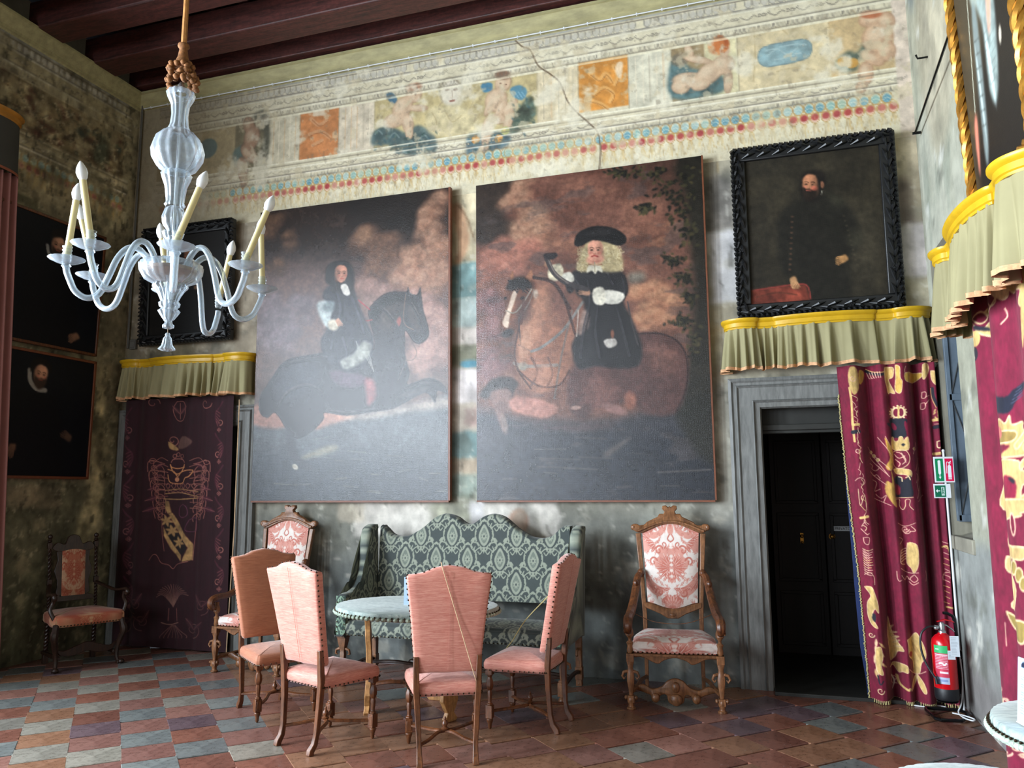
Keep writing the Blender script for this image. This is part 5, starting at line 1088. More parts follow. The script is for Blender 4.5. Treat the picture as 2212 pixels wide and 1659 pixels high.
# ------------------------------------------------------------------ carved armchairs
def carved_armchair(label, loc, rz, group, wd=M['oak'] if False else None):
    wd = wd or M['oak']; t = thing('carved_armchair', label, 'armchair', loc, rz, group)
    ident = lambda a, b, c: (a, b, c)
    for s in (-1, 1):
        # front leg with volutes, continuing as arm support
        mb = MB(); x, y = s*.325, .27
        mb.lathe([(.032, 0), (.034, .012), (.022, .02), (.02, .035), (.03, .06), (.028, .085), (.016, .1)], 10, (x, y, 0))
        mb.box((x, y, .075), (.05, .05, .05)); mb.lathe([(.016, .1), (.022, .14), (.03, .19), (.034, .235), (.026, .27), (.022, .30), (.03, .33), (.03, .345)], 10, (x, y, 0), ribs=4, depth=.15)
        for d in (-1, 1):
            mb.tube([(x+d*.02, y+.006, .27), (x+d*.05, y+.008, .262), (x+d*.062, y+.008, .235), (x+d*.048, y+.008, .215), (x+d*.036, y+.008, .232)], [.012, .012, .01, .009, .006], 6)
            mb.ball((x+d*.036, y+.008, .085), (.014, .018, .016), 8, 5)
        mb.box((x, y, .37), (.055, .055, .06)); mb.build('front_leg', wd, t, bevel=.004)
        mb = MB(); mb.lathe([(.018, .4), (.024, .42), (.018, .45), (.026, .475), (.012, .49), (.012, .505), (.03, .53), (.028, .56), (.016, .59), (.02, .61)], 10, (x, y, 0)); mb.build('arm_support', wd, t)
        P = crom([(s*.245, -.26, .93), (s*.27, -.2, .9), (s*.29, -.1, .79), (s*.31, .0, .70), (s*.325, .12, .655), (s*.33, .24, .655), (s*.332, .33, .64), (s*.332, .355, .6), (s*.332, .33, .565), (s*.332, .305, .585)], 4)
        n = len(P); mb = MB(); mb.tube(P, [.026+.01*math.sin(i/n*PI) for i in range(n)], 8, flat=.8); mb.ball((s*.245, -.255, .93), (.03, .04, .034), 10, 6); mb.ball((s*.285, -.13, .86), (.026, .03, .03), 8, 5)
        for zz in (.57, .6, .63): mb.tube([(s*.355, .26, zz), (s*.362, .33, zz), (s*.355, .36, zz-.01)], .006, 5)
        mb.build('arm', M['walnut'], t, label='darker walnut arm with scrolled end')
        mb = MB(); P = [(s*.22, -.25, 0), (s*.22, -.25, .05), (s*.22, -.25, .38), (s*.222, -.255, .6), (s*.245, -.30, 1.0), (s*.262, -.34, 1.24)]; mb.tube(P, [.026, .02, .024, .024, .026, .03], 4, up=(0, 1, 0)); mb.build('rear_post', wd, t, bevel=.005)
        mb = MB(); P = [(s*.32, .25, .12), (s*.28, .1, .13), (s*.26, -.08, .13), (s*.22, -.24, .12)]; mb.tube(crom(P, 3), .017, 6); mb.build('side_stretcher', wd, t)
    # carved front stretcher with hanging lobes
    mb = MB(); fr = lambda a, b, c: (a, .12+c, b)
    mb.prism(crom([(-.3, .12), (-.24, .15), (-.17, .12), (-.1, .14), (-.06, .18), (0, .2), (.06, .18), (.1, .14), (.17, .12), (.24, .15), (.3, .12), (.26, .1), (.19, .075), (.15, .03), (.11, .075), (.07, .08), (.055, .03), (.02, .01), (0, .022), (-.02, .01), (-.055, .03), (-.07, .08), (-.11, .075), (-.15, .03), (-.19, .075), (-.26, .1)], 3, True), 0, .03, fr, .006)
    for s in (-1, 1): mb.ball((s*.15, .16, .06), (.032, .02, .035)); mb.tube([(s*.3, .12, .13), (s*.322, .2, .13), (s*.325, .26, .1)], .015, 6)
    mb.ball((0, .16, .05), (.045, .02, .045)); mb.ball((0, .16, .14), (.03, .02, .04)); mb.build('front_stretcher', wd, t, angle=50)
    # apron, seat
    mb = MB(); mb.prism(crom([(-.3, .4), (-.3, .38), (-.22, .37), (-.17, .345), (-.12, .33), (-.08, .355), (0, .375), (.08, .355), (.12, .33), (.17, .345), (.22, .37), (.3, .38), (.3, .4)], 3, True), .262, .285, lambda a, b, c: (a, c, b), .004)
    mb.box((0, .27, .392), (.7, .06, .016)); mb.box((.29, 0, .385), (.03, .5, .04)); mb.box((-.29, 0, .385), (.03, .5, .04)); mb.box((0, -.24, .385), (.44, .03, .04)); mb.build('apron', wd, t, bevel=.003)
    o = crom([(-.31, .27), (0, .285), (.31, .27), (.315, .1), (.25, -.22), (0, -.24), (-.25, -.22), (-.315, .1)], 5, True)
    seat = lambda V: reddamask(.5+V[:, 0]/.68, .55+(.24-V[:, 1])/.6+(V[:, 2]-.46)*-1.6)
    big = MB(); nu, nv = 90, 90
    MB().pillow(o, .4, .47, ident, .03, 0, .0).build('seat_base', M['damask'], t, angle=70, col=lambda V: seat(V))
    # finely divided top and front of the cushion so the woven pattern stays crisp
    U, V = np.meshgrid(np.linspace(-1, 1, nu), np.linspace(-1, 1, nv)); wv = .312-.062*np.clip(-V, 0, 1)**1.3
    X = U*wv; Y = V*.262+.012*(1-U*U); e = np.maximum(np.abs(U), np.abs(V)); Z = .45+.062*np.sqrt(np.clip(1-e**6, 0, 1))*(1-.15*e*e); Z = np.where(e > .995, .405, Z); Y = np.where(V > .995, Y+.012, Y)
    C_ = reddamask(.5+X/.72, .12+(.3-Y)/.55*.9+np.clip(.5-Z, 0, .1)*0)
    gridmesh('seat', np.stack([X, Y, Z], -1)[::-1], C_[::-1], M['damask'], t)
    U, Z = np.meshgrid(np.linspace(-.314, .314, 110), np.linspace(.405, .482, 14)); Y = .284-.02*(U/.314)**2-.012*((Z-.43)/.05)**2+.008
    gridmesh('seat_front', np.stack([U, Y, Z], -1)[:, ::-1], reddamask(.5+U/.72, .62-(Z-.4)*2)[:, ::-1], M['damask'], t)
    nails(t, [(-.3+.6*i/18, .3-.014*((i-9)/9)**2, .41) for i in range(19)]+[(s*(.318-.03*i/8), .24-.4*i/9, .41) for s in (-1, 1) for i in range(10)], .007)
    # back: frame, crest, lower rail, upholstered panel
    up = lambda a, b, c: (a, -.262-(b-.6)*.115+c, b)
    mb = MB(); n_ = 24
    crest_low = [(x, 1.245+.075*math.cos(x/.235*PI/2)**1.2 if abs(x) < .235 else 1.245) for x in np.linspace(-.235, .235, n_)]
    top = [(.27, 1.25), (.31, 1.275), (.318, 1.3), (.3, 1.318), (.27, 1.318), (.25, 1.305), (.215, 1.31), (.18, 1.335), (.13, 1.362), (.1, 1.375), (.085, 1.4), (.05, 1.4), (.042, 1.42), (.062, 1.44), (.058, 1.465), (.03, 1.47), (.012, 1.455), (0, 1.462)]
    out = crest_low+top[:-1]+[(0, 1.462)]+[(-x, z) for x, z in top[:-1][::-1]]
    mb.prism(out, -.02, .03, up, .006)
    mb.tube([up(x, 1.262+.078*math.cos(x/.26*PI/2) if abs(x) < .26 else 1.262, .034) for x in np.linspace(-.27, .27, 20)], .011, 6)
    for s in (-1, 1): mb.tube([up(s*a, b, .02) for a, b in ((.05, 1.375), (.09, 1.35), (.15, 1.34), (.19, 1.32))], .012, 6); mb.ball(up(s*.3, 1.29, .015), (.022, .02, .026), 8, 5)
    mb.build('crest', wd, t, angle=45, fix=True)
    mb = MB(); mb.prism([(-.225, .66), (-.1, .61), (-.04, .575), (.04, .575), (.1, .61), (.225, .66), (.225, .7), (.14, .68), (.06, .655), (0, .65), (-.06, .655), (-.14, .68), (-.225, .7)], -.02, .03, up, .005); mb.ball(up(0, .6, .015), (.04, .02, .025)); mb.build('lower_rail', wd, t, angle=45, fix=True)
    def width(z): return .195+.033*(z-.66)/.6
    nu, nv = 96, 130; U, V = np.meshgrid(np.linspace(-1, 1, nu), np.linspace(0, 1, nv)); zb = .70-.05*np.cos(U*PI/2)**1.5; zt = 1.25+.073*np.cos(U*PI/2)**1.2; Z = zb+(zt-zb)*V; X = U*width(Z); dome = .03*(1-U**4)*(1-(2*V-1)**4)
    Y = -.262-(Z-.6)*.115+.012+dome
    gridmesh('backrest', np.stack([X, Y, Z], -1)[:, ::-1], reddamask(.5+X/.48, (1.345-Z)/.68*1.2)[:, ::-1], M['damask'], t)
    MB().box((0, -.315, .97), (.4, .02, .58), M=Matrix.Rotation(.115, 3, 'X')).build('back_lining', M['orange'], t)
    return t
ca = carved_armchair('carved walnut armchair in pink and cream damask standing alone left of the doorway', (6.06, -.58, 0), math.radians(187), 'carved damask armchairs')
cb = copy_tree(ca); cb.location = (2.32, -.5, 0); cb.rotation_euler = (0, 0, math.radians(180))
cb['label'] = 'carved damask armchair half hidden behind the rust-coloured side chair'

# ------------------------------------------------------------------ dark turned armchair in the corner
def dark_chair():
    t = thing('turned_armchair', 'dark turned armchair with narrow damask back panel in the shadowy left corner', 'armchair', (.52, -.86, 0), math.radians(-115))
    wd = M['dark_oak']
    def twist(mb, x, y0, z0, y1, z1, r=.014):
        n = 26
        for ph in (0, PI): mb.tube([(x+r*.6*math.cos(i*.9+ph), y0+(y1-y0)*i/n+r*.6*math.sin(i*.9+ph), z0+(z1-z0)*i/n) for i in range(n+1)], r*.75, 5)
    for s in (-1, 1):
        mb = MB(); x = s*.21
        mb.box((x, -.24, .06), (.045, .045, .12)); twist(mb, x, -.24, .12, -.24, .38, .018); mb.box((x, -.24, .43), (.045, .045, .12)); twist(mb, x, -.245, .49, -.27, .72); mb.box((x, -.275, .745), (.04, .04, .06)); twist(mb, x, -.28, .77, -.33, 1.06); mb.box((x, -.335, 1.09), (.04, .04, .06))
        mb.lathe([(.012, 1.12), (.024, 1.135), (.01, 1.15), (.024, 1.17), (.02, 1.19), (.004, 1.2)], 10, (x, -.34, 0)); mb.build('rear_post', wd, t, bevel=.003)
        mb = MB(); P = crom([(s*.28, .27, 0), (s*.27, .245, .02), (s*.262, .22, .08), (s*.275, .23, .2), (s*.3, .262, .3), (s*.292, .25, .36), (s*.28, .235, .42)], 3); mb.tube(P, [.03]*3+[.019]*3+[.021]*3+[.028]*3+[.034]*3+[.028]*3+[.02], 8); mb.ball((s*.282, .29, .022), (.03, .035, .022)); mb.build('front_leg', wd, t)
        mb = MB(); mb.tube(crom([(s*.21, -.26, .72), (s*.25, -.15, .69), (s*.29, 0, .66), (s*.31, .13, .67), (s*.315, .22, .68), (s*.32, .26, .655), (s*.31, .245, .63)], 4), .021, 8, flat=.7); mb.ball((s*.318, .25, .655), (.026, .03, .028)); mb.build('arm', wd, t)
        mb = MB(); mb.tube(crom([(s*.285, .2, .4), (s*.3, .22, .46), (s*.33, .2, .54), (s*.31, .19, .6), (s*.308, .21, .66)], 4), .017, 8); mb.build('arm_support', wd, t)
        mb = MB(); mb.box((s*.24, 0, .11), (.03, .46, .03)); mb.build('side_stretcher', wd, t, bevel=.004)
    mb = MB(); mb.prism(crom([(-.26, .2), (-.2, .17), (-.1, .2), (0, .23), (.1, .2), (.2, .17), (.26, .2), (.22, .13), (.1, .12), (0, .15), (-.1, .12), (-.22, .13)], 3, True), .19, .215, lambda a, b, c: (a, c, b), .004); mb.build('front_stretcher', wd, t)
    up = lambda a, b, c: (a, -.255-(b-.55)*.13+c, b)
    mb = MB()
    mb.prism(crom([(-.19, 1.06), (-.15, 1.12), (-.08, 1.1), (-.05, 1.17), (0, 1.19), (.05, 1.17), (.08, 1.1), (.15, 1.12), (.19, 1.06), (.12, 1.03), (0, 1.05), (-.12, 1.03)], 3, True), -.012, .018, up, .004)
    mb.prism([(-.19, .56), (.19, .56), (.19, .6), (.1, .63), (-.1, .63), (-.19, .6)], -.012, .015, up, .003)
    for s in (-1, 1): mb.prism(crom([(s*.11, .6), (s*.15, .64), (s*.14, .75), (s*.17, .85), (s*.14, .95), (s*.15, 1.03), (s*.11, 1.06)], 2)+[(s*.1, 1.06), (s*.1, .6)], -.01, .015, up, .003)
    mb.build('back_frame', wd, t, fix=True)
    U, V = np.meshgrid(np.linspace(-.105, .105, 40), np.linspace(.61, 1.05, 70)); Y = -.255-(V-.55)*.13+.016+.014*(1-(U/.105)**4)*(1-((V-.83)/.22)**4)
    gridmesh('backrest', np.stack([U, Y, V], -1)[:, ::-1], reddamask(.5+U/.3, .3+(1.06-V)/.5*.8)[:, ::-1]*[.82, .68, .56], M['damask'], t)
    o = crom([(-.3, .25), (0, .265), (.3, .25), (.29, 0), (.24, -.24), (0, -.25), (-.24, -.24), (-.29, 0)], 5, True)
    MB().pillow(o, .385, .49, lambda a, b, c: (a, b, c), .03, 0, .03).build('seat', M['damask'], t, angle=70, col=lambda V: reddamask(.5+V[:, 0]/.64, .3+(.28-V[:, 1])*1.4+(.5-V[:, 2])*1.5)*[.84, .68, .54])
    U, Z = np.meshgrid(np.linspace(-.295, .295, 80), np.linspace(.39, .475, 14)); Y = .268-.016*(U/.3)**2+.004-((Z-.43)/.05)**2*.006
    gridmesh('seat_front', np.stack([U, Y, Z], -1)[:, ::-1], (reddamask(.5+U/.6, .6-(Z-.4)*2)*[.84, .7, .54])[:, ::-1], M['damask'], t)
    nails(t, [(-.28+.56*i/20, .275-.016*((i-10)/10)**2, .4) for i in range(21)]+[(s*(.298-.03*i/9), .22-.42*i/10, .4) for s in (-1, 1) for i in range(11)], .007)
dark_chair()

# ------------------------------------------------------------------ sofa in green-grey damask
def sofa():
    t = thing('sofa', 'green-grey damask settee with double-humped back and wings against the wall', 'sofa', (4.3, -.55, 0))
    dm = lambda V: damask(V[:, 0], V[:, 2]+V[:, 1]*.7+.08)
    X0, X1 = -.99, .99
    def top(x):
        a = abs(x+.03); k = np.interp(a, [0, .05, .12, .2, .25, .33, .45, .58, .68, .76, .82, .86, 1.1], [1.30, 1.318, 1.372, 1.397, 1.398, 1.37, 1.27, 1.2, 1.19, 1.21, 1.27, 1.30, 1.305]); return k
    xs = np.linspace(X0+.1, X1-.1, 380); U, V = np.meshgrid(xs, np.linspace(0, 1, 150)); T = top(U); T = np.apply_along_axis(lambda r: np.convolve(np.pad(r, 6, mode='edge'), np.ones(13)/13, 'valid'), 1, T)
    Z = .66+(T-.66)*V; edge = np.clip((1-V)*(T-.66)/.03, 0, 1); Y = .22-.055*np.sqrt(np.clip(1-(1-edge)**2, 0, 1))+(Z-.66)*.07
    gridmesh('backrest', np.stack([U, Y, Z], -1)[::-1][:, ::-1], damask(U+.03, 1.40-Z)[::-1][:, ::-1], M['damask'], t)
    out = [(x, float(np.interp(x, xs, T[0]))-.004) for x in np.linspace(X0+.1, X1-.1, 60)]+[(X1-.1, .66), (X0+.1, .66)]
    MB().prism(out, .19, .28, lambda a, b, c: (a, c+(b-.66)*.07, b), .008).build('back_lining', M['damask'], t, col=lambda V: V*0+C((50, 56, 54)), fix=True)
    for s in (-1, 1):                                                # wings sweeping down into the arms
        prof = [(.25, 1.30), (.16, 1.3), (.08, 1.26), (.04, 1.15), (.02, 1.0), (-.02, .88), (-.1, .79), (-.22, .75), (-.32, .745), (-.36, .72), (-.37, .66), (-.35, .45), (-.35, .40), (.25, .40)]
        o = crom(prof, 4)[:-1]+[prof[-1]]
        def fn(a, b, c, s=s): return (s*(.9+c+.04*max(0, b-.7)), a, b)
        mb = MB(); mb.pillow(o, 0, .1, fn, .03, .0, .012)
        mb.build('wing', M['damask'], t, angle=60, col=lambda V: damask(V[:, 1]*1.0+.1, 1.4-V[:, 2]), fix=True)
        n = 120; Yg, Zg = np.meshgrid(np.linspace(-.33, .2, 110), np.linspace(.45, 1.28, 150))   # inner face, finely divided
        lim = np.interp(Yg, [-.34, -.3, -.2, -.1, -.02, .02, .06, .12, .3], [.7, .725, .73, .77, .86, .97, 1.16, 1.27, 1.28]); keep = lambda c: c[:, 2] < np.interp(c[:, 1], [-.34, -.3, -.2, -.1, -.02, .02, .06, .12, .3], [.69, .715, .725, .765, .855, .96, 1.15, 1.26, 1.27])
        Xg = s*(.9-.004+.04*np.clip(Zg-.7, 0, 1)); G = np.stack([Xg+0*Yg, Yg, Zg], -1)
        gridmesh('wing_lining', G if s < 0 else G[:, ::-1], (damask(Yg+.1, 1.4-Zg) if s < 0 else damask(Yg+.1, 1.4-Zg)[:, ::-1]), M['damask'], t, keep)
        Xg, Zg = np.meshgrid(np.linspace(.905, .995, 20), np.linspace(.405, .73, 60)); G = np.stack([s*Xg, -.376+0*Xg+.01*((Xg-.95)/.045)**2, Zg], -1)
        gridmesh('arm_front', G if s > 0 else G[:, ::-1], (damask(Xg*1.2, Zg) if s > 0 else damask(Xg*1.2, Zg)[:, ::-1])*[.95, 1.1, 1.05], M['damask'], t)
        # legs
        mb = MB(); x, y = s*.945, -.32
        mb.lathe([(.03, 0), (.036, .012), (.03, .03), (.016, .045), (.018, .05)], 10, (x, y, 0)); mb.box((x, y, .1), (.064, .064, .1)); mb.box((x, y-.033, .1), (.034, .006, .07)); mb.box((x, y, .158), (.05, .05, .02)); mb.lathe([(.022, .165), (.03, .26), (.024, .27), (.034, .3), (.052, .37), (.054, .395)], 4, (x, y, 0), ph=PI/4)
        for d in (-1, 1): mb.tube([(x+d*.02, y-.006, .3), (x+d*.06, y-.006, .285), (x+d*.066, y-.006, .255), (x+d*.048, y-.006, .25)], [.014, .012, .01, .007], 6)
        mb.box((x, y, .395), (.085, .085, .016)); mb.build('front_leg', M['oak'], t, bevel=.003)
        mb = MB(); mb.box((x, .24, .2), (.05, .05, .4)); mb.box((x, .24, .1), (.06, .06, .1)); mb.lathe([(.02, 0), (.03, .02), (.018, .05)], 8, (x, .24, 0)); mb.tube([(x, .2, .3), (x, .16, .29), (x, .15, .26), (x, .17, .25)], .012, 6); mb.build('rear_leg', M['oak'], t, bevel=.003)
        mb = MB(); mb.tube(crom([(x, -.3, .11), (x, -.1, .13), (x, .1, .13), (x, .22, .11)], 3), .018, 6); mb.build('side_stretcher', M['dark_oak'], t)
    mb = MB(); mb.tube(crom([(-.94, .0, .12), (-.6, -.06, .16), (-.3, .02, .12), (0, -.04, .17), (.3, .02, .12), (.6, -.06, .16), (.94, 0, .12)], 5), .02, 6, flat=.7)
    for x in (-.45, .45): mb.ball((x, 0, .15), (.05, .02, .03))
    mb.build('long_stretcher', M['dark_oak'], t)
    mb = MB(); mb.box((0, -.32, .3), (.05, .05, .2)); mb.box((0, -.32, .1), (.06, .06, .1)); mb.lathe([(.03, 0), (.034, .015), (.016, .05)], 8, (0, -.32, 0)); mb.lathe([(.02, .15), (.028, .25), (.05, .37), (.05, .39)], 4, (0, -.32, 0), ph=PI/4); mb.build('middle_leg', M['oak'], t, bevel=.003)
    U, S_ = np.meshgrid(np.linspace(-.9, .9, 320), np.linspace(0, 1, 110)); L = .62*S_
    Y = np.where(L < .11, -.36-.012*np.sin(np.clip(L/.11, 0, 1)*PI), -.355+(L-.11)*1.06); Z = np.where(L < .11, .41+L, .52+.022*np.sin((L-.11)/.51*PI)); Z = Z-.012*np.exp(-((L-.11)/.012)**2); Y = Y+.01*np.exp(-((L-.11)/.014)**2)
    gridmesh('seat', np.stack([U, Y, Z], -1), damask(U+.03, .5-L), M['damask'], t)
    MB().box((0, -.06, .45), (1.78, .55, .09)).build('seat_base', M['damask'], t, col=lambda V: V*0+C((60, 66, 62)))
    nails(t, [(-.88+i*.0338, -.366, .417) for i in range(53)]+[(s*(.91+.07*(i % 2)), -.378, .42+i*.02) for s in (-1, 1) for i in range(15)], .006)
sofa()

# ------------------------------------------------------------------ cloth-topped tables
def marbled(name, a, b, c):
    t = NT(name); f = t.noise(9, 6, .6, (1, 2.4, 1), 2.5); t.set(Base_Color=t.ramp(f, [(.3, a), (.48, b), (.7, c)]), Roughness=.75); t.b.inputs['Sheen Weight'].default_value = .3; t.bump(f, .3, .006); return t.m
M['pale_cloth'] = marbled('pale_green_cloth', (100, 116, 112), (142, 158, 152), (174, 186, 176))
M['lace'] = simple('braided_edge', (168, 184, 166), .8, nz=40, var=.5, bump=.6)
def cloth_top(t, rx, ry, z, x1=9):
    o = []
    for i in range(96):
        a = 2*PI*i/96; k = 1+.008*math.cos(a*44); x, y = rx*k*math.cos(a), ry*k*math.sin(a); o.append((min(x, x1), y))
    MB().pillow(o, z-.035, z, lambda a, b, c: (a, b, c), .01, 0, .006).build('table_top', M['pale_cloth'], t, angle=60)
    mb = MB()
    for i in range(44*2):
        a = 2*PI*(i+.5)/88; x, y = (rx+.004)*math.cos(a), (ry+.004)*math.sin(a)
        if x > x1: continue
        mb.ball((x, y, z-.04), (.019, .019, .014), 6, 4)
    prop(mb.build('braid_edge', M['lace'], t), kind='stuff')
    nails(t, [(min((rx+.008)*math.cos(2*PI*i/88), x1), (ry+.008)*math.sin(2*PI*i/88), z-.026) for i in range(88)], .006)
def table():
    t = thing('round_table', 'round table with pale green cloth top on scroll-cut board legs', 'table', (4.28, -1.42, 0))
    cloth_top(t, .62, .49, .765)
    MB().lathe([(.36, .69), (.38, .7), (.38, .728), (.36, .73)], 40, (0, 0, 0)).build('apron', M['walnut'], t)
    for i, a in enumerate((203, 337, 90)):
        half = [(0, 0), (.045, 0), (.06, .018), (.04, .045), (.03, .06), (.05, .09), (.075, .14), (.07, .19), (.04, .24), (.03, .27), (.05, .29), (.06, .33), (.045, .38), (.032, .45), (.045, .5), (.06, .54), (.055, .58), (.035, .6), (.045, .66), (.05, .73)]
        o = mir(half); r = math.radians(a); cr, sr = math.cos(r), math.sin(r); R0 = .34
        fn = lambda u, v, c: ((R0+c+.02*(abs(v-.3)/.4)**1.5)*cr-u*sr, (R0+c+.02*(abs(v-.3)/.4)**1.5)*sr+u*cr, v)
        MB().prism(o, -.02, .02, fn, .004).build('leg', M['pine'], t, angle=30, fix=True)
        mb = MB(); mb.tube(crom([(R0*cr, R0*sr, .2), (R0*.5*cr-.05*sr, R0*.5*sr+.05*cr, .23), (0, 0, .2)], 5), .02, 6, flat=.7); mb.build('stretcher', M['walnut'], t)
    MB().lathe([(.03, .17), (.05, .185), (.05, .215), (.02, .23), (.03, .26), (.004, .3)], 12).build('finial', M['walnut'], t)
table()
def paper(name, label, loc, rz, w, h, lean, rows, icon=True):
    t = thing(name, label, 'card', loc, rz)
    R = Ras(w, h, 1500, (178, 204, 236)); rs = rnd(int(h*1000))
    if icon: R.poly([(.022, .02), (.034, .008), (.046, .02), (.046, .03), (.022, .03)], (30, 40, 60), 1, 1, False)
    y = .06
    while y < h-.03:
        x = .02
        while x < w-.03: L = rs.uniform(.006, .02); R.line([(x, y), (min(x+L, w-.02), y)], .0022, (96, 108, 130), .7, False); x += L+.005
        y += .0085 if rs.random() < .85 else .022
    nu, nv = int(w/.0025), int(h/.0025); X, Z = np.meshgrid(np.linspace(0, w, nu), np.linspace(h, 0, nv))
    m = M.get('paper') or vcol('paper', .45, 50, .02, .001, .03, 5); M['paper'] = m
    gridmesh('sheet', np.stack([X-w/2, (Z)*lean-.002, Z], -1), R.at(X, h-Z), m, t, smooth=False)
    mb = MB(); mb.prism([(-w/2, 0), (w/2, 0), (w/2, h), (-w/2, h)], 0, .003, lambda a, b, c: (a, b*lean+c, b)); mb.box((0, .03, .0015), (w, .07, .003)); mb.build('stand', M['white_plastic'], t, smooth=False)
    return t
paper('information_card', 'pale blue information card standing on the round table behind the centre chair', (4.325, -1.5, .771), math.radians(14), .21, .2, .06, 20)

# ------------------------------------------------------------------ cords
def cord(label, pts, r=.003, mat=None):
    mb = MB(); mb.tube(crom(pts, 6), r, 5); return prop(mb.build('cord', mat or M['rope'], None), label, 'cord')
M['rope'] = simple('pale_cord', (206, 176, 140), .7, bump=0)
M['rope_y'] = simple('straw_cord', (196, 186, 122), .7, bump=0)
def on(t, p):
    a = t.rotation_euler.z; return (t.location.x+p[0]*math.cos(a)-p[1]*math.sin(a), t.location.y+p[0]*math.sin(a)+p[1]*math.cos(a), p[2])
CH = [o for o in bpy.data.objects if o.name.startswith('side_chair')]; CH.sort(key=lambda o: o.location.x)
cord('pale cord stretched slantwise across the back of the squarely seen side chair', [on(CH[2], p) for p in ((-.045, -.28, 1.165), (-.045, -.35, 1.15), (.05, -.3, .85), (.15, -.25, .53), (.19, -.2, .42))])
cord('straw-coloured cord running down from the back of the right side chair to its seat', [on(CH[3], p) for p in ((.21, -.16, .93), (.235, -.1, .85), (.245, .1, .65), (.235, .2, .5), (.22, .25, .43), (.2, .22, .37))], .0035, M['rope_y'])
cord('thin cord tied between the arms of the armchair left of the doorway', [(5.73, -.62, .66), (5.9, -.66, .60), (6.06, -.66, .585), (6.2, -.64, .6), (6.37, -.56, .66)], .003, M['oak'])
# ------------------------------------------------------------------ pelmets: lacquered board, gathered ruffle, braid
M['ruffle'] = simple('sage_linen', (146, 139, 102), .8, nz=3, var=.1, bump=.15, bd=.002)
M['ruffle_dark'] = simple('dark_valance_cloth', (66, 66, 62), .8, nz=4, var=.12)
M['braid'] = simple('apricot_braid', (206, 158, 116), .75, nz=60, var=.3, bump=.4)
M['pink_curtain'] = simple('dusty_pink_curtain', (150, 100, 94), .7, nz=3, var=.12)
def smoothpath(pts, k=7): return [tuple(p) for p in crom(pts, k)]
BOW = [(0, 0), (0, .09), (.012, .15), (.05, .2), (.1, .215), (.15, .2), (.165, .17), (.2, .165), (.26, .165), (.27, .185), (.36, .22), (.5, .235), (.64, .22), (.73, .185), (.74, .165), (.8, .165), (.835, .17), (.85, .2), (.9, .215), (.95, .2), (.988, .15), (1, .09), (1, 0)]
def pelmet(label, loc, rz, w, drop, mats, depth=1, board_h=.085, folds=26, seed=1, dist=1, group='bow-fronted pelmets with yellow boards'):
    t = thing('pelmet', label, 'pelmet', loc, rz, group)
    path = smoothpath([(u*w, -d*depth) for u, d in BOW]); P = np.array(path); d = np.gradient(P, axis=0); L = np.hypot(d[:, 0], d[:, 1]); N = np.stack([d[:, 1], -d[:, 0]], 1)/L[:, None]
    prof = [(-.01, 0), (0, 0), (.004, .012), (.012, .018), (.012, .05), (.022, .058), (.03, .066), (.034, .075), (.034, board_h), (-.01, board_h)]
    mb = MB(); k = len(prof); V = [(P[i, 0]+N[i, 0]*o, min(P[i, 1]+N[i, 1]*o, -.006), z) for i in range(len(P)) for o, z in prof]
    F = [(i*k+j, i*k+j+1, (i+1)*k+j+1, (i+1)*k+j) for i in range(len(P)-1) for j in range(k-1)]; mb.add(V, F)
    n = len(P); mb.add([(p[0]+q[0]*.03, min(p[1]+q[1]*.03, -.006), board_h) for p, q in zip(P, N)], [tuple(range(n))])
    mb.build('board', mats[0], t, angle=30, fix=True)
    S_ = np.concatenate([[0], np.cumsum(np.hypot(*np.diff(P, axis=0).T))]); tot = S_[-1]; ns = int(tot/.007); s = np.linspace(0, tot, ns)
    px, py = np.interp(s, S_, P[:, 0]), np.interp(s, S_, P[:, 1]); nx, ny = np.interp(s, S_, N[:, 0]), np.interp(s, S_, N[:, 1]); ker = np.ones(9)/9
    nx, ny = [np.convolve(np.pad(a, 4, mode='edge'), ker, 'valid') for a in (nx, ny)]
    rs = rnd(seed); ph = np.cumsum([1+.5*math.sin(i*.013*seed)+rs.uniform(-.3, .3) for i in range(ns)]); ph = ph/ph[-1]*folds*2*PI
    am = np.interp(s, np.linspace(0, tot, 14), [rs.uniform(.5, 1.2) for _ in range(14)]); nt = 22; T = np.linspace(0, 1, nt)[:, None]
    f = (np.sin(ph)+.4*np.sin(ph*2.1+1)+.25*np.sin(ph*.5+2))*am; amp = (.007+.03*T**.8)*(1 if folds > 3 else .2)
    o = -.004+amp*f+.018*T; X, Y = px+nx*o, py+ny*o; sl = .006*np.sin(ph*.5)*T
    G = np.stack([X+sl, Y, .01-T*drop+0*X-.008*np.sin(ph*.33)*T], -1)
    G[:, :, 1] = np.minimum(G[:, :, 1], -.01)
    gridmesh('ruffle', G, None, mats[1], t)
    b = G[-2:].copy(); b[0] = G[-1]+[0, 0, .014]; b[1] = G[-1]-[0, 0, .012]; b[:, :, 0] += nx*.004; b[:, :, 1] += ny*.004
    gridmesh('braid', b, None, mats[2], t); return t
pm = (M['yellow'], M['ruffle'], M['braid'])
pelmet('yellow-boarded sage pelmet over the open doorway at right', (6.52, 0, 2.925), 0, 1.56, .345, pm, 1, folds=21, seed=2)
pelmet('yellow-boarded sage pelmet over the dark curtain in the left corner', (.1, 0, 2.945), 0, 1.66, .345, pm, .95, folds=20, seed=3)
pelmet('large yellow-boarded sage pelmet jutting from the right wall above the curtain', (8.11, -1.48, 2.95), -PI/2, 1.70, .42, pm, 1.25, folds=24, seed=5)
pelmet('dark pelmet with ochre board at the left edge over the pink curtain', (0, -4.3, 5.06), PI/2, 2.72, .5, (simple('ochre_board', (176, 120, 40), .5, nz=9), M['ruffle_dark'], simple('rust_braid', (150, 86, 62), .8, bump=0)), 1.1, folds=2, seed=4, group=None)

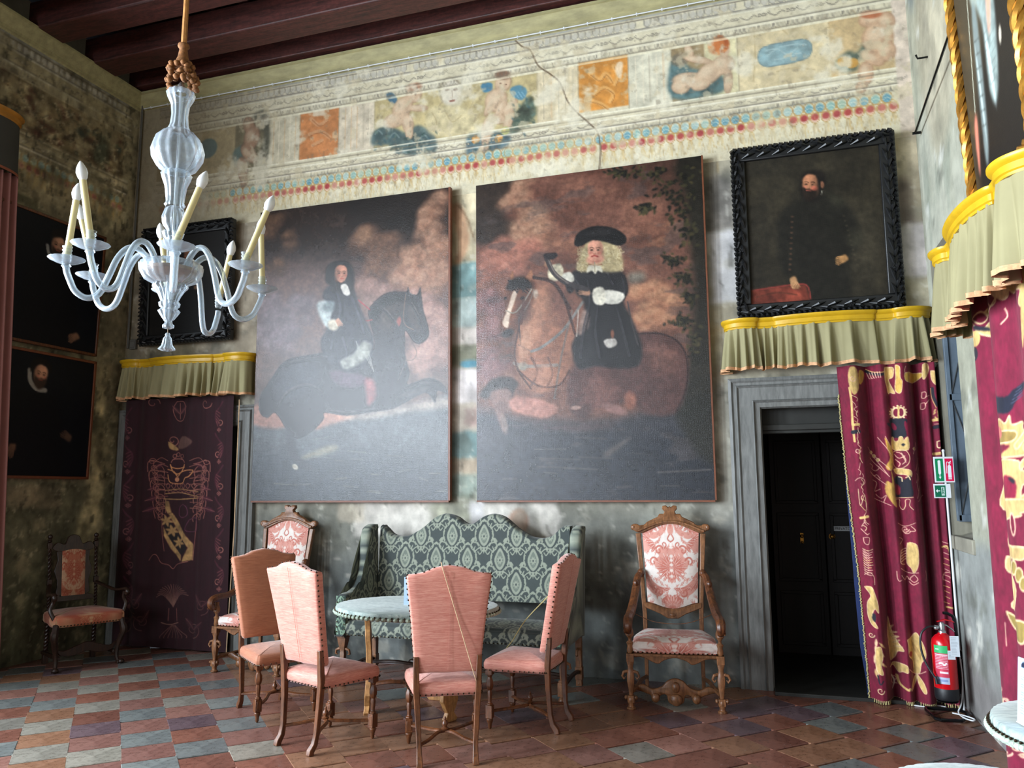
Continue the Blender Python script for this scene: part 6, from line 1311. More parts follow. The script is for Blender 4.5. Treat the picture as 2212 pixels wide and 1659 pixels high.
# ------------------------------------------------------------------ embroidered curtains
MR, GD, BK_, LN, CRM = (112, 18, 46), (206, 172, 108), (30, 30, 40), (222, 176, 150), (226, 198, 150)
def border(R, x, y0, y1, w, rs, line, fill, dark=None):
    """a column of scrolls, leaves and small flowers"""
    y = y0; k = 0
    while y < y1:
        s = 1 if k % 2 else -1
        R.line([(x-s*w*.4, y), (x-s*w*.1, y+w*.5), (x+s*w*.35, y+w*1.1), (x+s*w*.3, y+w*1.9), (x-s*w*.25, y+w*2.3)], w*.16, fill)
        R.scroll((x-s*w*.1, y+w*2.0), w*.33, 1.1, 90, w*.09, line, s)
        for j in range(5): R.leaf((x+s*w*.3, y+w*(.9+.25*j)), w*.55, w*.2, 90+s*(60-10*j), fill, .95, 0, line)
        if dark: R.line([(x+s*w*.35, y+w*.8), (x+s*w*.45, y+w*1.3), (x+s*w*.3, y+w*1.8)], w*.18, dark)
        for a in range(0, 360, 90): R.ell((x+w*.13*math.cos(math.radians(a)), y+w*2.75+w*.13*math.sin(math.radians(a))), w*.1, w*.1, line, 0, .15); 
        for a in range(0, 360, 90): R.ell((x+w*.13*math.cos(math.radians(a)), y+w*2.75+w*.13*math.sin(math.radians(a))), w*.06, w*.06, fill, 0, .15)
        y += w*3.1; k += 1
def outl(R, pts, w, col, fill=None, closed=True):
    if fill: R.poly(pts, fill, 1)
    R.line(list(pts)+([pts[0]] if closed else []), w, col)
def fringe(R): pass
# --- doorway curtain, right: gathered; design drawn flat as it hangs
def fold_y(x, fl, amp): return amp*np.interp(x, *zip(*fl))
def curtain_mesh(root, name, R, x0f, x1f, z0, z1, nx, nz, yfn, mat, axis=0, off=0, label=None):
    Z = np.linspace(z1, z0, nz)[:, None]; U = np.linspace(0, 1, nx)[None]; X = x0f(Z)*(1-U)+x1f(Z)*U; Y = yfn(U, Z); X, Y, Z = np.broadcast_arrays(X, Y, Z); rgb = R.at(X-R.ox+0*Z, R.oz-Z+0*X) if R is not None else None
    G = np.stack([X, Y, Z+0*X], -1) if axis == 0 else np.stack([off+Y, X, Z+0*X], -1)
    if axis == 1: G = G[:, ::-1]; rgb = rgb[:, ::-1] if rgb is not None else None
    o = gridmesh(name, G, rgb, mat, root)
    if label: o['label'] = label
    return o
X0, Z1 = 7.2, 2.62
R = Ras(.95, 2.64, 360, MR); R.ox = X0; R.oz = Z1; rs = rnd(21)
H1 = hom4([(0, 0), (1211, 0), (1211, 1659), (0, 1659)], [(7.35-X0, Z1-2.614), (8.237-X0, Z1-2.564), (8.142-X0, Z1-1.27), (7.273-X0, Z1-1.261)])
H2 = hom4([(0, 0), (1106, 0), (1106, 1659), (0, 1659)], [(7.342-X0, Z1-1.297), (8.175-X0, Z1-1.304), (8.078-X0, Z1-.008), (7.263-X0, Z1+.054)])
R.T = H1
R.poly([(160, 60), (230, 80), (250, 260), (200, 330), (160, 260), (140, 160)], GD, 1); R.scroll((185, 170), 34, 1.2, 0, 9, LN); R.poly([(250, 90), (310, 90), (300, 180), (255, 220)], (214, 176, 70), 1)
R.line([(330, 80), (380, 110), (450, 130), (500, 120)], 26, BK_); R.line([(330, 60), (390, 95), (460, 108), (510, 95)], 8, GD)
for k in range(6): R.line([(340+k*22, 100), (360+k*20, 150), (372+k*18, 158)], 7, LN)
outl(R, [(500, 60), (580, 60), (580, 150), (545, 170), (560, 220), (600, 310), (560, 300), (540, 310), (525, 250), (505, 180)], 6, CRM, GD); outl(R, [(600, 40), (640, 60), (645, 160), (665, 200), (655, 300), (625, 310), (600, 270), (605, 160)], 6, CRM, (212, 168, 84))
R.line([(700, 50), (690, 100), (720, 150), (800, 150), (860, 120)], 7, LN); outl(R, [(690, 120), (760, 100), (860, 110), (860, 150), (780, 200), (700, 190)], 6, CRM, (214, 172, 76)); outl(R, [(870, 30), (920, 20), (930, 90), (890, 170), (870, 150)], 5, CRM, GD)
outl(R, [(950, 90), (1020, 110), (1030, 180), (1000, 230), (960, 180)], 5, CRM, GD); R.line([(965, 260), (975, 340), (1010, 430)], 24, BK_); R.line([(950, 260), (960, 350), (1000, 450)], 6, GD)
for c in ((885, 325), (880, 430)): outl(R, [(c[0]-16, c[1]-28), (c[0]+16, c[1]-24), (c[0]+14, c[1]+24), (c[0]-14, c[1]+28)], 6, LN)
R.line([(900, 345), (935, 330)], 6, LN); R.line([(895, 420), (935, 370)], 6, LN)
for y in (570, 900): R.line([(975, y), (1050, y-8)], 30, GD)
R.line([(985, 640), (1050, 630)], 34, BK_); R.line([(985, 610), (1055, 606)], 6, LN); outl(R, [(1010, 780), (1045, 775), (1050, 830), (1015, 835)], 10, CRM)
for k in range(8): R.leaf((990+rs.uniform(0, 40), 460+k*14), 40, 16, rs.uniform(20, 160), GD)
# left hem column
R.line([(155, 260), (175, 400), (185, 600), (205, 780)], 20, GD)
for y, h in ((620, 26), (690, 38)): R.line([(190, y), (245, y-6)], h, GD if h < 30 else BK_)
for k in range(26): y = 340+k*50+rs.uniform(-10, 10); R.line([(175+k*4+rs.uniform(0, 50), y), (190+k*4+rs.uniform(0, 40), y+25), (180+k*4+rs.uniform(10, 60), y+55)], 6, rs.choice([LN, CRM, GD]))
R.scroll((235, 870), 28, 1.3, 0, 8, LN); R.scroll((270, 1180), 60, .8, 200, 7, LN); R.line([(240, 1240), (260, 1400), (300, 1300), (320, 1440)], 6, CRM); R.line([(265, 1520), (330, 1505)], 26, GD); R.line([(275, 1600), (300, 1560), (340, 1580)], 7, LN)
# crown, eagle, coronet, arms, weapons
for a in range(0, 360, 24): R.ell((630+76*math.cos(math.radians(a)), 498+66*math.sin(math.radians(a))), 8, 8, CRM, 0, .2)
R.ell((630, 498), 68, 60, CRM, 0, .06); R.ell((612, 498), 22, 40, MR, 0, .1); R.ell((655, 498), 20, 40, MR, 0, .1); R.line([(632, 440), (632, 556)], 16, GD)
R.poly([(550, 560), (600, 555), (700, 562), (710, 600), (690, 640), (700, 735), (580, 735), (570, 680), (560, 640), (530, 620), (525, 600), (555, 600)], BK_, 1); R.ell((592, 630), 20, 42, MR, -20, .1); R.ell((695, 615), 12, 34, MR, 0, .1)
outl(R, [(572, 740), (590, 735), (600, 770), (632, 770), (640, 735), (668, 735), (680, 770), (700, 745), (722, 745), (722, 860), (580, 850)], 5, CRM, GD); R.poly([(655, 812), (675, 795), (695, 812), (675, 828)], BK_, 1, 1, False)
outl(R, [(585, 880), (640, 860), (700, 870), (735, 930), (720, 1000), (650, 1040), (590, 1000)], 6, CRM); 
for pts in ([(600, 900), (640, 940), (690, 920)], [(610, 950), (650, 990), (640, 1020)], [(660, 890), (700, 960), (670, 1000)], [(620, 880), (660, 900), (700, 980)]): R.line(pts, 8, LN)
outl(R, [(590, 1050), (640, 1040), (745, 1060), (750, 1120), (690, 1100), (620, 1090)], 6, CRM, GD)
R.poly([(600, 1130), (650, 1110), (690, 1150), (740, 1110), (755, 1200), (765, 1310), (620, 1315), (610, 1280), (660, 1240), (640, 1200), (605, 1180)], BK_, 1); R.poly([(605, 1200), (650, 1230), (655, 1290), (615, 1290)], (140, 30, 48), 1); R.line([(640, 1120), (665, 1130), (670, 1165)], 10, CRM); R.line([(700, 1130), (725, 1120), (740, 1150)], 10, CRM); R.line([(610, 1325), (770, 1320)], 7, CRM)
R.poly([(500, 740), (560, 820), (585, 900), (580, 1040), (540, 1060), (510, 1020), (550, 940), (520, 840)], (206, 158, 70), 1); R.poly([(560, 1060), (590, 1150), (610, 1320), (620, 1420), (560, 1360), (510, 1260), (520, 1160), (570, 1180)], (196, 152, 78), 1)
for a, b in (((345, 830), (530, 1100)), ((440, 735), (580, 930)), ((370, 935), (545, 1120)), ((400, 900), (560, 1060)), ((370, 1070), (520, 1200)), ((415, 1330), (560, 1400)), ((505, 730), (570, 850)), ((810, 785), (775, 900)), ((845, 935), (800, 1060)), ((850, 1030), (805, 1180)), ((850, 1210), (815, 1330)), ((895, 1300), (825, 1360))): R.line([a, b], 6, LN)
for c in ((380, 880), (410, 915), (445, 955), (785, 850)): outl(R, [(c[0]-15, c[1]), (c[0], c[1]-17), (c[0]+16, c[1]), (c[0], c[1]+17)], 5, CRM, GD)
for pts in ([(365, 990), (400, 1010), (390, 1040), (430, 1060), (460, 1030), (440, 1010)], [(375, 1075), (410, 1110), (440, 1100), (470, 1140)], [(400, 1150), (440, 1180), (420, 1260), (470, 1240)], [(430, 1290), (480, 1330), (520, 1300), (500, 1370)], [(810, 1090), (840, 1130), (815, 1190), (830, 1260)]): R.line(pts, 6, LN)
R.line([(610, 1340), (650, 1340), (650, 1400), (680, 1440), (700, 1400), (700, 1345), (740, 1345), (735, 1400), (770, 1440)], 6, CRM); R.line([(630, 1570), (700, 1600), (790, 1565)], 6, LN); R.scroll((700, 1630), 34, 1.5, 0, 7, LN); R.line([(750, 1600), (790, 1640), (740, 1650)], 7, LN)
R.T = H2
R.line([(170, 10), (220, 60), (240, 50)], 7, LN); outl(R, [(190, 90), (240, 90), (235, 150), (200, 140)], 6, LN); R.scroll((590, 30), 30, 1.3, 0, 7, LN); R.line([(525, 90), (560, 110), (530, 150)], 6, LN)
for k in range(11): R.line([(185+k*2, 190+k*22), (225+rs.uniform(-10, 10), 210+k*22), (265+rs.uniform(-6, 12), 195+k*24)], 6, rs.choice([LN, GD, CRM])); R.line([(190+k*2, 200+k*22), (240, 250+k*18)], 5, LN)
R.line([(205, 430), (250, 410), (285, 450), (290, 520)], 6, LN); outl(R, [(205, 545), (260, 540), (290, 600), (320, 700), (325, 780), (290, 740), (270, 820), (320, 915), (270, 890), (235, 800), (230, 690), (255, 620)], 6, CRM, GD); R.poly([(275, 780), (300, 800), (295, 860), (270, 830)], BK_, 1)
outl(R, [(600, 140), (650, 140), (685, 180), (690, 330), (655, 415), (630, 370), (600, 330), (595, 240)], 5, CRM, GD)
for k in range(5): R.line([(540, 210+k*26), (590, 190+k*24)], 7, LN)
R.line([(540, 210), (535, 320), (580, 340)], 7, LN); R.line([(500, 400), (505, 460), (520, 490), (545, 480)], 6, LN); R.line([(540, 375), (610, 415), (690, 410)], 6, LN); R.line([(545, 440), (580, 480), (600, 450), (620, 480)], 7, LN)
outl(R, [(655, 430), (685, 470), (655, 500), (625, 470)], 6, LN); R.line([(620, 500), (650, 525), (690, 500)], 6, LN); R.line([(765, 395), (775, 440), (765, 490)], 6, LN)
for c in ((265, 985),): R.scroll(c, 26, 1.2, 0, 9, CRM)
for k in range(9): R.leaf((300+rs.uniform(-20, 40), 1010+k*36), 90, 24, 60+rs.uniform(-30, 40), rs.choice([GD, CRM]), .95, 0, LN)
outl(R, [(300, 1100), (345, 1090), (365, 1180), (350, 1260), (370, 1340), (320, 1320), (300, 1220)], 6, CRM, GD); R.line([(320, 1350), (340, 1430), (370, 1400)], 12, BK_); R.scroll((345, 1490), 34, 1.2, 0, 9, CRM)
outl(R, [(437, 835), (470, 960), (510, 1050), (565, 1130), (520, 1150), (500, 1210), (460, 1240), (440, 1100), (425, 960)], 6, CRM, GD)
for k in range(6): R.leaf((440+k*10, 960+k*30), 70, 20, -30+rs.uniform(-20, 20), CRM, .95, 0, (150, 120, 80))
outl(R, [(455, 1300), (500, 1260), (590, 1265), (605, 1330), (560, 1330), (530, 1345), (490, 1290)], 6, CRM, GD); R.line([(520, 1380), (540, 1450), (600, 1490), (620, 1480)], 22, GD); R.scroll((500, 1420), 44, 1.1, 60, 8, LN); R.line([(470, 1380), (500, 1440), (480, 1500)], 16, (214, 206, 190))
outl(R, [(595, 1030), (640, 1010), (675, 965), (705, 1010), (745, 1100), (755, 1180), (720, 1240), (705, 1340), (665, 1340), (655, 1230), (615, 1180), (605, 1080)], 6, CRM, GD); R.poly([(620, 1140), (645, 1150), (640, 1190), (612, 1170)], (150, 34, 40), 1)
for k in range(10): R.line([(640+k*8, 1040+k*12), (660+k*6, 1120+k*10)], 5, (160, 126, 74), .8)
R.line([(615, 1300), (680, 1350), (755, 1310)], 6, LN); outl(R, [(690, 1350), (650, 1420), (635, 1500), (680, 1430)], 6, CRM, GD); outl(R, [(690, 1350), (740, 1420), (765, 1500), (745, 1515), (705, 1440)], 6, CRM, GD)
R.line([(920, 180), (960, 170), (985, 230)], 14, GD); 
for k in range(12): R.line([(930+rs.uniform(-10, 20), 130+k*50), (985, 150+k*50)], 6, rs.choice([LN, GD])); 
R.scroll((980, 450), 60, .8, 150, 7, LN); R.line([(960, 730), (1030, 740)], 16, GD)
R.brush(.22, 31, (.6, 1.6))
c_r = thing('embroidered_curtain', 'maroon curtain embroidered in gold, gathered at the right side of the doorway', 'curtain', (0, 0, 0), 0, 'maroon embroidered curtains'); 
FL_ = [(0, .1), (.06, .35), (.12, 1), (.2, .85), (.27, -.2), (.31, -.9), (.36, -.3), (.44, .75), (.5, .5), (.535, -.1), (.58, .6), (.66, 1.05), (.74, .6), (.79, -.9), (.83, -.8), (.87, .5), (.92, .6), (.95, 0), (.975, .8), (1, .5)]
def xr0(Z): return np.interp(Z, [0, .5, 1.0, 1.6, 2.1, 2.56], [7.465, 7.455, 7.44, 7.405, 7.385, 7.375])
def xr1(Z): return np.interp(Z, [0, 1.2, 2.56], [8.06, 8.07, 8.075])
def yr(U, Z):
    f = np.interp(U, np.linspace(0, 1, 220), np.convolve(np.pad(np.interp(np.linspace(0, 1, 220), *zip(*FL_)), 5, mode='edge'), np.ones(11)/11, 'valid')); return -.145-f*.1*(.75+.35*(2.6-Z)/2.6)
curtain_mesh(c_r, 'curtain_cloth', R, xr0, xr1, .02, 2.57, 240, 650, yr, M['embroid'])
curtain_mesh(c_r, 'lining', None, lambda Z: xr0(Z)-.035*np.clip((1.9-Z)/1.0, 0, 1)*np.clip(Z/.4, .3, 1), lambda Z: xr0(Z)+.14, .03, 2.3, 8, 40, lambda U, Z: -.09+0*U*Z-.01, simple('navy_lining', (26, 44, 92), .7, nz=6, bump=0), label='navy blue lining cloth')
mb = MB(); q = rnd(3)
for z in np.arange(.03, 2.35, .0085): x = float(xr0(z)); y = float(yr(0., z)); mb.ball((x-.004+q.uniform(-.004, .004), y-.004, z), (.006+q.uniform(0, .004), .006, .006), 5, 3)
for x in np.arange(7.47, 8.06, .012): u = (x-7.465)/.595; mb.tube([(x, float(yr(u, .02)), .03), (x+q.uniform(-.004, .004), float(yr(u, .02))-.004, .004)], .004, 4)
prop(mb.build('fringe', simple('straw_fringe', (186, 174, 120), .8, bump=0), c_r), kind='stuff')
# --- curtain in the left corner, corner shade mixed into its maroon
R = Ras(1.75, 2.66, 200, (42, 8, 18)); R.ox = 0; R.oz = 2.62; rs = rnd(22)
R.T = hom4([(0, 0), (889, 0), (889, 1659), (0, 1659)], [(-.005, -.008), (1.796, .067), (1.916, 2.621), (.216, 2.72)])
l1, l2 = (150, 96, 84), (168, 130, 84)
border(R, 675, 20, 1200, 66, rs, l1, (72, 28, 40)); border(R, 85, 60, 1150, 70, rs, (116, 72, 70), (70, 28, 40))
for s in (-1, 1):
    for k in range(6): R.scroll((415+s*(150-k*6), 470+k*60), 62-4*k, .9, 90+s*60, 5, l1, s); R.line([(415+s*90, 420+k*55), (415+s*(190-5*k), 400+k*62), (415+s*(200-8*k), 470+k*60)], 5, l1)
    for k in range(5): R.leaf((415+s*(100+14*k), 420+k*70), 80, 30, 90-s*70, (74, 30, 44), .9, 0, l1)
    for k in range(9): R.line([(415+s*70, 400+k*38), (415+s*(120+4*k), 380+k*42), (415+s*(170-3*k), 420+k*40), (415+s*(150-4*k), 450+k*40)], 4, l1); R.scroll((415+s*(175-6*k), 405+k*42), 24, 1.2, 60*k, 4, l1, s)
    R.scroll((415+s*40, 270), 36, 1.2, 90, 6, l1, s)
R.poly([(350, 275), (405, 320), (395, 335), (355, 320)], l2, 1); R.poly([(405, 320), (430, 240), (500, 270), (470, 310)], (96, 66, 60), 1)
for x in (385, 405, 430): R.ell((x, 370-10*(x == 405)), 13, 13, l1, 0, .1); R.ell((x, 370-10*(x == 405)), 9, 9, (42, 8, 18), 0, .1)
R.line([(365, 410), (380, 390), (430, 390), (450, 410)], 5, l1); R.line([(345, 455), (380, 470), (400, 500), (430, 470), (500, 460), (480, 500), (455, 510), (430, 545), (360, 540), (345, 490)], 6, (204, 140, 90)); R.line([(360, 425), (375, 470), (400, 485), (430, 465), (450, 425)], 7, (204, 140, 90)); R.line([(365, 440), (400, 450), (450, 440)], 6, (204, 140, 90)); R.ell((397, 520), 14, 14, (200, 136, 100), 0, .15)
for x in range(345, 530, 32): outl(R, [(x-12, 560), (x, 545), (x+12, 560), (x, 578)], 4, l1)
R.line([(330, 590), (430, 582), (530, 600)], 5, l2); R.line([(330, 612), (430, 605), (530, 632)], 5, l2); R.line([(318, 645), (420, 648), (525, 640)], 6, l2); R.line([(318, 645), (305, 820), (320, 980)], 4, l1); R.line([(525, 640), (515, 820), (495, 1040)], 4, l1)
for k in range(6): outl(R, [(345+k*30, 598), (358+k*30, 590), (370+k*30, 600), (358+k*30, 608)], 3, l1)
R.poly([(330, 655), (350, 660), (365, 735), (340, 740), (326, 700)], l2, 1, 1, False, None, .4); R.poly([(345, 740), (370, 735), (460, 880), (500, 940), (495, 1040), (430, 1050), (470, 960), (400, 850)], (168, 132, 84), 1, .95, False, None, .4, 5)
R.poly([(315, 820), (330, 850), (380, 950), (430, 1010), (425, 1050), (360, 970), (318, 880)], (168, 132, 84), 1, .95, False, None, .4, 6); R.poly([(335, 760), (400, 860), (460, 950), (430, 1000), (370, 930), (325, 830)], (24, 16, 18), 1)
for cx, cy in ((335, 785), (368, 850), (412, 925)):
    for a in range(0, 360, 60): R.leaf((cx, cy), 42, 18, a+15, l2)
R.line([(440, 680), (415, 700), (412, 750), (440, 765), (470, 745), (465, 700), (440, 680)], 5, (96, 50, 70)); R.line([(480, 780), (515, 770), (515, 850), (455, 845), (480, 780)], 5, (88, 44, 64))
R.line([(215, 1040), (240, 1005), (270, 1010), (300, 1055), (345, 1070), (370, 1095), (400, 1065), (470, 1048)], 4, l1)
for k in range(16): a = math.radians(200+k*9); R.line([(370, 1340), (370+60*math.cos(a), 1280+50*math.sin(a)), (370+110*math.cos(a), 1320+125*math.sin(a))], 4, (120, 84, 74))
R.line([(300, 1440), (350, 1455), (410, 1440)], 6, (124, 88, 76)); R.line([(345, 1350), (340, 1430)], 4, l1); R.line([(395, 1350), (400, 1430)], 4, l1)
for k in range(8): R.line([(360+k*4, 1460), (300+k*22, 1520), (290+k*24, 1540)], 4, (110, 74, 66))
for c, s in (((130, 1330), 1), ((560, 1340), -1), ((170, 1440), 1), ((500, 1490), -1), ((60, 1450), -1)): R.scroll(c, 54, 1.3, 90, 4, (112, 76, 68), s); R.leaf(c, 90, 30, -90+s*30, (66, 30, 38), .9, 0, (112, 76, 68)); R.leaf(c, 80, 26, -90-s*50, (66, 30, 38), .9, 0, (112, 76, 68))
outl(R, [(400, 20), (440, 20), (455, 70), (440, 130), (418, 145), (396, 130), (378, 70)], 4, l1); R.line([(418, 30), (418, 130)], 4, l1)
for s in (-1, 1): R.leaf((418, 100), 70, 22, -90+s*40, (84, 44, 48), .9, 0, l1); R.scroll((418+s*170, 30), 40, 1, 0, 5, l1, s)
R.brush(.2, 32, (.6, 1.6))
c_l = thing('embroidered_curtain', 'shade-darkened maroon curtain with embroidered coat of arms in the left corner', 'curtain', (0, 0, 0), 0, 'maroon embroidered curtains')
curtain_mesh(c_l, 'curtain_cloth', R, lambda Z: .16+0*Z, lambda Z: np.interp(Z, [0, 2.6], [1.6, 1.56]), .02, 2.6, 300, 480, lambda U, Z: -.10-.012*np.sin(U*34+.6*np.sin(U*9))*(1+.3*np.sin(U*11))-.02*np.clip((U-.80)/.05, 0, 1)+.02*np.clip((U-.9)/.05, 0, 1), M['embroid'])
mb = MB(); mb.tube([(1.60, -.1, .02), (1.64, -.11, 1.2), (1.63, -.1, 2.55)], .006, 5); mb.build('pull_cord', M['rope'], c_l)
# --- curtain on the right wall
R = Ras(1.75, 2.9, 230, (120, 22, 52)); R.ox = -3.35; R.oz = 2.85; rs = rnd(23)
A = hom4([(0, 0), (406, 0), (406, 1659), (0, 1659)], [(-1.752+3.35, -.1), (-2.825+3.35, .208), (-2.477+3.35, 1.354), (-1.227+3.35, 1.384)])
B = hom4([(0, 0), (378, 0), (378, 1659), (0, 1659)], [(-1.248+3.35, 1.326), (-2.49+3.35, 1.31), (-2.079+3.35, 2.663), (-.608+3.35, 3.133)])
R.T = A; W2 = 5
for k in range(9): outl(R, [(60+k*34+rs.uniform(-6, 6), 400-k*44), (90+k*34, 350-k*42), (110+k*34, 390-k*40), (95+k*34, 430-k*40)], W2, CRM, rs.choice([GD, CRM, MR, BK_]))
R.line([(140, 300), (160, 390), (200, 300), (215, 230)], 6, CRM); R.line([(240, 330), (250, 380), (235, 430)], 6, LN); outl(R, [(70, 430), (100, 470), (120, 420), (150, 450), (155, 515), (100, 500)], 5, CRM, GD); R.poly([(78, 440), (120, 460), (115, 480), (75, 465)], BK_, 1)
outl(R, [(345, 60), (400, 40), (400, 290), (370, 290), (380, 200), (345, 190)], 5, CRM, GD); R.poly([(385, 310), (406, 310), (406, 560), (395, 560)], GD, 1)
for y, c, h in ((540, GD, 40), (640, BK_, 34), (940, GD, 40), (990, BK_, 30), (1250, GD, 50), (1380, LN, 12)): R.line([(20, y), (85, y-12)], h, c)
R.line([(40, 680), (50, 740), (40, 800)], 18, BK_)
for k in range(40): y = 440+k*30; R.line([(20+k*1.6+rs.uniform(0, 10), y), (45+k*1.6, y+14), (62+k*1.4+rs.uniform(-6, 14), y+34)], 6, rs.choice([LN, GD, CRM]))
R.poly([(190, 905), (270, 915), (290, 870), (330, 815), (330, 860), (310, 900), (300, 960), (285, 1020), (240, 1015), (200, 970)], (26, 30, 46), 1)
for k in range(5): R.line([(290+k*3, 960-k*26), (325-k*2, 900-k*16)], 3, (70, 74, 96))
outl(R, [(190, 1110), (215, 1150), (230, 1090), (255, 1060), (280, 1090), (290, 1040), (300, 1100), (330, 1080), (335, 1130), (370, 1220), (350, 1300), (230, 1310), (210, 1260), (195, 1180)], 5, CRM, (200, 166, 104)); outl(R, [(225, 1150), (310, 1140), (305, 1210), (230, 1215)], 5, CRM, (150, 124, 66)); R.ell((255, 1150), 24, 18, (206, 110, 100), -10, .15); R.poly([(215, 1240), (300, 1235), (270, 1290), (230, 1285)], MR, 1)
for a, b in (((320, 1240), (400, 960)), ((345, 1250), (406, 1080)), ((330, 1400), (406, 1180)), ((330, 1640), (406, 1500))): R.line([a, b], 24, CRM); R.line([a, b], 12, (214, 176, 112))
R.poly([(360, 1340), (406, 1310), (406, 1390), (370, 1400)], (160, 140, 70), 1)
outl(R, [(230, 1380), (270, 1330), (330, 1340), (340, 1400), (390, 1410), (395, 1470), (350, 1500), (340, 1659), (215, 1659), (210, 1500)], 5, CRM, (206, 172, 112)); R.poly([(285, 1440), (320, 1450), (335, 1520), (330, 1620), (290, 1600), (280, 1520)], (132, 22, 52), 1); R.poly([(305, 1450), (325, 1460), (325, 1490)], BK_, 1)
R.T = B
outl(R, [(205, 0), (360, 0), (360, 60), (330, 80), (330, 100), (270, 130), (265, 200), (300, 280), (360, 300), (350, 370), (300, 350), (250, 300), (225, 280), (220, 120)], 5, CRM, (206, 172, 112)); R.ell((312, 150), 14, 34, LN, 0, .1); R.ell((312, 150), 8, 26, MR, 0, .1)
for x, y in ((280, 365), (302, 390), (325, 420), (345, 465), (362, 520)): R.ell((x, y), 18, 24, CRM, -30, .08); R.ell((x, y), 13, 18, (160, 136, 70), -30, .1)
outl(R, [(222, 350), (260, 360), (265, 400), (310, 450), (340, 560), (330, 680), (300, 700), (250, 660), (270, 610), (310, 620), (300, 660), (320, 640), (300, 500), (230, 440)], 5, CRM, (206, 176, 120)); R.scroll((290, 640), 40, 1.2, 180, 7, CRM)
outl(R, [(240, 690), (290, 740), (378, 760), (378, 890), (330, 850), (300, 800), (270, 800), (250, 740)], 5, CRM, (150, 128, 66)); R.line([(240, 760), (250, 900)], 4, LN, .8)
for k in range(46): y = 10+k*30; x = 95+k*2.1; R.line([(x+rs.uniform(-6, 10), y), (x+22, y+12), (x+rs.uniform(5, 36), y+30)], 6, rs.choice([LN, GD, CRM]))
for y, c in ((170, GD), (240, BK_), (380, LN)): R.line([(100+y*.06, y), (135+y*.06, y)], 26, c)
for k in range(16): x, y = rs.uniform(195, 270), rs.uniform(1170, 1300); R.scroll((x, y), 14, 1, rs.uniform(0, 360), 6, rs.choice([CRM, GD, LN]))
for k in range(14): x, y = rs.uniform(225, 378), rs.uniform(1440, 1659); R.leaf((x, y), 60, 24, rs.uniform(0, 360), rs.choice([GD, CRM]), .95, 0, LN); R.scroll((x, y), 20, 1, 0, 6, LN)
R.brush(.22, 33, (.6, 1.6))
c_w = thing('embroidered_curtain', 'maroon curtain with large gold embroidery on the right wall by the pale card', 'curtain', (0, 0, 0), 0, 'maroon embroidered curtains')
curtain_mesh(c_w, 'curtain_cloth', R, lambda Z: -1.70+.0*Z-.04*Z, lambda Z: -3.3+0*Z, .02, 2.75, 220, 520, lambda U, Z: -.12-.03*np.sin(U*23+.5*np.sin(U*7)+.25*Z)*(.7+.3*np.sin(U*5)), M['embroid'], 1, 8.11)
# --- pink curtain at the left edge
c_p = thing('pink_curtain', 'dusty pink curtain hanging in folds at the left edge of the wall', 'curtain', (0, 0, 0))
curtain_mesh(c_p, 'curtain_cloth', None, lambda Z: np.interp(Z, [.0, 1.5, 4.5], [-1.33, -1.40, -1.55])+0*Z, lambda Z: -2.3+0*Z, .02, 4.6, 160, 20, lambda U, Z: .11+.03*np.sin(U*62+.4*np.sin(U*13)), M['pink_curtain'], 1, 0)
# ------------------------------------------------------------------ glass chandelier
def glass(name, tint, mixd, rough=.12):
    t = NT(name); nt = t.t; out = [n for n in nt.nodes if n.type == 'OUTPUT_MATERIAL'][0]
    t.set(Base_Color=tint, Roughness=rough, Transmission_Weight=.55, IOR=1.28); t.b.inputs['Specular IOR Level'].default_value = .8
    tr = t.n('ShaderNodeBsdfTransparent'); tr.inputs[0].default_value = (.93, .97, 1, 1)
    mx = t.n('ShaderNodeMixShader'); lw = t.n('ShaderNodeLayerWeight'); lw.inputs[0].default_value = .35
    mr = t.n('ShaderNodeMapRange'); mr.inputs['To Min'].default_value = 1-mixd; mr.inputs['To Max'].default_value = .02; t.l(lw.outputs['Facing'], mr.inputs['Value'])
    t.l(mr.outputs[0], mx.inputs[0]); t.l(t.b.outputs[0], mx.inputs[1]); t.l(tr.outputs[0], mx.inputs[2]); t.l(mx.outputs[0], out.inputs[0]); return t.m
M['glass'] = glass('milky_clear_glass', (.80, .91, 1, 1), .30)
M['glass_arm'] = glass('solid_arm_glass', (.78, .91, 1, 1), .5, .08)
M['wax'] = simple('ivory_candle_tube', (214, 200, 146), .5, bump=0, var=.06)
M['bulb'] = simple('frosted_bulb', (226, 228, 228), .15, bump=0, var=.02)
M['tassel'] = simple('brown_silk_tassel', (128, 82, 40), .8, nz=60, var=.5, bump=.5)
ch = thing('chandelier', 'clear glass chandelier with eight curved arms and candle-shaped bulbs', 'chandelier', (3.75, -3.5, 0))
mb = MB(); mb.tube([(0, 0, 4.1), (.004, 0, 4.8), (0, 0, 6.2)], [.017, .013, .011], 8); mb.build('hanging_cord', simple('gold_cord', (170, 116, 60), .6, nz=40, bump=.3), ch)
mb = MB(); mb.lathe([(.012, 4.14), (.03, 4.13), (.034, 4.115), (.022, 4.1), (.03, 4.05), (.045, 4.01), (.065, 3.98)], 14, ribs=9); rs = rnd(4)
for k in range(70):
    a, z = rs.uniform(0, 2*PI), rs.uniform(3.87, 4.0); r = (.055+.035*(4.0-z)/.13)*rs.uniform(.8, 1.15); mb.ball((r*math.cos(a), r*math.sin(a), z), (.018, .018, .016), 6, 4)
prop(mb.build('rope_tassel', M['tassel'], ch, angle=80), None)
mb = MB(); mb.lathe([(.008, 3.9), (.02, 3.88), (.02, 3.85), (.01, 3.84)], 10); mb.build('metal_collar', M['steel'], ch)
def lat(name, prof, ribs=12, depth=.1, n=72, mat='glass', cap=False): return MB().lathe(prof, n, ribs=ribs, depth=depth, cap=cap).build(name, M[mat], ch, angle=60)
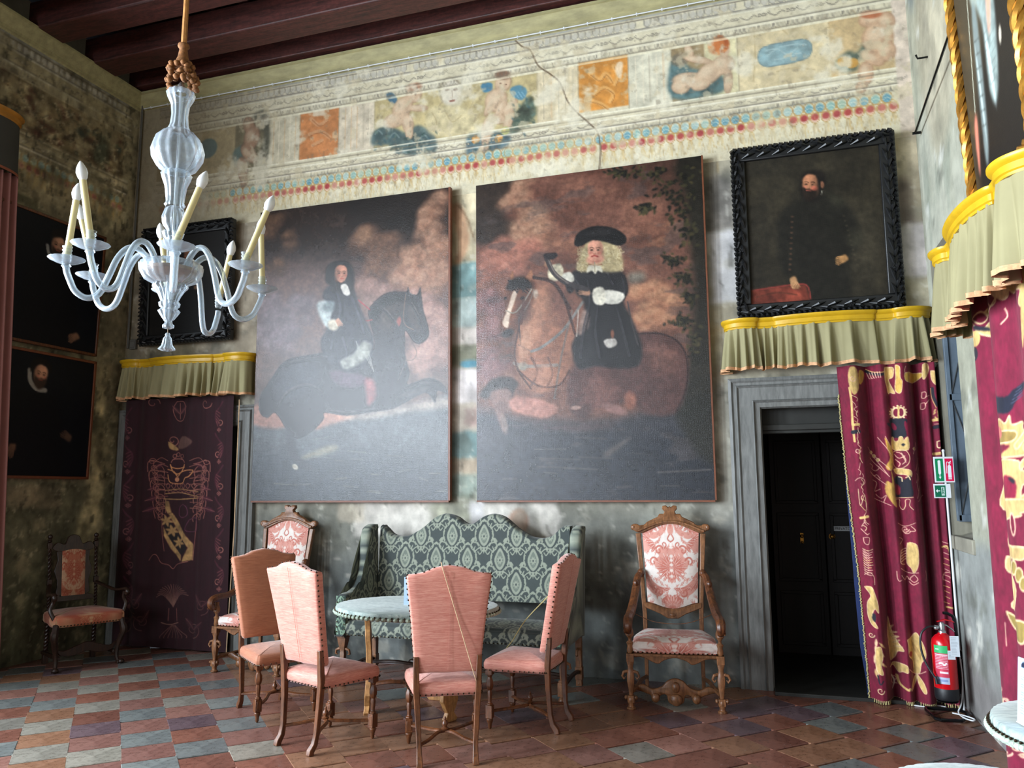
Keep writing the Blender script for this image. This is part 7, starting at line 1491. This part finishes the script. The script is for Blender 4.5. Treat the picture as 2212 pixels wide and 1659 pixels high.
lat('vase', [(.03, 3.83), (.07, 3.842), (.078, 3.83), (.07, 3.8), (.05, 3.76), (.044, 3.7), (.05, 3.64), (.062, 3.615), (.05, 3.605)])
lat('globe', [(.05, 3.612), (.085, 3.595), (.125, 3.55), (.142, 3.49), (.135, 3.44), (.105, 3.39), (.07, 3.365), (.05, 3.36)], 14, .06)
lat('collar', [(.04, 3.355), (.07, 3.365), (.083, 3.352), (.075, 3.325), (.058, 3.28), (.05, 3.22), (.047, 3.19), (.056, 3.175), (.05, 3.165)])
lat('lower_globe', [(.03, 3.165), (.05, 3.15), (.066, 3.1), (.06, 3.06), (.035, 3.03), (.03, 3.02)], 10, .12)
lat('cup', [(.03, 3.025), (.058, 3.018), (.05, 2.99), (.022, 2.96), (.02, 2.95)], 12, .15)
lat('stem_tube', [(.02, 3.0), (.055, 2.975), (.045, 2.95), (.03, 2.93), (.028, 2.82), (.03, 2.78)], 8, .2)
MB().lathe([(.006, 2.62), (.006, 3.86)], 8).build('rod', M['steel'], ch)
lat('bowl', [(.06, 2.84), (.15, 2.842), (.166, 2.83), (.162, 2.79), (.14, 2.75), (.10, 2.73), (.088, 2.722)], 20, .05)
MB().lathe([(.02, 2.80), (.13, 2.81), (.135, 2.79), (.1, 2.76), (.02, 2.75)], 24).build('bowl_plate', simple('tinned_plate', (150, 122, 104), .4, .6, nz=20), ch)
lat('lower_cup', [(.088, 2.724), (.094, 2.71), (.075, 2.69), (.058, 2.66), (.045, 2.63)], 16, .14)
lat('lower_knop', [(.04, 2.632), (.056, 2.62), (.052, 2.6), (.04, 2.59), (.058, 2.575), (.05, 2.56), (.03, 2.53), (.018, 2.52)], 12, .12)
lat('lower_finial', [(.018, 2.522), (.022, 2.505), (.032, 2.495), (.03, 2.482), (.012, 2.476)], 8, .1)
mb = MB(); mb.tube([(0, 0, 2.478), (0, 0, 2.45)], .0025, 5); mb.build('pendant_hook', M['nail'], ch)
lat('pendant', [(.008, 2.455), (.014, 2.447), (.012, 2.438), (.022, 2.425), (.026, 2.40), (.03, 2.385), (.046, 2.366), (.04, 2.36), (.02, 2.355)], 9, .2, 54)
A0 = math.radians(42.1); mbx = None
ARMS = [(180, 2.80, -4), (-137, 2.795, 9), (143, 2.80, 13), (-88, 2.79, -16), (92, 2.80, 8), (-45, 2.77, -17), (12, 2.77, 3), (57, 2.72, -9)]
RV = Vector((math.cos(A0), math.sin(A0), 0))
first = None
for i, (dg, zp, tilt) in enumerate(ARMS):
    a = A0+math.radians(dg); c_, s_ = math.cos(a), math.sin(a); ro = .5; q = lambda r, z: (r*c_, r*s_, z)
    low = zp-.19
    P = crom([q(.10, 2.80), q(.125, 2.86), q(.17, 2.905), q(.22, 2.90), q(.265, 2.84), q(.30, 2.74), q(.34, low+.03), q(.395, low), q(.45, low+.03), q(.48, low+.09), q(.495, low+.13), q(ro, zp-.03)], 4)
    arm = MB().tube(P, .0165, 10).build('arm', M['glass_arm'], ch)
    if i != 7:
        MB().lathe([(.012, zp-.045), (.024, zp-.03), (.018, zp-.02), (.05, zp-.012), (.088, zp+.006), (.09, zp+.01), (.05, zp-.004), (.015, zp-.008)], 36, (ro*c_, ro*s_, 0), ribs=12, depth=.04, cap=False).build('drip_pan', M['glass'], arm, angle=60)
    cup = MB().lathe([(.016, zp-.01), (.022, zp+.005), (.018, zp+.012), (.023, zp+.02), (.019, zp+.028), (.024, zp+.036), (.019, zp+.044), (.024, zp+.055), (.02, zp+.062), (.025, zp+.075)], 20, (ro*c_, ro*s_, 0), cap=False).build('candle_cup', M['glass'], arm)
    th = math.radians(tilt*1.1); ax = Matrix.Rotation(-th if False else th, 3, _f.cross(Vector((0, 0, 1))).cross(Vector((0, 0, 1))).normalized())
    ax = Matrix.Rotation(th, 3, Vector((math.cos(A0+PI/2), math.sin(A0+PI/2), 0)).normalized()*-1)
    o = Vector((ro*c_, ro*s_, zp+.03)); L = .30
    MB().lathe([(.0165, 0), (.0165, L), (.006, L+.002)], 14, o, ax).build('candle', M['wax'], arm)
    MB().lathe([(.012, L-.002), (.021, L+.012), (.027, L+.038), (.024, L+.06), (.013, L+.085), (.004, L+.098), (.001, L+.1)], 16, o, ax).build('bulb', M['bulb'], arm)

# ------------------------------------------------------------------ fire extinguisher, stand, signs, cables
M['red'] = simple('red_enamel', (196, 12, 24), .22, bump=0, var=.03, spec=.6); M['rubber'] = simple('black_rubber', (18, 20, 24), .5, bump=0)
def panel(root, name, R, w, h, mat=None, y=0, cen=(0, 0), st=.0012):
    nu, nv = max(2, int(w/st)), max(2, int(h/st)); X, Z = np.meshgrid(np.linspace(0, w, nu), np.linspace(h, 0, nv)); m = M.get('print') or vcol('printed_sheet', .35, 50, 0, .001, .02, 5); M['print'] = m
    return gridmesh(name, np.stack([X-w/2+cen[0], y+0*X, Z-h/2+cen[1]], -1), R.at(X, h-Z), mat or m, root, smooth=False)
fx = thing('fire_extinguisher', 'red fire extinguisher with black base on a floor stand in the right corner', 'extinguisher', (7.935, -.46, 0), math.radians(10))
MB().lathe([(.074, .2), (.0765, .205), (.0765, .5), (.07, .535), (.05, .56), (.03, .572), (.028, .58)], 32).build('cylinder', M['red'], fx)
MB().lathe([(.06, .12), (.072, .125), (.0785, .14), (.0785, .2), (.0765, .205)], 32).build('base_ring', M['rubber'], fx)
mb = MB(); mb.lathe([(.026, .575), (.026, .59), (.018, .6), (.02, .635), (.014, .65)], 14); mb.tube([(-.02, 0, .615), (-.05, 0, .62)], .012, 8); mb.ball((-.045, -.012, .612), .014); mb.build('valve', M['steel'], fx)
MB().tube([(-.03, 0, .655), (.02, 0, .668), (.07, 0, .66), (.085, 0, .65)], [.008, .012, .011, .006], 6, flat=.5).build('top_lever', M['red'], fx)
MB().tube([(-.01, 0, .64), (.03, 0, .63), (.07, 0, .6), (.08, 0, .585)], [.008, .01, .009, .007], 6, flat=.6).build('carry_handle', M['steel'], fx)
MB().tube(crom([(-.05, 0, .62), (-.1, -.01, .615), (-.145, -.01, .57), (-.155, -.01, .48), (-.135, -.02, .38), (-.1, -.05, .3), (-.085, -.06, .27)], 5), .0075, 8).build('hose', M['rubber'], fx)
MB().tube([(-.088, -.058, .29), (-.08, -.062, .24)], [.009, .012], 8).build('nozzle', M['rubber'], fx)
R = Ras(.085, .2, 900, (196, 60, 84)); rs = rnd(2)
R.poly([(0, 0), (.085, 0), (.085, .04), (0, .04)], (60, 176, 108), 1, 1, False); R.poly([(0, .165), (.085, .165), (.085, .2), (0, .2)], (176, 190, 214), 1, 1, False); R.poly([(.03, .135), (.08, .135), (.08, .145), (.03, .145)], (236, 226, 230), 1, 1, False)
for k, y in enumerate(np.arange(.048, .125, .008)):
    x = .006
    while x < .078: L = rs.uniform(.005, .016); R.line([(x, y), (min(x+L, .08), y)], .003 if k else .006, (240, 214, 222), .9, False); x += L+.003
R.line([(.03, .095), (.045, .09), (.06, .1), (.072, .092)], .008, (244, 236, 240)); R.line([(.012, .02), (.03, .02)], .006, (190, 230, 200), 1, False); R.line([(.008, .182), (.07, .182)], .012, (110, 130, 180), .7, False)
nu, nv = 60, 120; Aa, Z = np.meshgrid(np.linspace(math.radians(-160), math.radians(-92), nu), np.linspace(.5, .24, nv)); rr = .0775
gridmesh('instruction_label', np.stack([rr*np.cos(Aa), rr*np.sin(Aa), Z], -1), R.at((Aa-Aa.min())/(Aa.max()-Aa.min())*.085, (.5-Z)/.26*.2), vcol('label_print', .3, 50, 0, .001, .02, 5), fx)
def tag_card(name, c, w, h, nl):
    R = Ras(w, h, 1500, (214, 222, 230)); rs = rnd(nl)
    for k in range(nl): R.line([(.008, .012+k*(h-.02)/nl), (w-.008-rs.uniform(0, .02), .012+k*(h-.02)/nl)], .002, (120, 128, 140), .8, False)
    panel(fx, name, R, w, h, None, c[1], (c[0], c[2]), .002)
tag_card('inspection_tag', (.045, -.083, .50), .06, .14, 12); tag_card('small_tag', (.02, -.081, .44), .05, .06, 4)
st = thing('extinguisher_stand', 'black floor stand holding the fire extinguisher in the right corner', 'stand', (7.95, -.46, 0))
mb = MB(); mb.tube([(-.13, .16, .018), (-.14, .1, .018), (-.12, -.12, .018), (-.09, -.15, .018), (.04, -.13, .018), (.1, -.02, .018), (.115, .1, .018), (.08, .16, .018), (-.13, .16, .018)], .012, 8); mb.build('base_loop', M['black_metal'], st)
mb = MB(); mb.tube(crom([(.085, .16, .018), (.095, .13, .05), (.098, .12, .2), (.095, .12, .62), (.06, .12, .69), (.02, .11, .70)], 4), .011, 8); mb.build('upright', M['black_metal'], st)
mb = MB(); mb.tube([(.06, .1, .08), (0, .02, .115), (-.06, .1, .08)], .007, 6); mb.lathe([(.07, .112), (.072, .118)], 20, (-.015, 0, 0)); mb.build('cradle', M['black_metal'], st)
po = thing('sign_pole', 'slim white pole with safety signs beside the gathered maroon curtain', 'pole', (8.06, -.33, 0))
MB().tube([(0, 0, .015), (0, 0, 1.87)], .0085, 10).ball((0, 0, 1.875), .012).build('pole', M['white_plastic'], po)
MB().lathe([(.012, .38), (.017, .39), (.017, .43), (.012, .44)], 10).build('pole_joint', M['black_metal'], po)
def sign(name, label, z, w, h, x, y, R):
    t = thing(name, label, 'sign', (8.06+x, -.345, z), math.radians(2)); MB().box((0, 0, 0), (w, .004, h)).build('board', M['white_plastic'], t, bevel=.0015); panel(t, 'print', R, w-.004, h-.004, None, -.0026); return t
wv, hv = .135, .19
R = Ras(wv, hv, 2200, (226, 230, 232)); W_ = (232, 236, 238)
R.poly([(.008, .012), (.062, .012), (.062, hv-.012), (.008, hv-.012)], (20, 132, 84), 1, 1, False); R.poly([(.073, .012), (.127, .012), (.127, hv-.012), (.073, hv-.012)], (214, 24, 74), 1, 1, False)
R.poly([(.026, .03), (.029, .024), (.041, .024), (.044, .03), (.044, .12), (.038, .13), (.038, .145), (.032, .145), (.032, .13), (.026, .12)], W_, 1, 1, False); R.poly([(.026, .145), (.044, .145), (.035, .163)], W_, 1, 1, False)
R.poly([(.09, .165), (.09, .07), (.095, .06), (.108, .06), (.113, .07), (.113, .165)], W_, 1, 1, False); R.line([(.1015, .06), (.1015, .045), (.112, .032)], .006, W_, 1, False); R.line([(.1, .046), (.09, .036), (.084, .05), (.082, .12)], .004, W_); R.line([(.1, .04), (.112, .046)], .004, W_, 1, False); R.line([(.09, .155), (.113, .155)], .003, (214, 24, 74), 1, False)
sign('extinguisher_sign', 'green and red extinguisher sign at the top of the white pole', 1.735, wv, hv, -.008, 0, R)
wv, hv = .115, .105
R = Ras(wv, hv, 2200, (226, 230, 232)); R.poly([(.006, .01), (.078, .01), (.078, hv-.01), (.006, hv-.01)], (14, 104, 74), 1, 1, False)
R.line([(.038, .05), (.015, .05)], .006, W_, 1, False); R.poly([(.012, .05), (.024, .036), (.024, .064)], W_, 1, 1, False); R.poly([(.048, .022), (.07, .022), (.07, .084), (.048, .084)], (190, 214, 204), 1, 1, False)
R.line([(.058, .035), (.058, .055), (.052, .072)], .005, (14, 104, 74)); R.line([(.058, .055), (.065, .072)], .005, (14, 104, 74)); R.line([(.052, .042), (.066, .046)], .004, (14, 104, 74)); R.ell((.059, .03), .004, .004, (14, 104, 74), 0, .2)
sign('exit_sign', 'small green emergency exit sign below the extinguisher sign', 1.578, wv, hv, -.03, 0, R)
c1_ = MB().tube(crom([(7.74, -.2, .006), (7.84, -.235, .006), (7.93, -.24, .006), (7.97, -.2, .006), (7.92, -.165, .006), (7.85, -.2, .006), (7.88, -.27, .006)], 5), .005, 6).build('cable', M['white_plastic'], None); prop(c1_, 'white cable coiled on the floor by the hem of the gathered curtain', 'cable')
c2_ = MB().tube(crom([(8.055, -.35, .4), (8.06, -.36, .25), (8.03, -.42, .1), (8.0, -.45, .04), (8.01, -.56, .032), (8.05, -.62, .032), (8.07, -.58, .032), (8.03, -.52, .034), (7.96, -.46, .034)], 6), .005, 6).build('cable', M['white_plastic'], None); prop(c2_, 'white cable dropping from the pole and looping over the stand', 'cable')
bx = MB().box((0, 0, 0), (.085, .035, .11)).box((0, -.02, 0), (.06, .01, .07)).build('wall_box', M['grey_box'], None, bevel=.006); bx.location = (.13, -.02, 3.24); prop(bx, 'small grey wall box between the corner and the black-framed portrait', 'box')
# door sign
t = thing('door_sign', 'white sign reading PRIVATO on the dark door leaf', 'sign', (7.475, 1.40, 1.215)); MB().box((0, 0, 0), (.2, .004, .045)).build('plate', M['white_plastic'], t)
fc = bpy.data.curves.new('txt', 'FONT'); fc.body = 'PRIVATO'; fc.size = .036; fc.extrude = .0008; fc.align_x = 'CENTER'; fc.align_y = 'CENTER'; fo = bpy.data.objects.new('tmp_text', fc); COL.objects.link(fo)
bpy.context.view_layer.update(); me = bpy.data.meshes.new_from_object(fo.evaluated_get(bpy.context.evaluated_depsgraph_get())); bpy.data.objects.remove(fo)
me.materials.clear(); me.materials.append(M['rubber']); lo = bpy.data.objects.new('lettering', me); COL.objects.link(lo); lo.parent = t; lo.location = (0, -.003, 0); lo.rotation_euler = (PI/2, 0, 0)

# ------------------------------------------------------------------ small tables at the right edge
def small_table(label, loc, rx, ry, z, x1=9):
    t = thing('small_table', label, 'table', loc, 0, 'small cloth-topped tables'); cloth_top(t, rx, ry, z, x1)
    MB().lathe([(.02, .2), (.03, .3), (.022, .45), (.032, .55), (.03, z-.04)], 12).build('column', M['walnut'], t)
    for a in (90, 210, 330):
        r = math.radians(a); MB().tube(crom([(.02*math.cos(r), .02*math.sin(r), .25), (.12*math.cos(r), .12*math.sin(r), .2), (.2*math.cos(r), .2*math.sin(r), .05), (.24*math.cos(r), .24*math.sin(r), .012)], 4), .016, 8).build('leg', M['walnut'], t)
    return t
small_table('small cloth-topped table in front of the right curtain with a pale card on it', (7.76, -3.62, 0), .25, .33, .80, .2)
small_table('small cloth-topped table cut off by the bottom edge of the picture', (7.35, -4.26, 0), .28, .28, .75)
paper('standing_card', 'large pale blue card standing on the small table by the right curtain', (7.60, -3.80, .806), math.radians(-78), .27, .215, .1, 20)
